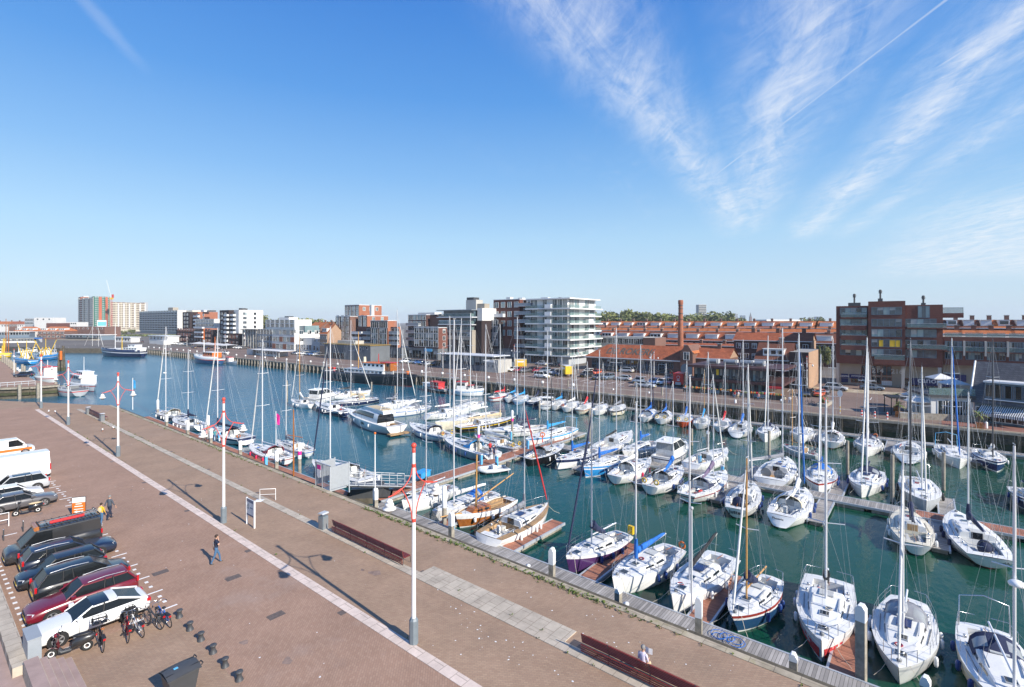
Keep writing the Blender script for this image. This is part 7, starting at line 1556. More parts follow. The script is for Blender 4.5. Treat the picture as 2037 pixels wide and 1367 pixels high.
for s in (-1, 1): mb.tube([(.85, s*.72, 2.08), (-2.35, s*.72, 2.08)], .04, 'black', 5)
for i in range(9): mb.tube([(.8-i*.39, -.74, 2.0), (.8-i*.39, -.74, 2.12), (.8-i*.39, .74, 2.12), (.8-i*.39, .74, 2.0)], .035, 'black', 5)
mb.build('roof_rack', v)
mb = MB()
for s in (-.15, .2): mb.tube([(.7, s, 2.2), (-2.3, s, 2.2)], .03, 'greycloth', 5)
for i in range(8): mb.tube([(.5-i*.38, -.15, 2.2), (.5-i*.38, .2, 2.2)], .02, 'greycloth', 4)
mb.build('ladder', v)
mb = MB(); mb.tube([(.3, .5, 2.22), (-1.5, .5, 2.22)], .11, 'redcloth', 8); mb.tube([(.95, -.6, 2.0), (.95, .6, 2.0)], .16, 'varnish', 8); mb.build('roof_load', v)
car('dark grey sedan behind the black scooter', 'sedan', 'c_grey', (6.15, 56.2, 0), 0, pg)
car('small white hatchback between the grey sedan and the silver car', 'hatch', 'c_white', (5.9, 58.9, 0), 0, pg)
car('silver crossover car with red rear lamps next to the big white van', 'suv', 'c_silver', (6.5, 61.6, 0), pi, pg, roof='glassblue', roofrows=(1, 2))
car('big plain white high roofed van', 'bigvan', 'c_white', (6.2, 66.2, 0), pi, pg, 'parked_van', 'van')
car('dark blue car with red striped tail behind the big white van', 'estate', 'c_navy', (3.6, 71.5, 0), pi, pg)
v = car('white van with an orange stripe along its lower side', 'van', 'c_white', (7.5, 79.4, 0), 0, pg, 'parked_van', 'van')
mb = MB();
for s in (-1, 1): mb.box(-2.3, 2.2, s*.955-.004, s*.955+.004, .55, .85, 'orange')
mb.build('stripe', v)
car('dark red car at the picture edge beyond the striped van', 'hatch', 'c_red', (3.0, 84.5, 0), 0, pg)
fgp = 'cars parked on the far quay'
def fcar(px, py, kind, pk, rz, label, **k): p = G(px, py-2); return car(label, kind, pk, p, rz+rnd.uniform(-.05, .05), fgp, near=False, **k)
I, U, A = 0, pi, pi/2
rows_ = [(974, 738, 'hatch', 'c_black', U, 'black hatchback nearest the pale pavilion block'), (987, 738, 'hatch', 'c_silver', U, 'silver hatchback beside the pale pavilion block'), (1005, 740, 'minivan', 'c_white', U, 'white delivery van in the row by the pale pavilion'), (1021, 741, 'hatch', 'c_white', U, 'white car between the delivery van and a red car'),
(1033, 742, 'hatch', 'c_red', U, 'red car in front of the small yellow truck'), (1044, 743, 'sedan', 'c_grey', U, 'dark grey car next to the red one before the yellow truck'), (1057, 741, 'estate', 'c_black', U, 'black estate behind the grey car near the yellow truck'), (1070, 743, 'hatch', 'c_red', U, 'bright red hatchback before the white tower'), (1083, 743, 'estate', 'c_greyblue', U, 'grey blue estate beside the bright red hatchback'), (1102, 747, 'mpv', 'c_silver', U, 'silver people carrier near the big yellow truck'),
(1115, 750, 'suv', 'c_navy', U, 'dark blue car next to the big yellow truck'), (1078, 754, 'minivan', 'c_white', A*-1, 'white van with a blue tail parked along the kerb'), (1077, 729, 'mpv', 'c_silver', A, 'silver car close to the white tower'), (1104, 732, 'suv', 'c_black', A, 'black off-roader close to the white tower'), (1036, 734, 'mpv', 'c_white', U, 'white car half hidden behind the small yellow truck'),
(1167, 752, 'suv', 'c_black', U, 'black car in the bay before the orange car'), (1170, 745, 'hatch', 'c_white', U, 'white car behind the black one and left of the orange one'), (1186, 747, 'hatch', 'c_orange', U, 'orange red hatchback on the far quay'), (1190, 757, 'hatch', 'c_grey', U, 'dark grey hatchback beside a grey one in the middle bays'), (1210, 757, 'suv', 'c_greyblue', U, 'grey blue car in the middle bays'),
(1240, 759, 'hatch', 'c_silver', A, 'silver hatchback alone in the bay before the smokehouse'), (1270, 764, 'sedan', 'c_greyblue', U, 'blue grey car parked in the bay before the smokehouse'), (1215, 741, 'suv', 'c_black', A, 'black car by the smokehouse wall with red tail lights'), (1246, 743, 'mpv', 'c_silver', A, 'silver people carrier by the smokehouse wall'), (1299, 747, 'sedan', 'c_grey', A, 'dark pickup like car under the smokehouse windows'), (1321, 749, 'suv', 'c_black', A, 'black car near the green gatehouse door'),
(1284, 773, 'estate', 'c_silver', -A, 'silver blue estate parked along the kerb of the far quay'), (1301, 766, 'hatch', 'c_blue', U, 'blue hatchback beside a small white car'), (1316, 767, 'mini', 'c_white', U, 'small white car between the blue and the red hatchback'), (1333, 767, 'hatch', 'c_red', U, 'red hatchback next to the red trailer'), (1367, 770, 'hatch', 'c_grey', U, 'grey car half hidden behind the red trailer'), (1331, 758, 'hatch', 'c_navy', U, 'navy car behind the red hatchback'),
(1606, 790, 'mpv', 'c_black', U, 'black car by the red capped street lamp'), (1630, 791, 'mini', 'c_orange', U, 'small car with an orange red roof near the side street'), (1641, 785, 'hatch', 'c_grey', U, 'dark car just behind the orange roofed one'), (1663, 779, 'suv', 'c_silver', -A, 'silver off-roader with open rear before the red brick block'), (1735, 778, 'sedan', 'c_greyblue', -A, 'dark grey sedan before the shop windows of the red brick block'), (1656, 723, 'hatch', 'c_grey', A, 'grey car far up the side street'), (1836, 783, 'estate', 'c_black', A, 'black car beneath the navy shop banner'),
(806, 724, 'suv', 'c_white', U, 'white off-roader at the head of the row before the dark block'), (820, 725, 'hatch', 'c_greyblue', U, 'grey blue car beside the white off-roader before the dark block'), (832, 726, 'hatch', 'c_blue', U, 'bright blue hatchback before the dark block'), (844, 728, 'sedan', 'c_navy', U, 'navy car in the middle of the row before the dark block'), (854, 729, 'mini', 'c_silver', U, 'small silver blue car before the dark block'), (868, 729, 'suv', 'c_black', U, 'black car at the end of the row by the pavilion glass'),
(762, 716, 'hatch', 'c_white', A, 'white car alone before the brick steps'), (716, 718, 'mpv', 'c_silver', U, 'silver car before the mural pavilion'), (729, 719, 'hatch', 'c_white', U, 'white car before the porthole wall'), (741, 719, 'hatch', 'c_grey', U, 'grey car at the end of the porthole wall'), (748, 716, 'suv', 'c_black', U, 'black car behind the grey one by the porthole wall')]
for px, py, kd, pk, rz, lb in rows_: fcar(px, py, kd, pk, rz, lb)
for i, px in enumerate((588, 597, 606, 614, 622, 630, 638)):
 fcar(px, 707+i*.55, ('hatch', 'suv', 'mpv')[i % 3], ('c_navy', 'c_white', 'c_white', 'c_greyblue', 'c_blue', 'c_silver', 'c_grey')[i], U, '%s car in the row before the mural pavilion' % ('navy first', 'white second', 'second white', 'grey blue', 'blue', 'silver', 'last dark grey')[i])
for i, px in enumerate((575, 583, 592, 608)):
 fcar(px, 698+i*.6, ('hatch', 'mpv')[i % 2], ('c_black', 'c_grey', 'c_navy', 'c_white')[i], U, '%s car before the low white building' % ('black', 'grey', 'navy', 'lone white')[i])
for i in range(9):
 px = 444+i*5.2; fcar(px, 693+i*.45, ('hatch', 'suv', 'mpv')[i % 3], ('c_navy', 'c_white', 'c_silver', 'c_white', 'c_white', 'c_silver', 'c_white', 'c_white', 'c_grey')[i], U, '%s small distant car beside the white waterside cafe, %s in its row' % (('navy', 'white', 'silver', 'white', 'white', 'silver', 'white', 'white', 'grey')[i], ('first', 'second', 'third', 'fourth', 'fifth', 'sixth', 'seventh', 'eighth', 'last')[i]))
for i in range(8):
 px = 336+i*5.6; fcar(px, 686.5+i*.4, ('hatch', 'suv')[i % 2], ('c_white', 'c_silver', 'c_white', 'c_white', 'c_silver', 'c_white', 'c_greyblue', 'c_navy')[i], U, '%s tiny car before the long flat, %s in its row' % (('white', 'silver', 'white', 'white', 'silver', 'white', 'grey blue', 'navy')[i], ('first', 'second', 'third', 'fourth', 'fifth', 'sixth', 'seventh', 'last')[i]))
for px, py, k_, lb in ((449, 706, 'c_white', 'white car by the edge above the work catamaran'), (549, 707, 'c_black', 'black car with a yellow roof box by the waterside cafe'), (282, 683.5, 'c_navy', 'navy car by the harbour office'), (301, 684.5, 'c_black', 'long black car before the harbour office'), (386, 695, 'c_grey', 'dark car under the white tent canopy'), (412, 696.5, 'c_black', 'black car under the white tent canopy'), (431, 697, 'c_silver', 'silver car by the white tent canopy')):
 fcar(px, py, 'sedan', k_, A, lb)
car('navy car parked on the wharf beyond the quay', 'hatch', 'c_navy', G(48, 750), 2.6, None, near=False)
def truck(label, p, rz, L=5.6, ck='c_greyblue'):
 r = thing('box_truck', label, 'truck', p, rz, 'yellow box trucks')
 mb = MB(); mb.box(-L/2, L/2-1.9, -1.05, 1.05, .75, 3.0, 'yellow'); mb.box(-L/2-.02, L/2-1.85, -1.07, 1.07, 2.95, 3.03, 'palegrey'); mb.build('cargo_box', r)
 mb = MB(); mb.xprism([(L/2-1.8, .4), (L/2, .4), (L/2, 1.2), (L/2-.5, 1.35), (L/2-1.0, 2.1), (L/2-1.8, 2.15)], -.95, .95, ck, ax='y'); mb.build('cab', r)
 mb = MB(); mb.face([(L/2-.48, -.85, 1.36), (L/2-.48, .85, 1.36), (L/2-.98, .8, 2.06), (L/2-.98, -.8, 2.06)], 'glassdark'); mb.build('windscreen', r)
 for x in (L/2-1.0, -L/2+1.1):
  for s in (-1, 1): mb = MB(); mb.tube([(x, s*.75, .36), (x, s*1.0, .36)], .36, 'rubber', 12); mb.build('wheel', r)
 for s in (-1, 1): mb = MB(); mb.box(-L/2+.7, L/2-2.5, s*1.06-.005, s*1.06+.005, 2.0, 2.5, 'white'); mb.build('white_band', r)
truck('big yellow box truck with white lettering facing away in the far car park', G(1126, 748), .9)
truck('smaller yellow box truck behind the red car in the far car park', G(1030, 733), 2.2)
p = G(1354, 768); r = thing('food_trailer', 'dark red box trailer with a pale emblem on its end', 'trailer', p, U+.1); mb = MB(); mb.box(-2, 2, -1.15, 1.15, .6, 3.1, 'red'); mb.build('body', r)
mb = MB(); mb.torus((2.02, 0, 2.2), .35, .05, 'palegrey', 'x', 12, 4); mb.box(2.01, 2.03, -.3, .3, 1.4, 1.7, 'palegrey'); mb.build('emblem', r); mb = MB(); mb.box(1.98, 2.3, -.6, .6, .5, 1.1, 'lightgrey'); mb.build('tow_bar', r)
for s in (-1, 1): mb = MB(); mb.tube([(0, s*1.0, .36), (0, s*1.2, .36)], .36, 'rubber', 12); mb.build('wheel', r)
def bike(label, pk, loc, rz, crate=False, lean=.12, group='bicycles by the white coupe', basket=False, seatk='black'):
 r = thing('bicycle', label, 'bicycle', loc, rz, group); r.rotation_euler = (lean, 0, rz)
 bb, hd, hd2, st, ra_, fa = (0, 0, .3), (.42, 0, .82), (.45, 0, .68), (-.17, 0, .82), (-.52, 0, .35), (.58, 0, .35)
 mb = MB(); t = .02
 for a, b_ in ((bb, hd2), (bb, st), (hd, (-.1, 0, .55)), (bb, ra_), (st, ra_), (hd, hd2)): mb.tube([a, b_], t, pk, 6)
 for s in (-.05, .05): mb.tube([hd2, (fa[0], s, fa[2])], .014, pk, 5); mb.tube([(ra_[0], s, ra_[2]), (-.22, s*.4, .66)], .012, pk, 5)
 mb.build('frame', r)
 for c in (ra_, fa):
  mb = MB(); mb.torus(c, .325, .022, 'rubber', 'y', 22, 6); mb.torus(c, .295, .012, 'steel', 'y', 22, 4)
  for i in range(8): a = i*pi/4; mb.tube([c, (c[0]+.3*cos(a), 0, c[2]+.3*sin(a))], .004, 'steel', 3)
  mb.build('wheel', r)
  mb = MB(); mb.grid([[(c[0]+.36*cos(a*pi/10), s, c[2]+.36*sin(a*pi/10)) for a in range(1, 9)] for s in (-.03, .03)], 'black'); mb.build('mudguard', r)
 mb = MB(); mb.ball((-.2, 0, .93), .12, seatk, 8, (1.1, .7, .4)); mb.tube([(-.18, 0, .8), (-.2, 0, .92)], .015, 'steel', 5); mb.build('saddle', r)
 mb = MB(); mb.tube([(.3, -.29, 1.03), (.42, -.2, 1.08), (.43, 0, 1.02), (.42, .2, 1.08), (.3, .29, 1.03)], .013, 'steel', 6); mb.tube([(.42, 0, .82), (.43, 0, 1.02)], .016, 'steel', 6)
 for s in (-1, 1): mb.tube([(.32, s*.285, 1.035), (.22, s*.31, 1.0)], .02, 'black', 6)
 mb.build('handlebar', r)
 mb = MB(); mb.box(-.75, -.3, -.07, .07, .70, .72, 'black'); mb.tube([(-.7, .06, .71), (ra_[0], .06, .35)], .008, 'black', 4); mb.tube([(-.7, -.06, .71), (ra_[0], -.06, .35)], .008, 'black', 4); mb.build('luggage_rack', r)
 mb = MB(); mb.box(-.80, -.77, -.05, .05, .62, .70, 'taillight'); mb.build('tail_light', r)
 mb = MB(); mb.tube([(0, -.09, .3), (0, .09, .3)], .015, 'steel', 5); mb.tube([(0, .07, .3), (.1, .07, .17)], .012, 'steel', 4); mb.tube([(0, -.07, .3), (-.1, -.07, .43)], .012, 'steel', 4); mb.box(.05, .16, .08, .17, .15, .18, 'black'); mb.box(-.16, -.05, -.17, -.08, .42, .45, 'black'); mb.lathe([(.09, 0), (.09, .01)], (0, 0, .3), 'black', 10); mb.build('crank', r)
 if crate or basket:
  mb = MB(); z0 = .9; w_ = .26 if crate else .16; k_ = 'black'
  for z in (z0, z0+.12, z0+.25): mb.tube([(.42, -w_, z), (.78, -w_, z), (.78, w_, z), (.42, w_, z), (.42, -w_, z)], .016, k_, 4)
  for x, y in ((.42, -w_), (.6, -w_), (.78, -w_), (.78, 0), (.78, w_), (.6, w_), (.42, w_)): mb.tube([(x, y, z0), (x, y, z0+.25)], .016, k_, 4)
  mb.face([(.42, -w_, z0), (.78, -w_, z0), (.78, w_, z0), (.42, w_, z0)], k_); mb.build('crate', r)
 return r
bike('black bicycle with a big front crate beside the red scooter', 'black', (5.85, 29.35, 0), pi/2-.05, True, .08, seatk='varnish')
bike('red bicycle leaning close to a white one', 'redcloth', (6.8, 29.3, 0), pi/2-.12, False, .14)
bike('white bicycle with a white child seat beside the red bicycle', 'white', (7.25, 29.25, 0), pi/2+.1, False, -.06, basket=True)
bike('dark grey bicycle with silver handlebar next to the blue one', 'darkgrey', (7.9, 29.3, 0), pi/2+.25, False, .1)
bike('bright blue bicycle at the end of the bicycle row', 'bluecloth', (8.35, 29.15, 0), pi/2+.1, False, -.12)
bike('grey bicycle parked behind the dark van with the roof rack', 'darkgrey', (9.3, 48.3, 0), -1.9, False, .1, None)
bike('dark bicycle parked near the flower planter on the far quay', 'black', G(1611, 806), 1.2, False, .1, None)
def scooter(label, pk, sk, loc, rz, wall='white'):
 r = thing('motor_scooter', label, 'scooter', loc, rz)
 for x in (-.62, .62):
  mb = MB(); mb.torus((x, 0, .22), .17, .055, 'rubber', 'y', 18, 7); mb.torus((x, 0, .22), .1, .03, wall, 'y', 14, 5); mb.build('wheel', r)
 mb = MB()
 mb.grid([[(x, s*w_, z) for s, w_, z in ((-1, w*.6, z1), (-1, w, (z0+z1)/2), (-1, w*.7, z0), (1, w*.7, z0), (1, w, (z0+z1)/2), (1, w*.6, z1))] for x, w, z0, z1 in ((-.92, .05, .55, .68), (-.75, .15, .40, .74), (-.4, .17, .30, .74), (-.12, .15, .24, .66), (-.05, .13, .2, .34))], pk if pk != 'c_wine' else 'c_vblack', close=True)
 mb.grid([[(x, s*w_, z) for s, w_, z in ((-1, w, z1), (-1, w, z0), (1, w, z0), (1, w, z1))] for x, w, z0, z1 in ((-.1, .14, .2, .3), (.25, .16, .18, .27), (.36, .15, .22, .4))], 'darkgrey', close=True)
 mb.build('body', r)
 mb = MB(); mb.grid([[(.36+.14*t-.03*(y*y), y*(.22-.08*abs(t-.5)), .28+.6*t) for y in (-1, -.5, 0, .5, 1)] for t in (0, .3, .6, 1.)], pk); mb.tube([(.62, 0, .22), (.5, 0, .55), (.42, 0, 1.0)], .035, 'darkgrey', 6); mb.build('front_shield', r)
 mb = MB(); mb.grid([[(.62+.24*cos(a*pi/8), y, .24+.24*sin(a*pi/8)) for a in range(1, 8)] for y in (-.06, 0, .06)], pk); mb.build('mudguard', r)
 mb = MB(); mb.ball((-.45, 0, .76), .3, sk, 10, (1.35, .5, .28)); mb.build('seat', r)
 mb = MB(); mb.tube([(.32, -.32, 1.0), (.42, -.12, 1.02), (.42, .12, 1.02), (.32, .32, 1.0)], .018, 'black', 6); mb.ball((.46, 0, .97), .11, pk, 8, (1, 1, .9)); mb.build('handlebar', r)
 mb = MB(); mb.ball((.54, 0, .96), .06, 'headlight', 8); mb.build('headlight', r)
 for s in (-1, 1): mb = MB(); mb.tube([(.36, s*.22, 1.02), (.34, s*.27, 1.2)], .008, 'black', 4); mb.ball((.34, s*.27, 1.22), .055, 'black', 6, (.3, 1, .8)); mb.build('mirror', r)
 mb = MB(); mb.tube([(-.7, -.17, .25), (-.25, -.17, .22)], .05, 'steel', 7); mb.build('exhaust', r)
 mb = MB(); mb.box(-.98, -.93, -.06, .06, .56, .64, 'taillight'); mb.build('tail_light', r)
 r.rotation_euler = (.12, 0, rz)
scooter('dark red and black motor scooter beside the grey cabinet', 'c_wine', 'black', (4.85, 29.75, 0), pi-.35)
scooter('black scooter with a tan seat in front of the grey sedan', 'c_black', 'tancloth', (6.3, 54.0, 0), pi-.15)
# ================================================================== STREET FURNITURE
def lamp(label, p, h=9.4, group='street lamps along the quay', sc=1.):
 r = thing('street_lamp', label, 'street lamp', p, 0, group)
 mb = MB(); mb.lathe([(.21, 0), (.21, 1.1), (.15, 1.2), (.11, 1.2)], (0, 0, 0), 'lampbase', 8, sm=False); mb.build('base', r)
 mb = MB(); mb.lathe([(.105, 1.2), (.075, h-.35)], (0, 0, 0), 'white', 12); mb.build('pole', r)
 mb = MB(); mb.lathe([(.083, h-.5), (.083, h-.3), (.05, h-.28)], (0, 0, 0), 'lampred', 10); mb.ball((0, 0, h-.17), .13, 'lampred', 10); mb.build('finial', r)
 mb = MB()
 for s in (-1, 1):
  up = [(s*(.10+1.42*(1-cos(t*pi/2))), 0, h-1.55-.95*sin(t*pi/2)) for t in (0, .2, .4, .6, .8, 1.)]
  up = [(s*.1, 0, h-1.2)]+[(s*(.1+1.35*t**1.7), 0, h-1.2-1.0*(1-(1-t)**1.9)) for t in (.15, .3, .5, .7, .85, 1.)]
  mb.tube(up, .027, 'lampred', 6)
  lo = [(s*.1, 0, h-3.6)]+[(s*(.1+.62*t**1.8), 0, h-3.6+1.6*t) for t in (.25, .5, .75, 1.)]
  mb.tube(lo, .025, 'lampred', 6); mb.tube([lo[-1], (s*1.2, 0, h-2.15)], .025, 'lampred', 6)
 for z in (h-1.1, h-3.65): mb.lathe([(.10, -.08), (.10, .08)], (0, 0, z), 'lampred', 10)
 mb.build('bracket', r)
 for s in (-1, 1):
  mb = MB(); c = (s*1.38, 0, h-2.95)
  mb.lathe([(q*.7, z_*.68+.2) for q, z_ in ((.02, .68), (.06, .66), (.2, .58), (.22, .48), (.12, .46), (.26, .40), (.30, .26), (.2, .24), (.42, .1), (.44, .02), (.3, -.02), (.22, -.06), (.16, -.22), (.02, -.28))], c, 'palegrey', 14, mf=lambda i, j: 'white' if i < 10 else 'glasscurt'); mb.build('lamp_head', r)
 return r
L0 = lamp('white street lamp with red brackets on the promenade, the largest one', G(823, 1280))
for px, py, lb in ((445, 1040, 'white street lamp with red brackets beside the notice board'), (235, 908, 'white street lamp with red brackets, third along the promenade'), (136, 845, 'white street lamp with red brackets before the side basin'), (82, 812, 'white street lamp with red brackets at the very end of the quay')):
 dup(L0, G(px, py), 0, lb, 'street lamps along the quay')
for px, py, lb in ((881, 738, 'distant street lamp with red brackets before the concrete facade'), (1023, 731, 'distant street lamp with red brackets by the small yellow truck'), (1605, 776, 'distant street lamp with red top by the side street'), (372, 691, 'tiny distant street lamp before the dark brick block'), (448, 690, 'tiny distant street lamp beside the white tent canopy'), (487, 694, 'tiny distant street lamp before the column row'), (1301, 753, 'distant street lamp before the smokehouse windows'), (1150, 743, 'distant street lamp at the corner of the white tower'), (28, 748, 'distant lamp on the wharf beyond the quay')):
 dup(L0, G(px, py), pi/2, lb, 'street lamps along the far quay', sc=(.8, .8, .8))
def bench(label, y0, y1, x=19.55):
 L = y1-y0; r = thing('park_bench', label, 'bench', (x, y0, .04), 0, 'long slatted benches on the promenade')
 mb = MB()
 for i in range(5): mb.box(.12+i*.105, .2+i*.105, 0, L, .42, .46, 'benchred')
 mb.build('seat', r)
 mb = MB()
 for i in range(6): z = .46+i*.08; x_ = .08-i*.02; mb.tube([(x_, 0, z), (x_, L, z)], .026, 'benchred', 6)
 mb.build('backrest', r)
 mb = MB()
 for i in range(4): mb.tube([(-.03, 0, .12+i*.09), (-.03, L, .12+i*.09)], .026, 'benchred', 6)
 mb.build('back_panel', r)
 for i in range(int(L/1.9)+1):
  mb = MB(); y = min(i*1.9, L-.12)+.05; mb.tube([(.05, y, 0), (.1, y, .4), (.62, y, .42), (.66, y, .0)], .025, 'darkgrey', 5); mb.tube([(.1, y, .4), (-.03, y, .9)], .025, 'darkgrey', 5); mb.build('leg', r)
b1 = bench('long dark red slatted bench behind the litter bin', 24.7, 32.6); bench('long dark red slatted bench with a reader sitting on it', 3.0, 12.0); bench('long dark red slatted bench at the far end of the promenade', G(203, 837).y, G(172, 823).y)
def bin_(label, p):
 r = thing('litter_bin', label, 'bin', p, .2, 'grey litter bins by the benches'); mb = MB(); mb.box(-.24, .24, -.24, .24, 0, .95, 'lampbase'); mb.box(-.18, .18, -.25, -.235, .1, .8, 'midgrey'); mb.box(-.25, -.235, -.18, .18, .1, .8, 'midgrey'); mb.build('body', r)
 mb = MB();
 for x in (-.22, .2):
  for y in (-.22, .2): mb.box(x, x+.02, y, y+.02, .95, 1.12, 'midgrey')
 mb.xprism([(-.28, 1.12), (.28, 1.12), (.2, 1.2), (-.2, 1.2)], -.28, .28, 'lightgrey'); mb.build('lid', r)
bin_('grey square litter bin at the end of the long red bench', G(643, 1052)); bin_('small grey litter bin at the end of the distant bench', G(203, 838)); bin_('small grey litter bin before the distant bench', G(175, 824))
pa, pb = G(491, 1042), G(506, 1051); r = thing('notice_board', 'white framed notice board on two posts on the promenade', 'sign', pa, atan2(pb.y-pa.y, pb.x-pa.x)); W_ = (pb-pa).length
for x in (0, W_): mb = MB(); mb.box(x-.05, x+.05, -.05, .05, 0, 1.98, 'white'); mb.build('post', r)
mb = MB(); mb.box(.05, W_-.05, -.03, .03, .72, 1.95, 'palegrey'); mb.box(.06, W_-.06, -.036, -.03, 1.72, 1.94, 'steelblue'); mb.box(.06, W_-.06, -.036, -.03, .73, .85, 'steelblue'); pn_ = mb.build('panel', r)
letter('d', .62, 'bluegrey', pn_, (.32, -.04, 1.42), (1, 0, 0), (0, 0, 1), .004); letter('denkor', .15, 'steelblue', pn_, (.86, -.04, 1.36), (1, 0, 0), (0, 0, 1), .004)
pa, pb = G(143, 1026), G(171, 1023); r = thing('advertising_sign', 'orange and white sign board with an arrow standing by the parked cars', 'sign', pa, atan2(pb.y-pa.y, pb.x-pa.x)); W_ = (pb-pa).length
mb = MB(); mb.box(0, W_, -.03, .03, .08, 1.4, 'darkgrey'); mb.box(.03, W_-.03, -.04, -.03, .11, .98, 'orange'); mb.box(.03, W_-.03, -.04, -.03, .98, 1.37, 'white'); pn_ = mb.build('panel', r)
mb = MB()
for z_, k_ in ((.84, .28), (.66, .2)): mb.box(W_*k_, W_*(1-k_), -.05, -.04, z_, z_+.06, 'white')
mb.box(W_*.34, W_*.68, -.05, -.04, 1.13, 1.2, 'palegrey'); mb.build('text_lines', pn_)['kind'] = 'stuff'
mb = MB(); mb.face([(.12, -.05, .28), (.35, -.05, .18), (.35, -.05, .24), (W_-.15, -.05, .24), (W_-.15, -.05, .32), (.35, -.05, .32), (.35, -.05, .38)], 'white'); mb.face([(.15, -.05, .45), (W_-.15, -.05, .45), (W_-.15, -.05, .5), (.15, -.05, .5)], 'white'); mb.build('arrow', pn_)
for s in (.1, W_-.1): mb = MB(); mb.box(s-.05, s+.05, -.3, .3, 0, .08, 'darkgrey'); mb.build('foot', r)
r = thing('gate', 'grey metal harbour gate with side screens at the top of the gangway', 'gate', (24.2, 40.7, 0), pi/2)
mb = MB()
for x in (0, 2.4):
 for y in (0, -1.9): mb.box(x-.05, x+.05, y-.05, y+.05, -.6 if y else 0, 2.2, 'galv')
mb.box(-.05, 2.45, -.06, .06, 2.14, 2.24, 'galv'); mb.box(1.25, 1.33, -.04, .04, 0, 2.14, 'galv'); mb.build('frame', r)
for x in (0, 2.4):
 mb = MB(); mb.box(x-.01, x+.01, -1.85, -.05, .1, 2.1, 'galv')
 for i in range(24): mb.box(x-.03, x+.03, -1.85+i*.076, -1.835+i*.076, .1, 2.1, 'galv')
 mb.build('screen', r)
mb = MB(); [mb.box(1.38+q*.1, 1.4+q*.1, -.01, .01, .15, 2.1, 'galv') for q in range(10)]; mb.build('door', r); mb = MB(); mb.box(1.5, 2.1, .035, .05, 1.6, 2.0, 'magenta'); mb.box(1.5, 2.1, .035, .05, .9, 1.55, 'white'); mb.build('notice', r)
mb = MB(); [mb.box(.1+q*.1, .12+q*.1, -.01, .01, .15, 2.1, 'galv') for q in range(11)]; mb.build('door', r)
r = thing('gangway', 'sloping grey gangway with truss railings down to the pontoon', 'gangway', (25.9, 41.4, 0), 0)
Lg = 7.6; dz = -2.1; mb = MB(); mb.grid([[(0, y, .05), (Lg, y, dz+.1)] for y in (-.6, .6)], 'midgrey', sm=False); mb.grid([[(0, y, -.1), (Lg, y, dz-.05)] for y in (-.6, .6)], 'galv', sm=False); mb.box(-1.9, 0, -.6, .6, -.12, .02, 'galv'); mb.build('deck', r)
for s in (-1, 1):
 mb = MB(); y = s*.62
 for o in (.0, .55, 1.1): mb.tube([(0, y, .05+o), (Lg, y, dz+.1+o)], .045 if o != .55 else .025, 'lightgrey', 5)
 for i in range(9): t = i/8; mb.tube([(Lg*t, y, .05+dz*t), (Lg*t, y, 1.15+dz*t)], .03, 'lightgrey', 5)
 mb.build('railing', r)
pa = G(517, 996); r = thing('barrier', 'small white tubular barrier standing on a ramp plate on the promenade', 'barrier', pa, atan2(-.95, 1.)); mb = MB(); mb.tube([(0, 0, 0), (0, 0, .95), (1.25, 0, .95), (1.25, 0, 0)], .03, 'white', 6); mb.tube([(0, 0, .5), (1.25, 0, .5)], .02, 'white', 5); mb.build('rail', r); mb = MB(); mb.xprism([(-.3, 0), (.35, 0), (.1, .08), (-.1, .08)], -.3, .3, 'palegrey'); mb.build('plate', r)
bo = thing('bollard', 'dark iron mooring style bollard', 'bollard', G(357, 1228), 0, 'row of dark iron bollards'); mb = MB(); mb.lathe([(.19, 0), (.17, .06), (.12, .16), (.10, .3), (.14, .38), (.17, .42), (.15, .47), (.03, .49)], (0, 0, 0), 'darkgrey', 14); mb.build('post', bo); bo.scale = (.9, .9, .82); bo['label'] = 'dark iron bollard next to the bicycles, farthest of the row'
for px, py, lb in ((378, 1253, 'second'), (400, 1274, 'third'), (424, 1299, 'fourth'), (448, 1326, 'fifth'), (476, 1353, 'last')): dup(bo, G(px, py), 0, 'dark iron bollard, %s of the row counted from the bicycles' % lb)
pm('cabgrey', (.30, .33, .36), .5, var=.06); r = thing('electrical_cabinet', 'tall light grey metal cabinet at the end of the low wall', 'cabinet', (3.72, 30.5, 0)); mb = MB(); mb.box(-.22, .22, -.68, .68, 0, 1.22, 'cabgrey'); mb.build('body', r); mb = MB(); mb.box(-.24, .24, -.7, .7, 1.22, 1.27, 'cabgrey'); mb.build('lid', r)
for s in (-.33, .33): mb = MB(); mb.box(.22, .235, s-.3, s+.3, .12, 1.18, 'cabgrey'); mb.build('door', r)
r = thing('waste_container', 'dark grey wheeled waste container with a ribbed lid', 'bin', (7.15, 23.1, 0), .05); mb = MB()
mb.grid([[(-w_, -d_, z), (w_, -d_, z), (w_, d_, z), (-w_, d_, z)] for w_, d_, z in ((.42, .34, .15), (.54, .44, 1.0), (.58, .47, 1.02))], 'darkgrey', close=True, sm=False); mb.face([(-.42, -.34, .15), (.42, -.34, .15), (.42, .34, .15), (-.42, .34, .15)], 'darkgrey'); mb.build('body', r)
mb = MB(); mb.grid([[(x, y, 1.04+.13*(1-(y/.48)**2)+.03*(1-(x/.6)**2)) for x in (-.6, -.3, 0, .3, .6)] for y in (-.49, -.3, 0, .3, .49)], 'darkgrey'); mb.box(-.6, .6, -.5, -.47, 1.0, 1.05, 'darkgrey')
mb.grid([[(x, y, 1.03) for x in (-.6, .6)] for y in (-.49, .49)], 'darkgrey', sm=False)
for y in (-.25, .25): mb.box(-.58, .58, y-.02, y+.02, 1.1, 1.15, 'black')
mb.build('lid', r); mb = MB(); mb.box(-.25, -.1, -.1, 0, 1.19, 1.21, 'signblue'); mb.build('sticker', r)
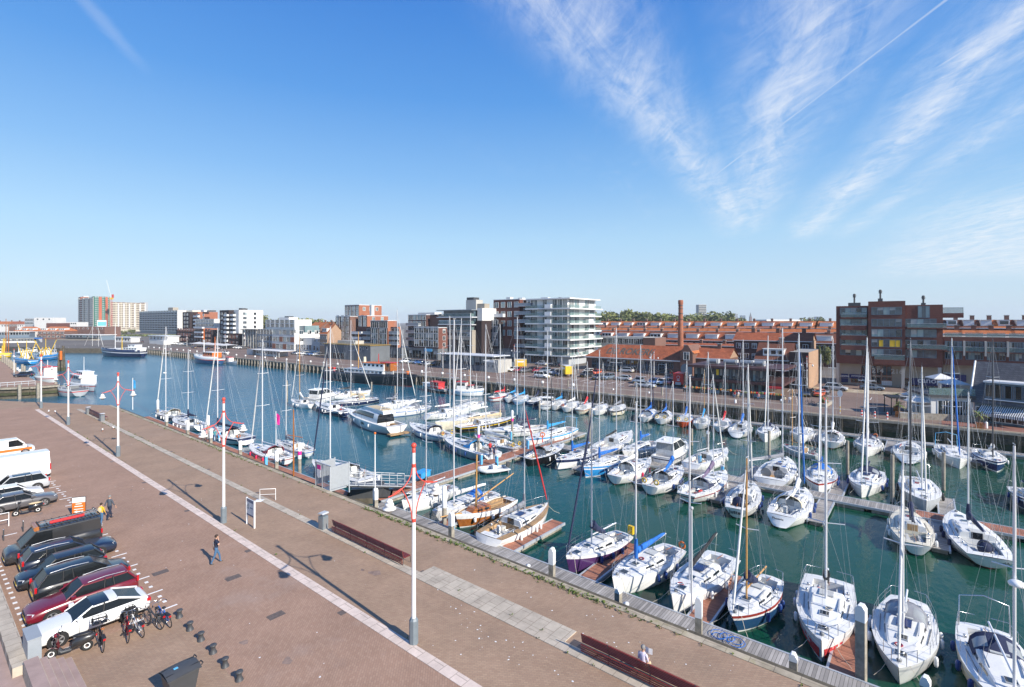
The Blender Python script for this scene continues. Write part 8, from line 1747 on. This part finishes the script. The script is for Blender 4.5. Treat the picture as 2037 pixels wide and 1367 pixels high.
for s in (-.3, .3): mb = MB(); mb.tube([(.62, s-.1, 1.05), (.68, s-.1, 1.12), (.68, s+.1, 1.12), (.62, s+.1, 1.05)], .025, 'black', 5); mb.build('handle', r)
for x in (-.35, .35):
 for y in (-.28, .28): mb = MB(); mb.tube([(x, y-.04, .1), (x, y+.04, .1)], .1, 'rubber', 10); mb.build('wheel', r)
mb = MB(); pa = G(2, 1050); mb.tube([(pa.x-.8, pa.y, 0), (pa.x-.8, pa.y, 1.0), (pa.x+.4, pa.y, 1.0), (pa.x+.4, pa.y, 0)], .035, 'white', 6); mb.tube([(pa.x-.8, pa.y, .5), (pa.x+.4, pa.y, .5)], .03, 'white', 6); tag(mb.build('railing'), 'white tubular railing stub by the black scooter', 'railing')
for px, py, lb in ((46, 1058, 'short dark steel post before the dark van'), (7, 1076, 'dark steel post by the picture edge beside the dark van')): mb = MB(); mb.tube([(0, 0, 0), (0, 0, .75)], .04, 'darkgrey', 7); mb.ball((0, 0, .76), .045, 'steel', 6); tag(mb.build('steel_post', None, G(px, py)), lb, 'post')
def pole(label, px, top, base, zb, k, r0=.05, tipk=None, yard=False, flag=None, name='flag_pole'):
 p = G(px, base, zb); h = zat(p, top)-zb; r = thing(name, label, 'pole', p, TH-pi/2); mb = MB(); mb.tube([(0, 0, 0), (0, 0, h)], [r0*1.2, r0*.8], k, 7); mb.build('shaft', r)
 if tipk: mb = MB(); mb.ball((0, 0, h), r0*2.2, tipk, 8); mb.build('tip', r)
 if yard: mb = MB(); mb.tube([(-.6, 0, h*.62), (.9, 0, h*.58)], .035, k, 5); mb.build('yard', r)
 if flag:
  mb = MB(); mb.grid([[(.05+.5*t*(1-.3*u), .1*sin(t*5+u*3), h-.3-1.3*u-.25*t) for t in (0, .25, .5, .75, 1)] for u in (0, .25, .5, .75, 1)], flag); mb.build('flag', r)
pole('slim white pole with an orange top near the gangway', 746, 862, 985, -.5, 'white', .05, 'orange'); pole('rust red pole with a cross yard beside the pink banded pile', 584, 815, 947, -.3, 'varnish', .07, None, True); pole('white pole with a magenta flag by the yacht with red fenders', 549, 818, 902, -2, 'white', .045, None, False, 'magenta')
pole('white flag pole with a blue and white flag at the end of the quay', 264, 752, 815, 0, 'white', .05, None, False, 'skycloth'); pole('slender light pole between two racing yachts', 1376, 1011, 1215, -2.2, 'alu', .05, 'lightgrey', name='light_pole')
pe = thing('power_pedestal', 'light blue power pedestal on the red brown walkway', 'pedestal', G(957, 924, -2.2), 0, 'light blue power pedestals'); mb = MB(); mb.box(-.14, .14, -.14, .14, 0, 1.15, 'signblue'); mb.box(-.16, .16, -.16, .16, 1.15, 1.25, 'palegrey'); mb.build('post', pe); pe['label'] = 'light blue power pedestal on the walkway by the grey white yacht stern'
for px, py, z, lb in ((988, 927, -2.2, 'beside the inflatable boat'), (1016, 875, -2.2, 'by the white topped pink banded pile'), (1050, 893, -2.2, 'by the black hulled small yacht'), (1392, 925, -2.2, 'by the blue bin on the middle walkway'), (1437, 948, -2.2, 'behind the yacht with the mauve cover'), (436, 876, -2.2, 'small one by the lamp post on the quay pontoon'), (529, 927, -2.2, 'on the pontoon before the yacht with red fenders'), (654, 958, -2.2, 'just inside the harbour gate'), (900, 1053, -2.2, 'at the white topped pile by the wooden boat')): dup(pe, G(px, py, z), 0, 'light blue power pedestal ' + lb)
p = G(1079, 886, -2.2); r = thing('life_buoy_post', 'post with an orange lifebuoy on the walkway beside the cyan striped yacht', 'lifebuoy', p, TH-pi/2); mb = MB(); mb.box(-.06, .06, -.06, .06, 0, 1.5, 'redcloth'); mb.build('post', r); mb = MB(); mb.torus((0, -.1, 1.5), .3, .07, 'orange', 'y', 16, 6); mb.build('ring', r)
p = G(840, 955, -2.2); r = thing('tool_box', 'sky blue cart on the gangway pontoon behind the street lamp', 'cart', p, .2); mb = MB(); mb.box(-.8, .8, -.5, .5, .35, .95, 'skycloth'); mb.box(-.9, .9, -.55, .55, .9, .97, 'skycloth'); mb.build('body', r)
for s in (-.5, .5): mb = MB(); mb.tube([(0, s-.05, .25), (0, s+.05, .25)], .25, 'rubber', 10); mb.build('wheel', r)
mb = MB()
for i in range(5):
 rr = .3+.04*i; c = Vector((28.4, 8.2, 0)); mb.torus((c.x+rnd.uniform(-.15, .15), c.y+rnd.uniform(-.5, .5), -2.15+i*.02), rr, .02, 'bluecloth', 'z', 16, 4)
tag(mb.build('rope_coil'), 'loose blue rope coiled on the grey pontoon', 'rope')
for y, lb in ((38.6, 'at the foot of the gangway'), (21.2, 'by the finger with the red furled yacht'), (13.8, 'between the blue covered and the black covered yacht')):
 r = thing('mooring_cleat', 'white mooring bollard on the grey pontoon ' + lb, 'bollard', (27.6, y, -2.2), 0, 'white mooring bollards on the pontoon'); mb = MB(); mb.lathe([(.1, 0), (.1, .22), (.17, .26), (.17, .36), (.05, .42)], (0, 0, 0), 'palegrey', 10); mb.build('post', r)
mb0 = None
for i in range(34):
 y = 60+i*8.2;
 if y > e0.y-4: break
 if mb0 is None:
  mb0 = thing('quay_bollard', 'small white topped mooring bollard along the edge of the far quay', 'bollard', (fq(y)+.8, y, 0), 0, 'white bollards on the far quay edge'); mb = MB(); mb.lathe([(.22, 0), (.2, .75), (.3, .8), (.3, 1.25), (.1, 1.35)], (0, 0, 0), 'white', 8, mf=lambda i, j: 'midgrey' if i < 1 else 'white'); mb.build('post', mb0)
 else: dup(mb0, (fq(y)+.8, y, 0), 0)
for px, py, lb in ((1421, 786, 'empty blue bench'), (1466, 791, 'blue bench with a couple in red and white'), (1509, 795, 'blue bench with one person lying back')):
 r = thing('park_bench', lb + ' on the far quay', 'bench', G(px, py), pi/2, 'blue benches on the far quay'); mb = MB(); mb.box(-.9, .9, -.22, .22, .42, .48, 'frameblue'); mb.build('seat', r); mb = MB(); mb.box(-.9, .9, -.3, -.24, .5, .95, 'frameblue'); mb.build('backrest', r)
 for s in (-.7, .7): mb = MB(); mb.box(s-.04, s+.04, -.25, .2, 0, .42, 'darkgrey'); mb.build('leg', r)
for i, (px, py) in enumerate(((1714, 829), (1740, 832), (1765, 834))):
 mb = MB(); mb.lathe([(.12, 0), (.12, .25), (.12, .5), (.12, .75), (.11, 1.05), (.02, 1.1)], (0, 0, 0), 'white', 9, mf=lambda i, j: 'red' if i % 2 else 'white'); tag(mb.build('bollard', None, G(px, py)), 'red and white striped bollard on the far quay, %s' % ('next to the roundabout lines', 'middle one of three', 'nearest the potted palm')[i], 'bollard', 'striped bollards on the far quay')
r = thing('flower_planter', 'long planter with red flowers before the side street', 'planter', G(1641, 806), -.05); mb = MB(); mb.box(-3, 3, -.7, .7, 0, .55, 'concrete_tan'); mb.build('box', r); mb = MB()
for i in range(120): mb.ball((rnd.uniform(-2, 0.6), rnd.uniform(-.5, .5), .6+rnd.uniform(0, .7)), rnd.uniform(.1, .22), rnd.choice(('weed', 'leaf2', 'leaf', 'red')), 5)
mb.build('foliage', r)
def palm(label, p, h=1.6, s=1.):
 r = thing('potted_palm', label, 'plant', p); mb = MB(); mb.box(-.45, .45, -.45, .45, 0, .8, 'varnish'); mb.build('pot', r); mb = MB(); mb.tube([(0, 0, .8), (.05, 0, h)], [.12, .09], 'bark', 6); mb.build('trunk', r); mb = MB()
 for i in range(26):
  a = i*2.4; l = rnd.uniform(.7, 1.2)*s; e_ = rnd.uniform(-.2, 1.1); P = [(l*t*cos(a)*cos(e_*(1-.3*t)), l*t*sin(a)*cos(e_*(1-.3*t)), h+l*t*sin(e_)-.45*l*t*t) for t in (0, .3, .6, 1.)]
  n_ = Vector((-sin(a), cos(a), 0))*.09; mb.grid([[Vector(q)-n_*w_ for q, w_ in zip(P, (.3, 1, .9, .1))], P, [Vector(q)+n_*w_ for q, w_ in zip(P, (.3, 1, .9, .1))]], 'leaf2' if i % 2 else 'weed', sm=False)
 mb.build('crown', r)
palm('potted palm in a wooden box before the terrace screen', G(1788, 829), 1.9, 1.3); palm('taller potted bush behind the palm at the terrace', G(1784, 818), 2.6, 1.2); palm('potted palm under the striped awning', G(1948, 852), 1.9, 1.2)
def umbrella(label, p, h=2.6, R_=2.2):
 r = thing('parasol', label, 'parasol', p, .4, 'white parasols of the quayside restaurant'); mb = MB(); mb.tube([(0, 0, 0), (0, 0, h+.7)], .04, 'alu', 6); mb.build('pole', r); mb = MB(); n = 4
 pts = [(R_*cos(pi/4+i*pi/2), R_*sin(pi/4+i*pi/2), h) for i in range(4)]
 for i in range(4): mb.face([pts[i], pts[(i+1) % 4], (0, 0, h+.75)], 'render_white'); mb.face([pts[i], pts[(i+1) % 4], (pts[(i+1) % 4][0], pts[(i+1) % 4][1], h-.15), (pts[i][0], pts[i][1], h-.15)], 'render_white')
 mb.build('canopy', r)
umbrella('white parasol over the terrace by the potted palm', G(1822, 829)); umbrella('white parasol farther back on the terrace', G(1822, 818), 2.7)
pz = G(1890, 830); umbrella('white parasol on the roof terrace of the annex, lower one', (pz.x+3, pz.y-.5, 3.1), 2.0); umbrella('white parasol on the roof terrace of the annex, rear one', (pz.x+7, pz.y+1, 3.1), 2.4)
pa, pb = G(1790, 832), G(1862, 836); r = thing('terrace_screen', 'grey wooden terrace screen with black tables behind it', 'fence', pa, atan2(pb.y-pa.y, pb.x-pa.x)); W_ = (pb-pa).length; mb = MB(); mb.box(0, W_+6, -.1, 0, 0, 1.0, 'timber_grey'); mb.build('panel', r)
for i in range(6): mb = MB(); x = .8+i*1.5; mb.box(x-.35, x+.35, .6, 1.3, .7, .75, 'black'); mb.box(x-.04, x+.04, .9, 1.0, 0, .7, 'black'); mb.build('table', r)
mb = MB(); mb.box(-.5, W_*.75, 2.5, 6, 2.7, 2.9, 'black');
for x in (-.3, W_*.7): mb.box(x-.06, x+.06, 2.6, 2.7, 0, 2.7, 'black'); mb.box(x-.06, x+.06, 5.8, 5.9, 0, 2.7, 'black')
mb.build('pergola', r)
p = G(1671, 823); r = thing('road_sign', 'blue round road sign on a yellow and white striped post', 'sign', p, pi/2); mb = MB(); mb.lathe([(.06, i*.3) for i in range(10)], (0, 0, 0), 'white', 7, mf=lambda i, j: 'yellow' if i < 4 and i % 2 else 'palegrey'); mb.build('post', r); mb = MB(); mb.face([(.38*cos(a*pi/8), .07, 3.3+.55*sin(a*pi/8)) for a in range(16)], 'signblue'); mb.face([(.38*cos(a*pi/8), .09, 3.3+.55*sin(a*pi/8)) for a in range(16)][::-1], 'palegrey'); mb.build('plate', r)
# ================================================================== PEOPLE
def person(label, loc, rz, top='navyshirt', legs='jeans', shoe='darkgrey', hair='hairbrown', sleeve=.5, pose='walk', h=1.76, group=None, stride=.26, phone=False, bag=None, female=False, longhair=False, hat=None):
 k = h/1.75; sw = .175 if not female else .155
 V = []; E = []; Rr = []; Mt = []
 def v(p, r, m, par=None):
  V.append((p[0]*k, p[1]*k, p[2]*k)); Rr.append(r*k); Mt.append(m)
  if par is not None: E.append((par, len(V)-1))
  return len(V)-1
 sit = pose == 'sit'; pz = .93 if not sit else .52
 pel = v((0, 0, pz), .125 if not female else .13, legs); wa = v((0, 0, pz+.16), .115 if not female else .1, top, pel); ch = v((.01, 0, pz+.36), .135, top, wa); nb = v((.0, 0, pz+.52), .085, top, ch)
 nk = v((.015, 0, pz+.585), .05, 'skin', nb); hd = v((.03, 0, pz+.67), .072, 'skin', nk); hd2 = v((.035, 0, pz+.755), .08, 'skin', hd); v((.02, 0, pz+.82), .05, 'skin', hd2)
 v((.115, 0, pz+.70), .014, 'skin', hd2)
 for s in (-1, 1):
  st_ = stride*s if pose == 'walk' else 0
  hp = v((0, s*.085, pz-.06), .095, legs, pel)
  if sit: kn = v((.44, s*.11, pz-.03), .068, legs, hp); an = v((.46, s*.11, .10), .045, legs, kn); to = v((.60, s*.12, .045), .038, shoe, an)
  else:
   kn = v((.04+st_*.55, s*.09, .50), .064, legs, hp); lift = .03 if (pose == 'walk' and s < 0) else 0
   an = v((st_*1.0-.02, s*.09, .095+lift), .045, legs, kn); hl = v((st_-.04, s*.09, .045+lift), .036, shoe, an); to = v((st_+.15, s*.10, .035), .036, shoe, hl)
  sh = v((0, s*sw, pz+.47), .064, top, nb)
  if phone and s < 0: el = v((.12, s*(sw+.12), pz+.24), .042, top if sleeve > .9 else 'skin', sh); wr = v((.10, s*(sw-.03), pz+.60), .028, 'skin', el); hn = v((.07, s*.105, pz+.68), .03, 'skin', wr); d = Vector((0, .1, 1))
  elif pose == 'read': el = v((.12, s*(sw+.08), pz+.22), .042, top, sh); wr = v((.33, s*.10, pz+.34), .028, 'skin', el); hn = v((.39, s*.06, pz+.37), .03, 'skin', wr); d = Vector((.6, -s*.5, .5))
  elif sit: el = v((.02, s*(sw+.06), pz+.22), .042, top, sh); wr = v((.24, s*.12, pz+.14), .028, 'skin', el); hn = v((.31, s*.10, pz+.13), .03, 'skin', wr); d = Vector((1, 0, 0))
  else:
   q = -st_*.7; el = v((-.03+q*.5, s*(sw+.07), pz+.20), .042, top if sleeve > .9 else 'skin', sh); wr = v((.06+q, s*(sw+.09), pz-.03), .028, 'skin', el); hn = v((.09+q, s*(sw+.085), pz-.11), .03, 'skin', wr); d = Vector((.25, 0, -1))
  if sleeve <= .9: Mt[el] = 'skin'
  d.normalize(); side = d.cross(Vector((0, s, 0)))
  side = side.normalized() if side.length > .1 else Vector((1, 0, 0))
  hv = Vector((V[hn][0]/k, V[hn][1]/k, V[hn][2]/k))
  for i, l in enumerate((.075, .085, .08, .062)):
   o = side*(.027-.018*i); a = v(hv+o+d*.03, .0095, 'skin', hn); b_ = v(hv+o+d*(.03+l*.5)+Vector((.006, 0, 0)), .009, 'skin', a); v(hv+o+d*(.03+l*.9)+Vector((.018, 0, 0)), .007, 'skin', b_)
  a = v(hv+side*.04-d*.0, .011, 'skin', hn); v(hv+side*.055+d*.04, .009, 'skin', a)
 me = bpy.data.meshes.new('person'); me.from_pydata(V, E, [])
 o = bpy.data.objects.new('person', me); COL.objects.link(o)
 m_ = o.modifiers.new('skin', 'SKIN'); m_.use_smooth_shade = True
 for i, sv in enumerate(me.skin_vertices[0].data): sv.radius = (Rr[i], Rr[i]*(1.25 if i in (1, 2) else 1)) ; sv.use_root = (i == 0)
 s_ = o.modifiers.new('sub', 'SUBSURF'); s_.levels = 1; s_.render_levels = 1
 dg = bpy.context.evaluated_depsgraph_get(); dg.update(); m2 = bpy.data.meshes.new_from_object(o.evaluated_get(dg))
 o.modifiers.clear(); o.data = m2
 for kk in dict.fromkeys(Mt): m2.materials.append(M[kk])
 names = list(dict.fromkeys(Mt)); Vv = [Vector(q) for q in V]
 for p in m2.polygons:
  c = p.center; b_ = min(range(len(Vv)), key=lambda i: (Vv[i]-c).length-Rr[i]*.6); p.material_index = names.index(Mt[b_]); p.use_smooth = True
 o.location = loc; o.rotation_euler = (0, 0, rz); tag(o, label, 'person', group)
 hz = (pz+.79)*k
 mb = MB(); rows = []
 for i in range(7):
  t = i/6; ring = []
  for j in range(12):
   a = 2*pi*j/12; low = (.78 if cos(a) < .2 else .42) if not longhair else (1.0 if cos(a) < .3 else .42)
   ph = t*pi*low; ring.append((.018*k+.103*k*sin(ph)*cos(a)*1.08, .092*k*sin(ph)*sin(a), hz-.035*k+.098*k*cos(ph)))
  rows.append(ring)
 mb.grid(rows, hat or hair, close=True); mb.build('hair' if not hat else 'cap', o)
 for s in (-1, 1):
  mb = MB(); mb.ball((.105*k, s*.03*k, hz-.055*k), .010*k, 'black', 6); mb.build('eye', o); mb = MB(); mb.ball((.03*k, s*.083*k, hz-.085*k), .026*k, 'skin', 6, (.6, .4, 1.2)); mb.build('ear', o)
 mb = MB(); mb.ball((.095*k, 0, hz-.14*k), .016*k, 'redcloth', 6, (.4, 1.3, .35)); mb.build('mouth', o)
 if bag: mb = MB(); mb.ball((-.18*k, 0, pz*k+.33*k), .17, bag, 8, (.6, .9, 1.3)); mb.build('backpack', o)
 return o
def yaw(x, y): return atan2(y, x)
pm('yellowcoat', (.72, .42, .03), .8, var=.15, sc=6); pm('greyshirt', (.07, .085, .11), .85, var=.15); pm('lilac', (.62, .58, .72), .8); pm('pinkshirt', (.6, .3, .32), .8); pm('tealshirt', (.05, .25, .28), .8)
pr = person('man in a dark navy polo shirt and jeans holding a phone to his ear', G(430, 1121), yaw(RT.x*.75+FW.x*.6, RT.y*.75+FW.y*.6), 'navyshirt', 'jeans', 'bark', phone=True)
mb = MB();
for i in range(4): mb.box(-.158, -.150, -.05, .05, 1.1+i*.07, 1.145+i*.07, 'palegrey')
mb.build('shirt_print', pr)
person('man in a dark grey shirt and cap walking away', G(218, 1033), yaw(FW.x+RT.x*.1, FW.y+RT.y*.1), 'greyshirt', 'navyshirt', 'darkgrey', hat='hairgrey', sleeve=1, h=1.8)
person('woman in a yellow jacket with a backpack walking away', G(201, 1046), yaw(FW.x-RT.x*.1, FW.y-RT.y*.1), 'yellowcoat', 'jeans', 'palegrey', female=True, sleeve=1, h=1.66, bag='tancloth', stride=.16)
rd = person('grey haired person in a pale lilac top reading on the long red bench', (19.95, G(1262, 1345, .5).y, 0), 0, 'lilac', 'tancloth', 'darkgrey', hair='hairgrey', pose='read' if False else 'sit', female=True, sleeve=1)
rd.location.x = 19.88
mb = MB(); mb.grid([[(.45+.04*abs(t), .16*t, .78+.13*u) for t in (-1, -.5, 0, .5, 1)] for u in (0, 1, 2)], 'white', sm=False); bk = mb.build('book', None, (rd.location.x, rd.location.y-.05, .0)); tag(bk, 'open white book held by the reader on the bench', 'book')
person('person in a pink shirt standing on the red brown pontoon', G(411, 877, -2.2), 2.5, 'pinkshirt', 'darkgrey', pose='stand'); person('person in a teal shirt standing behind the white topped pile', G(427, 879, -2.2), 1.2, 'tealshirt', 'jeans', pose='stand')
person('person in a red top on the stern of the grey white yacht', G(975, 906, -1.6), 1.0, 'redcloth', 'navyshirt', pose='stand', female=True); person('person in a blue patterned dress stepping off the grey white yacht', G(983, 913, -2.0), 4.4, 'navycloth', 'navycloth', pose='stand', female=True, longhair=True)
p = G(1465, 791); person('seated person in a red jacket on the blue bench', (p.x, p.y+.3, 0), pi, 'redcloth', 'jeans', pose='sit'); person('seated person in a white top on the blue bench beside the red jacket', (p.x, p.y-.35, 0), pi, 'white', 'tancloth', pose='sit', female=True)
p = G(1509, 795); person('person in a pink shirt lying back on the blue bench', (p.x, p.y, 0), pi, 'pinkshirt', 'jeans', pose='sit')
person('seated person in a cream hat at the far quay edge', G(1561, 802), pi, 'cream2', 'darkgrey', pose='sit', hat='cream2'); person('seated person in a white shirt at the far quay edge', G(1571, 802), pi, 'white', 'jeans', pose='sit')
for i, (px, py, tk, lb) in enumerate(((1590, 893, 'greyshirt', 'person in grey sitting forward in the pale green sloop'), (1602, 895, 'cream2', 'person in cream sitting amidships in the pale green sloop'), (1622, 899, 'navyshirt', 'person in dark clothes steering the pale green sloop'))):
 p = G(px, py, -1.9); person(lb, (p.x, p.y, -2.5), pi/2, tk, 'darkgrey', pose='sit')
for i, (px, py) in enumerate(((97, 821), (110, 822), (204, 858), (226, 854))):
 r = thing('gull', 'white gull standing on the promenade, %s' % ('by the kerb line end', 'beside the first one', 'walking between the two kerb lines', 'nearest the third street lamp')[i], 'gull', G(px, py), rnd.uniform(0, 6)); mb = MB()
 mb.ball((0, 0, .24), .13, 'white', 10, (1.5, .75, .8)); mb.ball((.2, 0, .38), .065, 'white', 8); mb.tube([(.12, 0, .28), (.2, 0, .37)], .05, 'white', 7); mb.tube([(.24, 0, .38), (.33, 0, .36)], [.018, .008], 'yellow', 5)
 mb.build('body', r); mb = MB()
 for s in (-1, 1): mb.ball((-.08, s*.085, .27), .12, 'lightgrey', 8, (1.8, .3, .55))
 mb.build('wing', r); mb = MB()
 for s in (-.04, .04): mb.tube([(0, s, 0), (0, s, .16)], .01, 'orange', 4); mb.box(-.01, .07, s-.025, s+.025, 0, .01, 'orange')
 mb.build('leg', r)
# ================================================================== TREES
def tree_mesh(h, R_, n, ls, seed, kk, squash=.8):
 q = random.Random(seed); mb = MB(); mt = MB()
 mt.tube([(0, 0, -1), (0, 0, h*.5), (.2, 0, h*.75)], [R_*.07, R_*.05, R_*.02], 'bark', 7)
 for i in range(6):
  a = q.uniform(0, 6.28); mt.tube([(0, 0, h*q.uniform(.3, .5)), (R_*.6*cos(a), R_*.6*sin(a), h*q.uniform(.6, .85))], [R_*.03, R_*.01], 'bark', 5)
 cl = [(q.uniform(-.75, .75)*R_, q.uniform(-.75, .75)*R_, h*.62+q.uniform(-.5, .6)*R_*squash, q.uniform(.28, .5)*R_) for _ in range(13)]
 for i in range(n):
  c = q.choice(cl); d = Vector((q.gauss(0, 1), q.gauss(0, 1), q.gauss(0, 1))).normalized()*c[3]*q.uniform(.55, 1.08); p = Vector(c[:3])+d
  if p.z < h*.18: continue
  u = Vector((q.gauss(0, 1), q.gauss(0, 1), q.gauss(0, .7))).normalized(); w_ = u.cross(Vector((q.gauss(0, 1), q.gauss(0, 1), q.gauss(0, 1)))).normalized(); s = ls*q.uniform(.5, 1.2)
  mb.face([p-u*s, p+w_*s*.7, p+u*s, p-w_*s*.7], kk if q.random() < .6 else 'leaf2')
 return mb.mesh('crown'), mt.mesh('trunk')
TM = [tree_mesh(16, 8.5, 1500, .95, 3, 'leaf'), tree_mesh(17, 9, 1500, .95, 5, 'leaf'), tree_mesh(14, 7.5, 1300, .9, 8, 'leaf')]
def tree(px, d, top, label, i, group='trees on the ridge', wide=1.):
 p = AT(px, d); h = zat(p, top)*1.1; r = thing('tree', label, 'tree', p, rnd.uniform(0, 6), group); c, t = TM[i % 3]; s = h/(16*1.12)
 k_ = rnd.uniform(.86, 1.12); r.scale = (s*wide*rnd.uniform(.8, 1.2), s*wide, s*k_); put('crown', c, r); put('trunk', t, r)
tops = ((1190, 626), (1203, 624), (1216, 623.5), (1229, 625), (1243, 624), (1256, 622), (1269, 621.5), (1282, 622.5), (1295, 622), (1308, 624), (1322, 623), (1336, 625), (1350, 626.5), (1364, 627), (1378, 630))
for i, (px, tp) in enumerate(tops): tree(px, 430+20*(i % 3), tp, 'broad green tree on the ridge, %s along the ridge from the white tower' % ('first', 'second', 'third', 'fourth', 'fifth', 'sixth', 'seventh', 'eighth', 'ninth', 'tenth', 'eleventh', 'twelfth', 'thirteenth', 'fourteenth', 'last')[i], i, wide=1.25)
for i, (px, tp) in enumerate(((1397, 629), (1408, 627), (1420, 626), (1432, 626.5), (1443, 628.5))): tree(px, 480, tp, 'green tree near the slim tower block, %s from it' % ('directly before', 'second', 'third', 'fourth', 'fifth')[i], i, 'trees by the slim tower block', 1.2)
for i, (px, tp) in enumerate(((1466, 634), (1618, 633), (1634, 634))): tree(px, 520, tp, ('small tree on the horizon before the office towers', 'small tree on the horizon beside the white hall', 'small tree on the horizon before the brick block')[i], i, 'small trees on the horizon')
for i, (px, tp) in enumerate(((581, 637), (592, 638.5), (604, 638), (616, 639), (628, 637.5), (640, 639), (654, 639.5))): tree(px, 430, tp, 'dark green tree behind the orange roofs, %s of seven' % ('first', 'second', 'third', 'fourth', 'fifth', 'sixth', 'last')[i], i, 'trees behind the orange roofs', 1.3)
tree(517, 400, 634, 'tree top between the white block and the glass penthouse', 1, None)
tree(1637, 160*.98, 686, 'young street tree with thin yellow green crown in the side street', 2, None, .55)
tree(262, 560, 655, 'shrub like tree at the foot of the cream high rise', 0, None, 1.1); tree(247, 560, 657, 'low tree beside the shrub at the foot of the cream high rise', 2, None, 1.1)
mb = MB(); q = random.Random(4)
for i in range(1400):
 px = q.uniform(222, 400); d = q.uniform(500, 560); p = AT(px, d); z = zat(p, q.uniform(665, 669)); u = Vector((q.gauss(0, 1), q.gauss(0, 1), q.gauss(0, .5))).normalized(); w_ = u.cross(Vector((q.gauss(0, 1), q.gauss(0, 1), 1))).normalized(); s = q.uniform(.4, 1.1); p.z = max(.3, z*.6)
 mb.face([p-u*s, p+w_*s, p+u*s, p-w_*s], q.choice(('leaf', 'leaf2', 'weed')))
tag(mb.build('undergrowth'), 'green undergrowth on the slope before the long flats', 'shrubs', kind='stuff')
hm = bpy.data.materials.new('haze'); hm.use_nodes = True; ht = hm.node_tree; ht.nodes.clear(); ho = ht.nodes.new('ShaderNodeOutputMaterial'); hv = ht.nodes.new('ShaderNodeVolumePrincipled')
hv.inputs['Color'].default_value = (.82, .90, 1, 1); hv.inputs['Density'].default_value = .00016; hv.inputs['Anisotropy'].default_value = 0; lk(ht, hv.outputs[0], ho.inputs['Volume'])
mb = MB(); mb.box(-3100, 4300, -700, 4300, -8, 95, hm); tag(mb.build('haze'), 'thin pale summer haze over the harbour and town', 'haze', kind='stuff')
SC.cycles.volume_bounces = 0
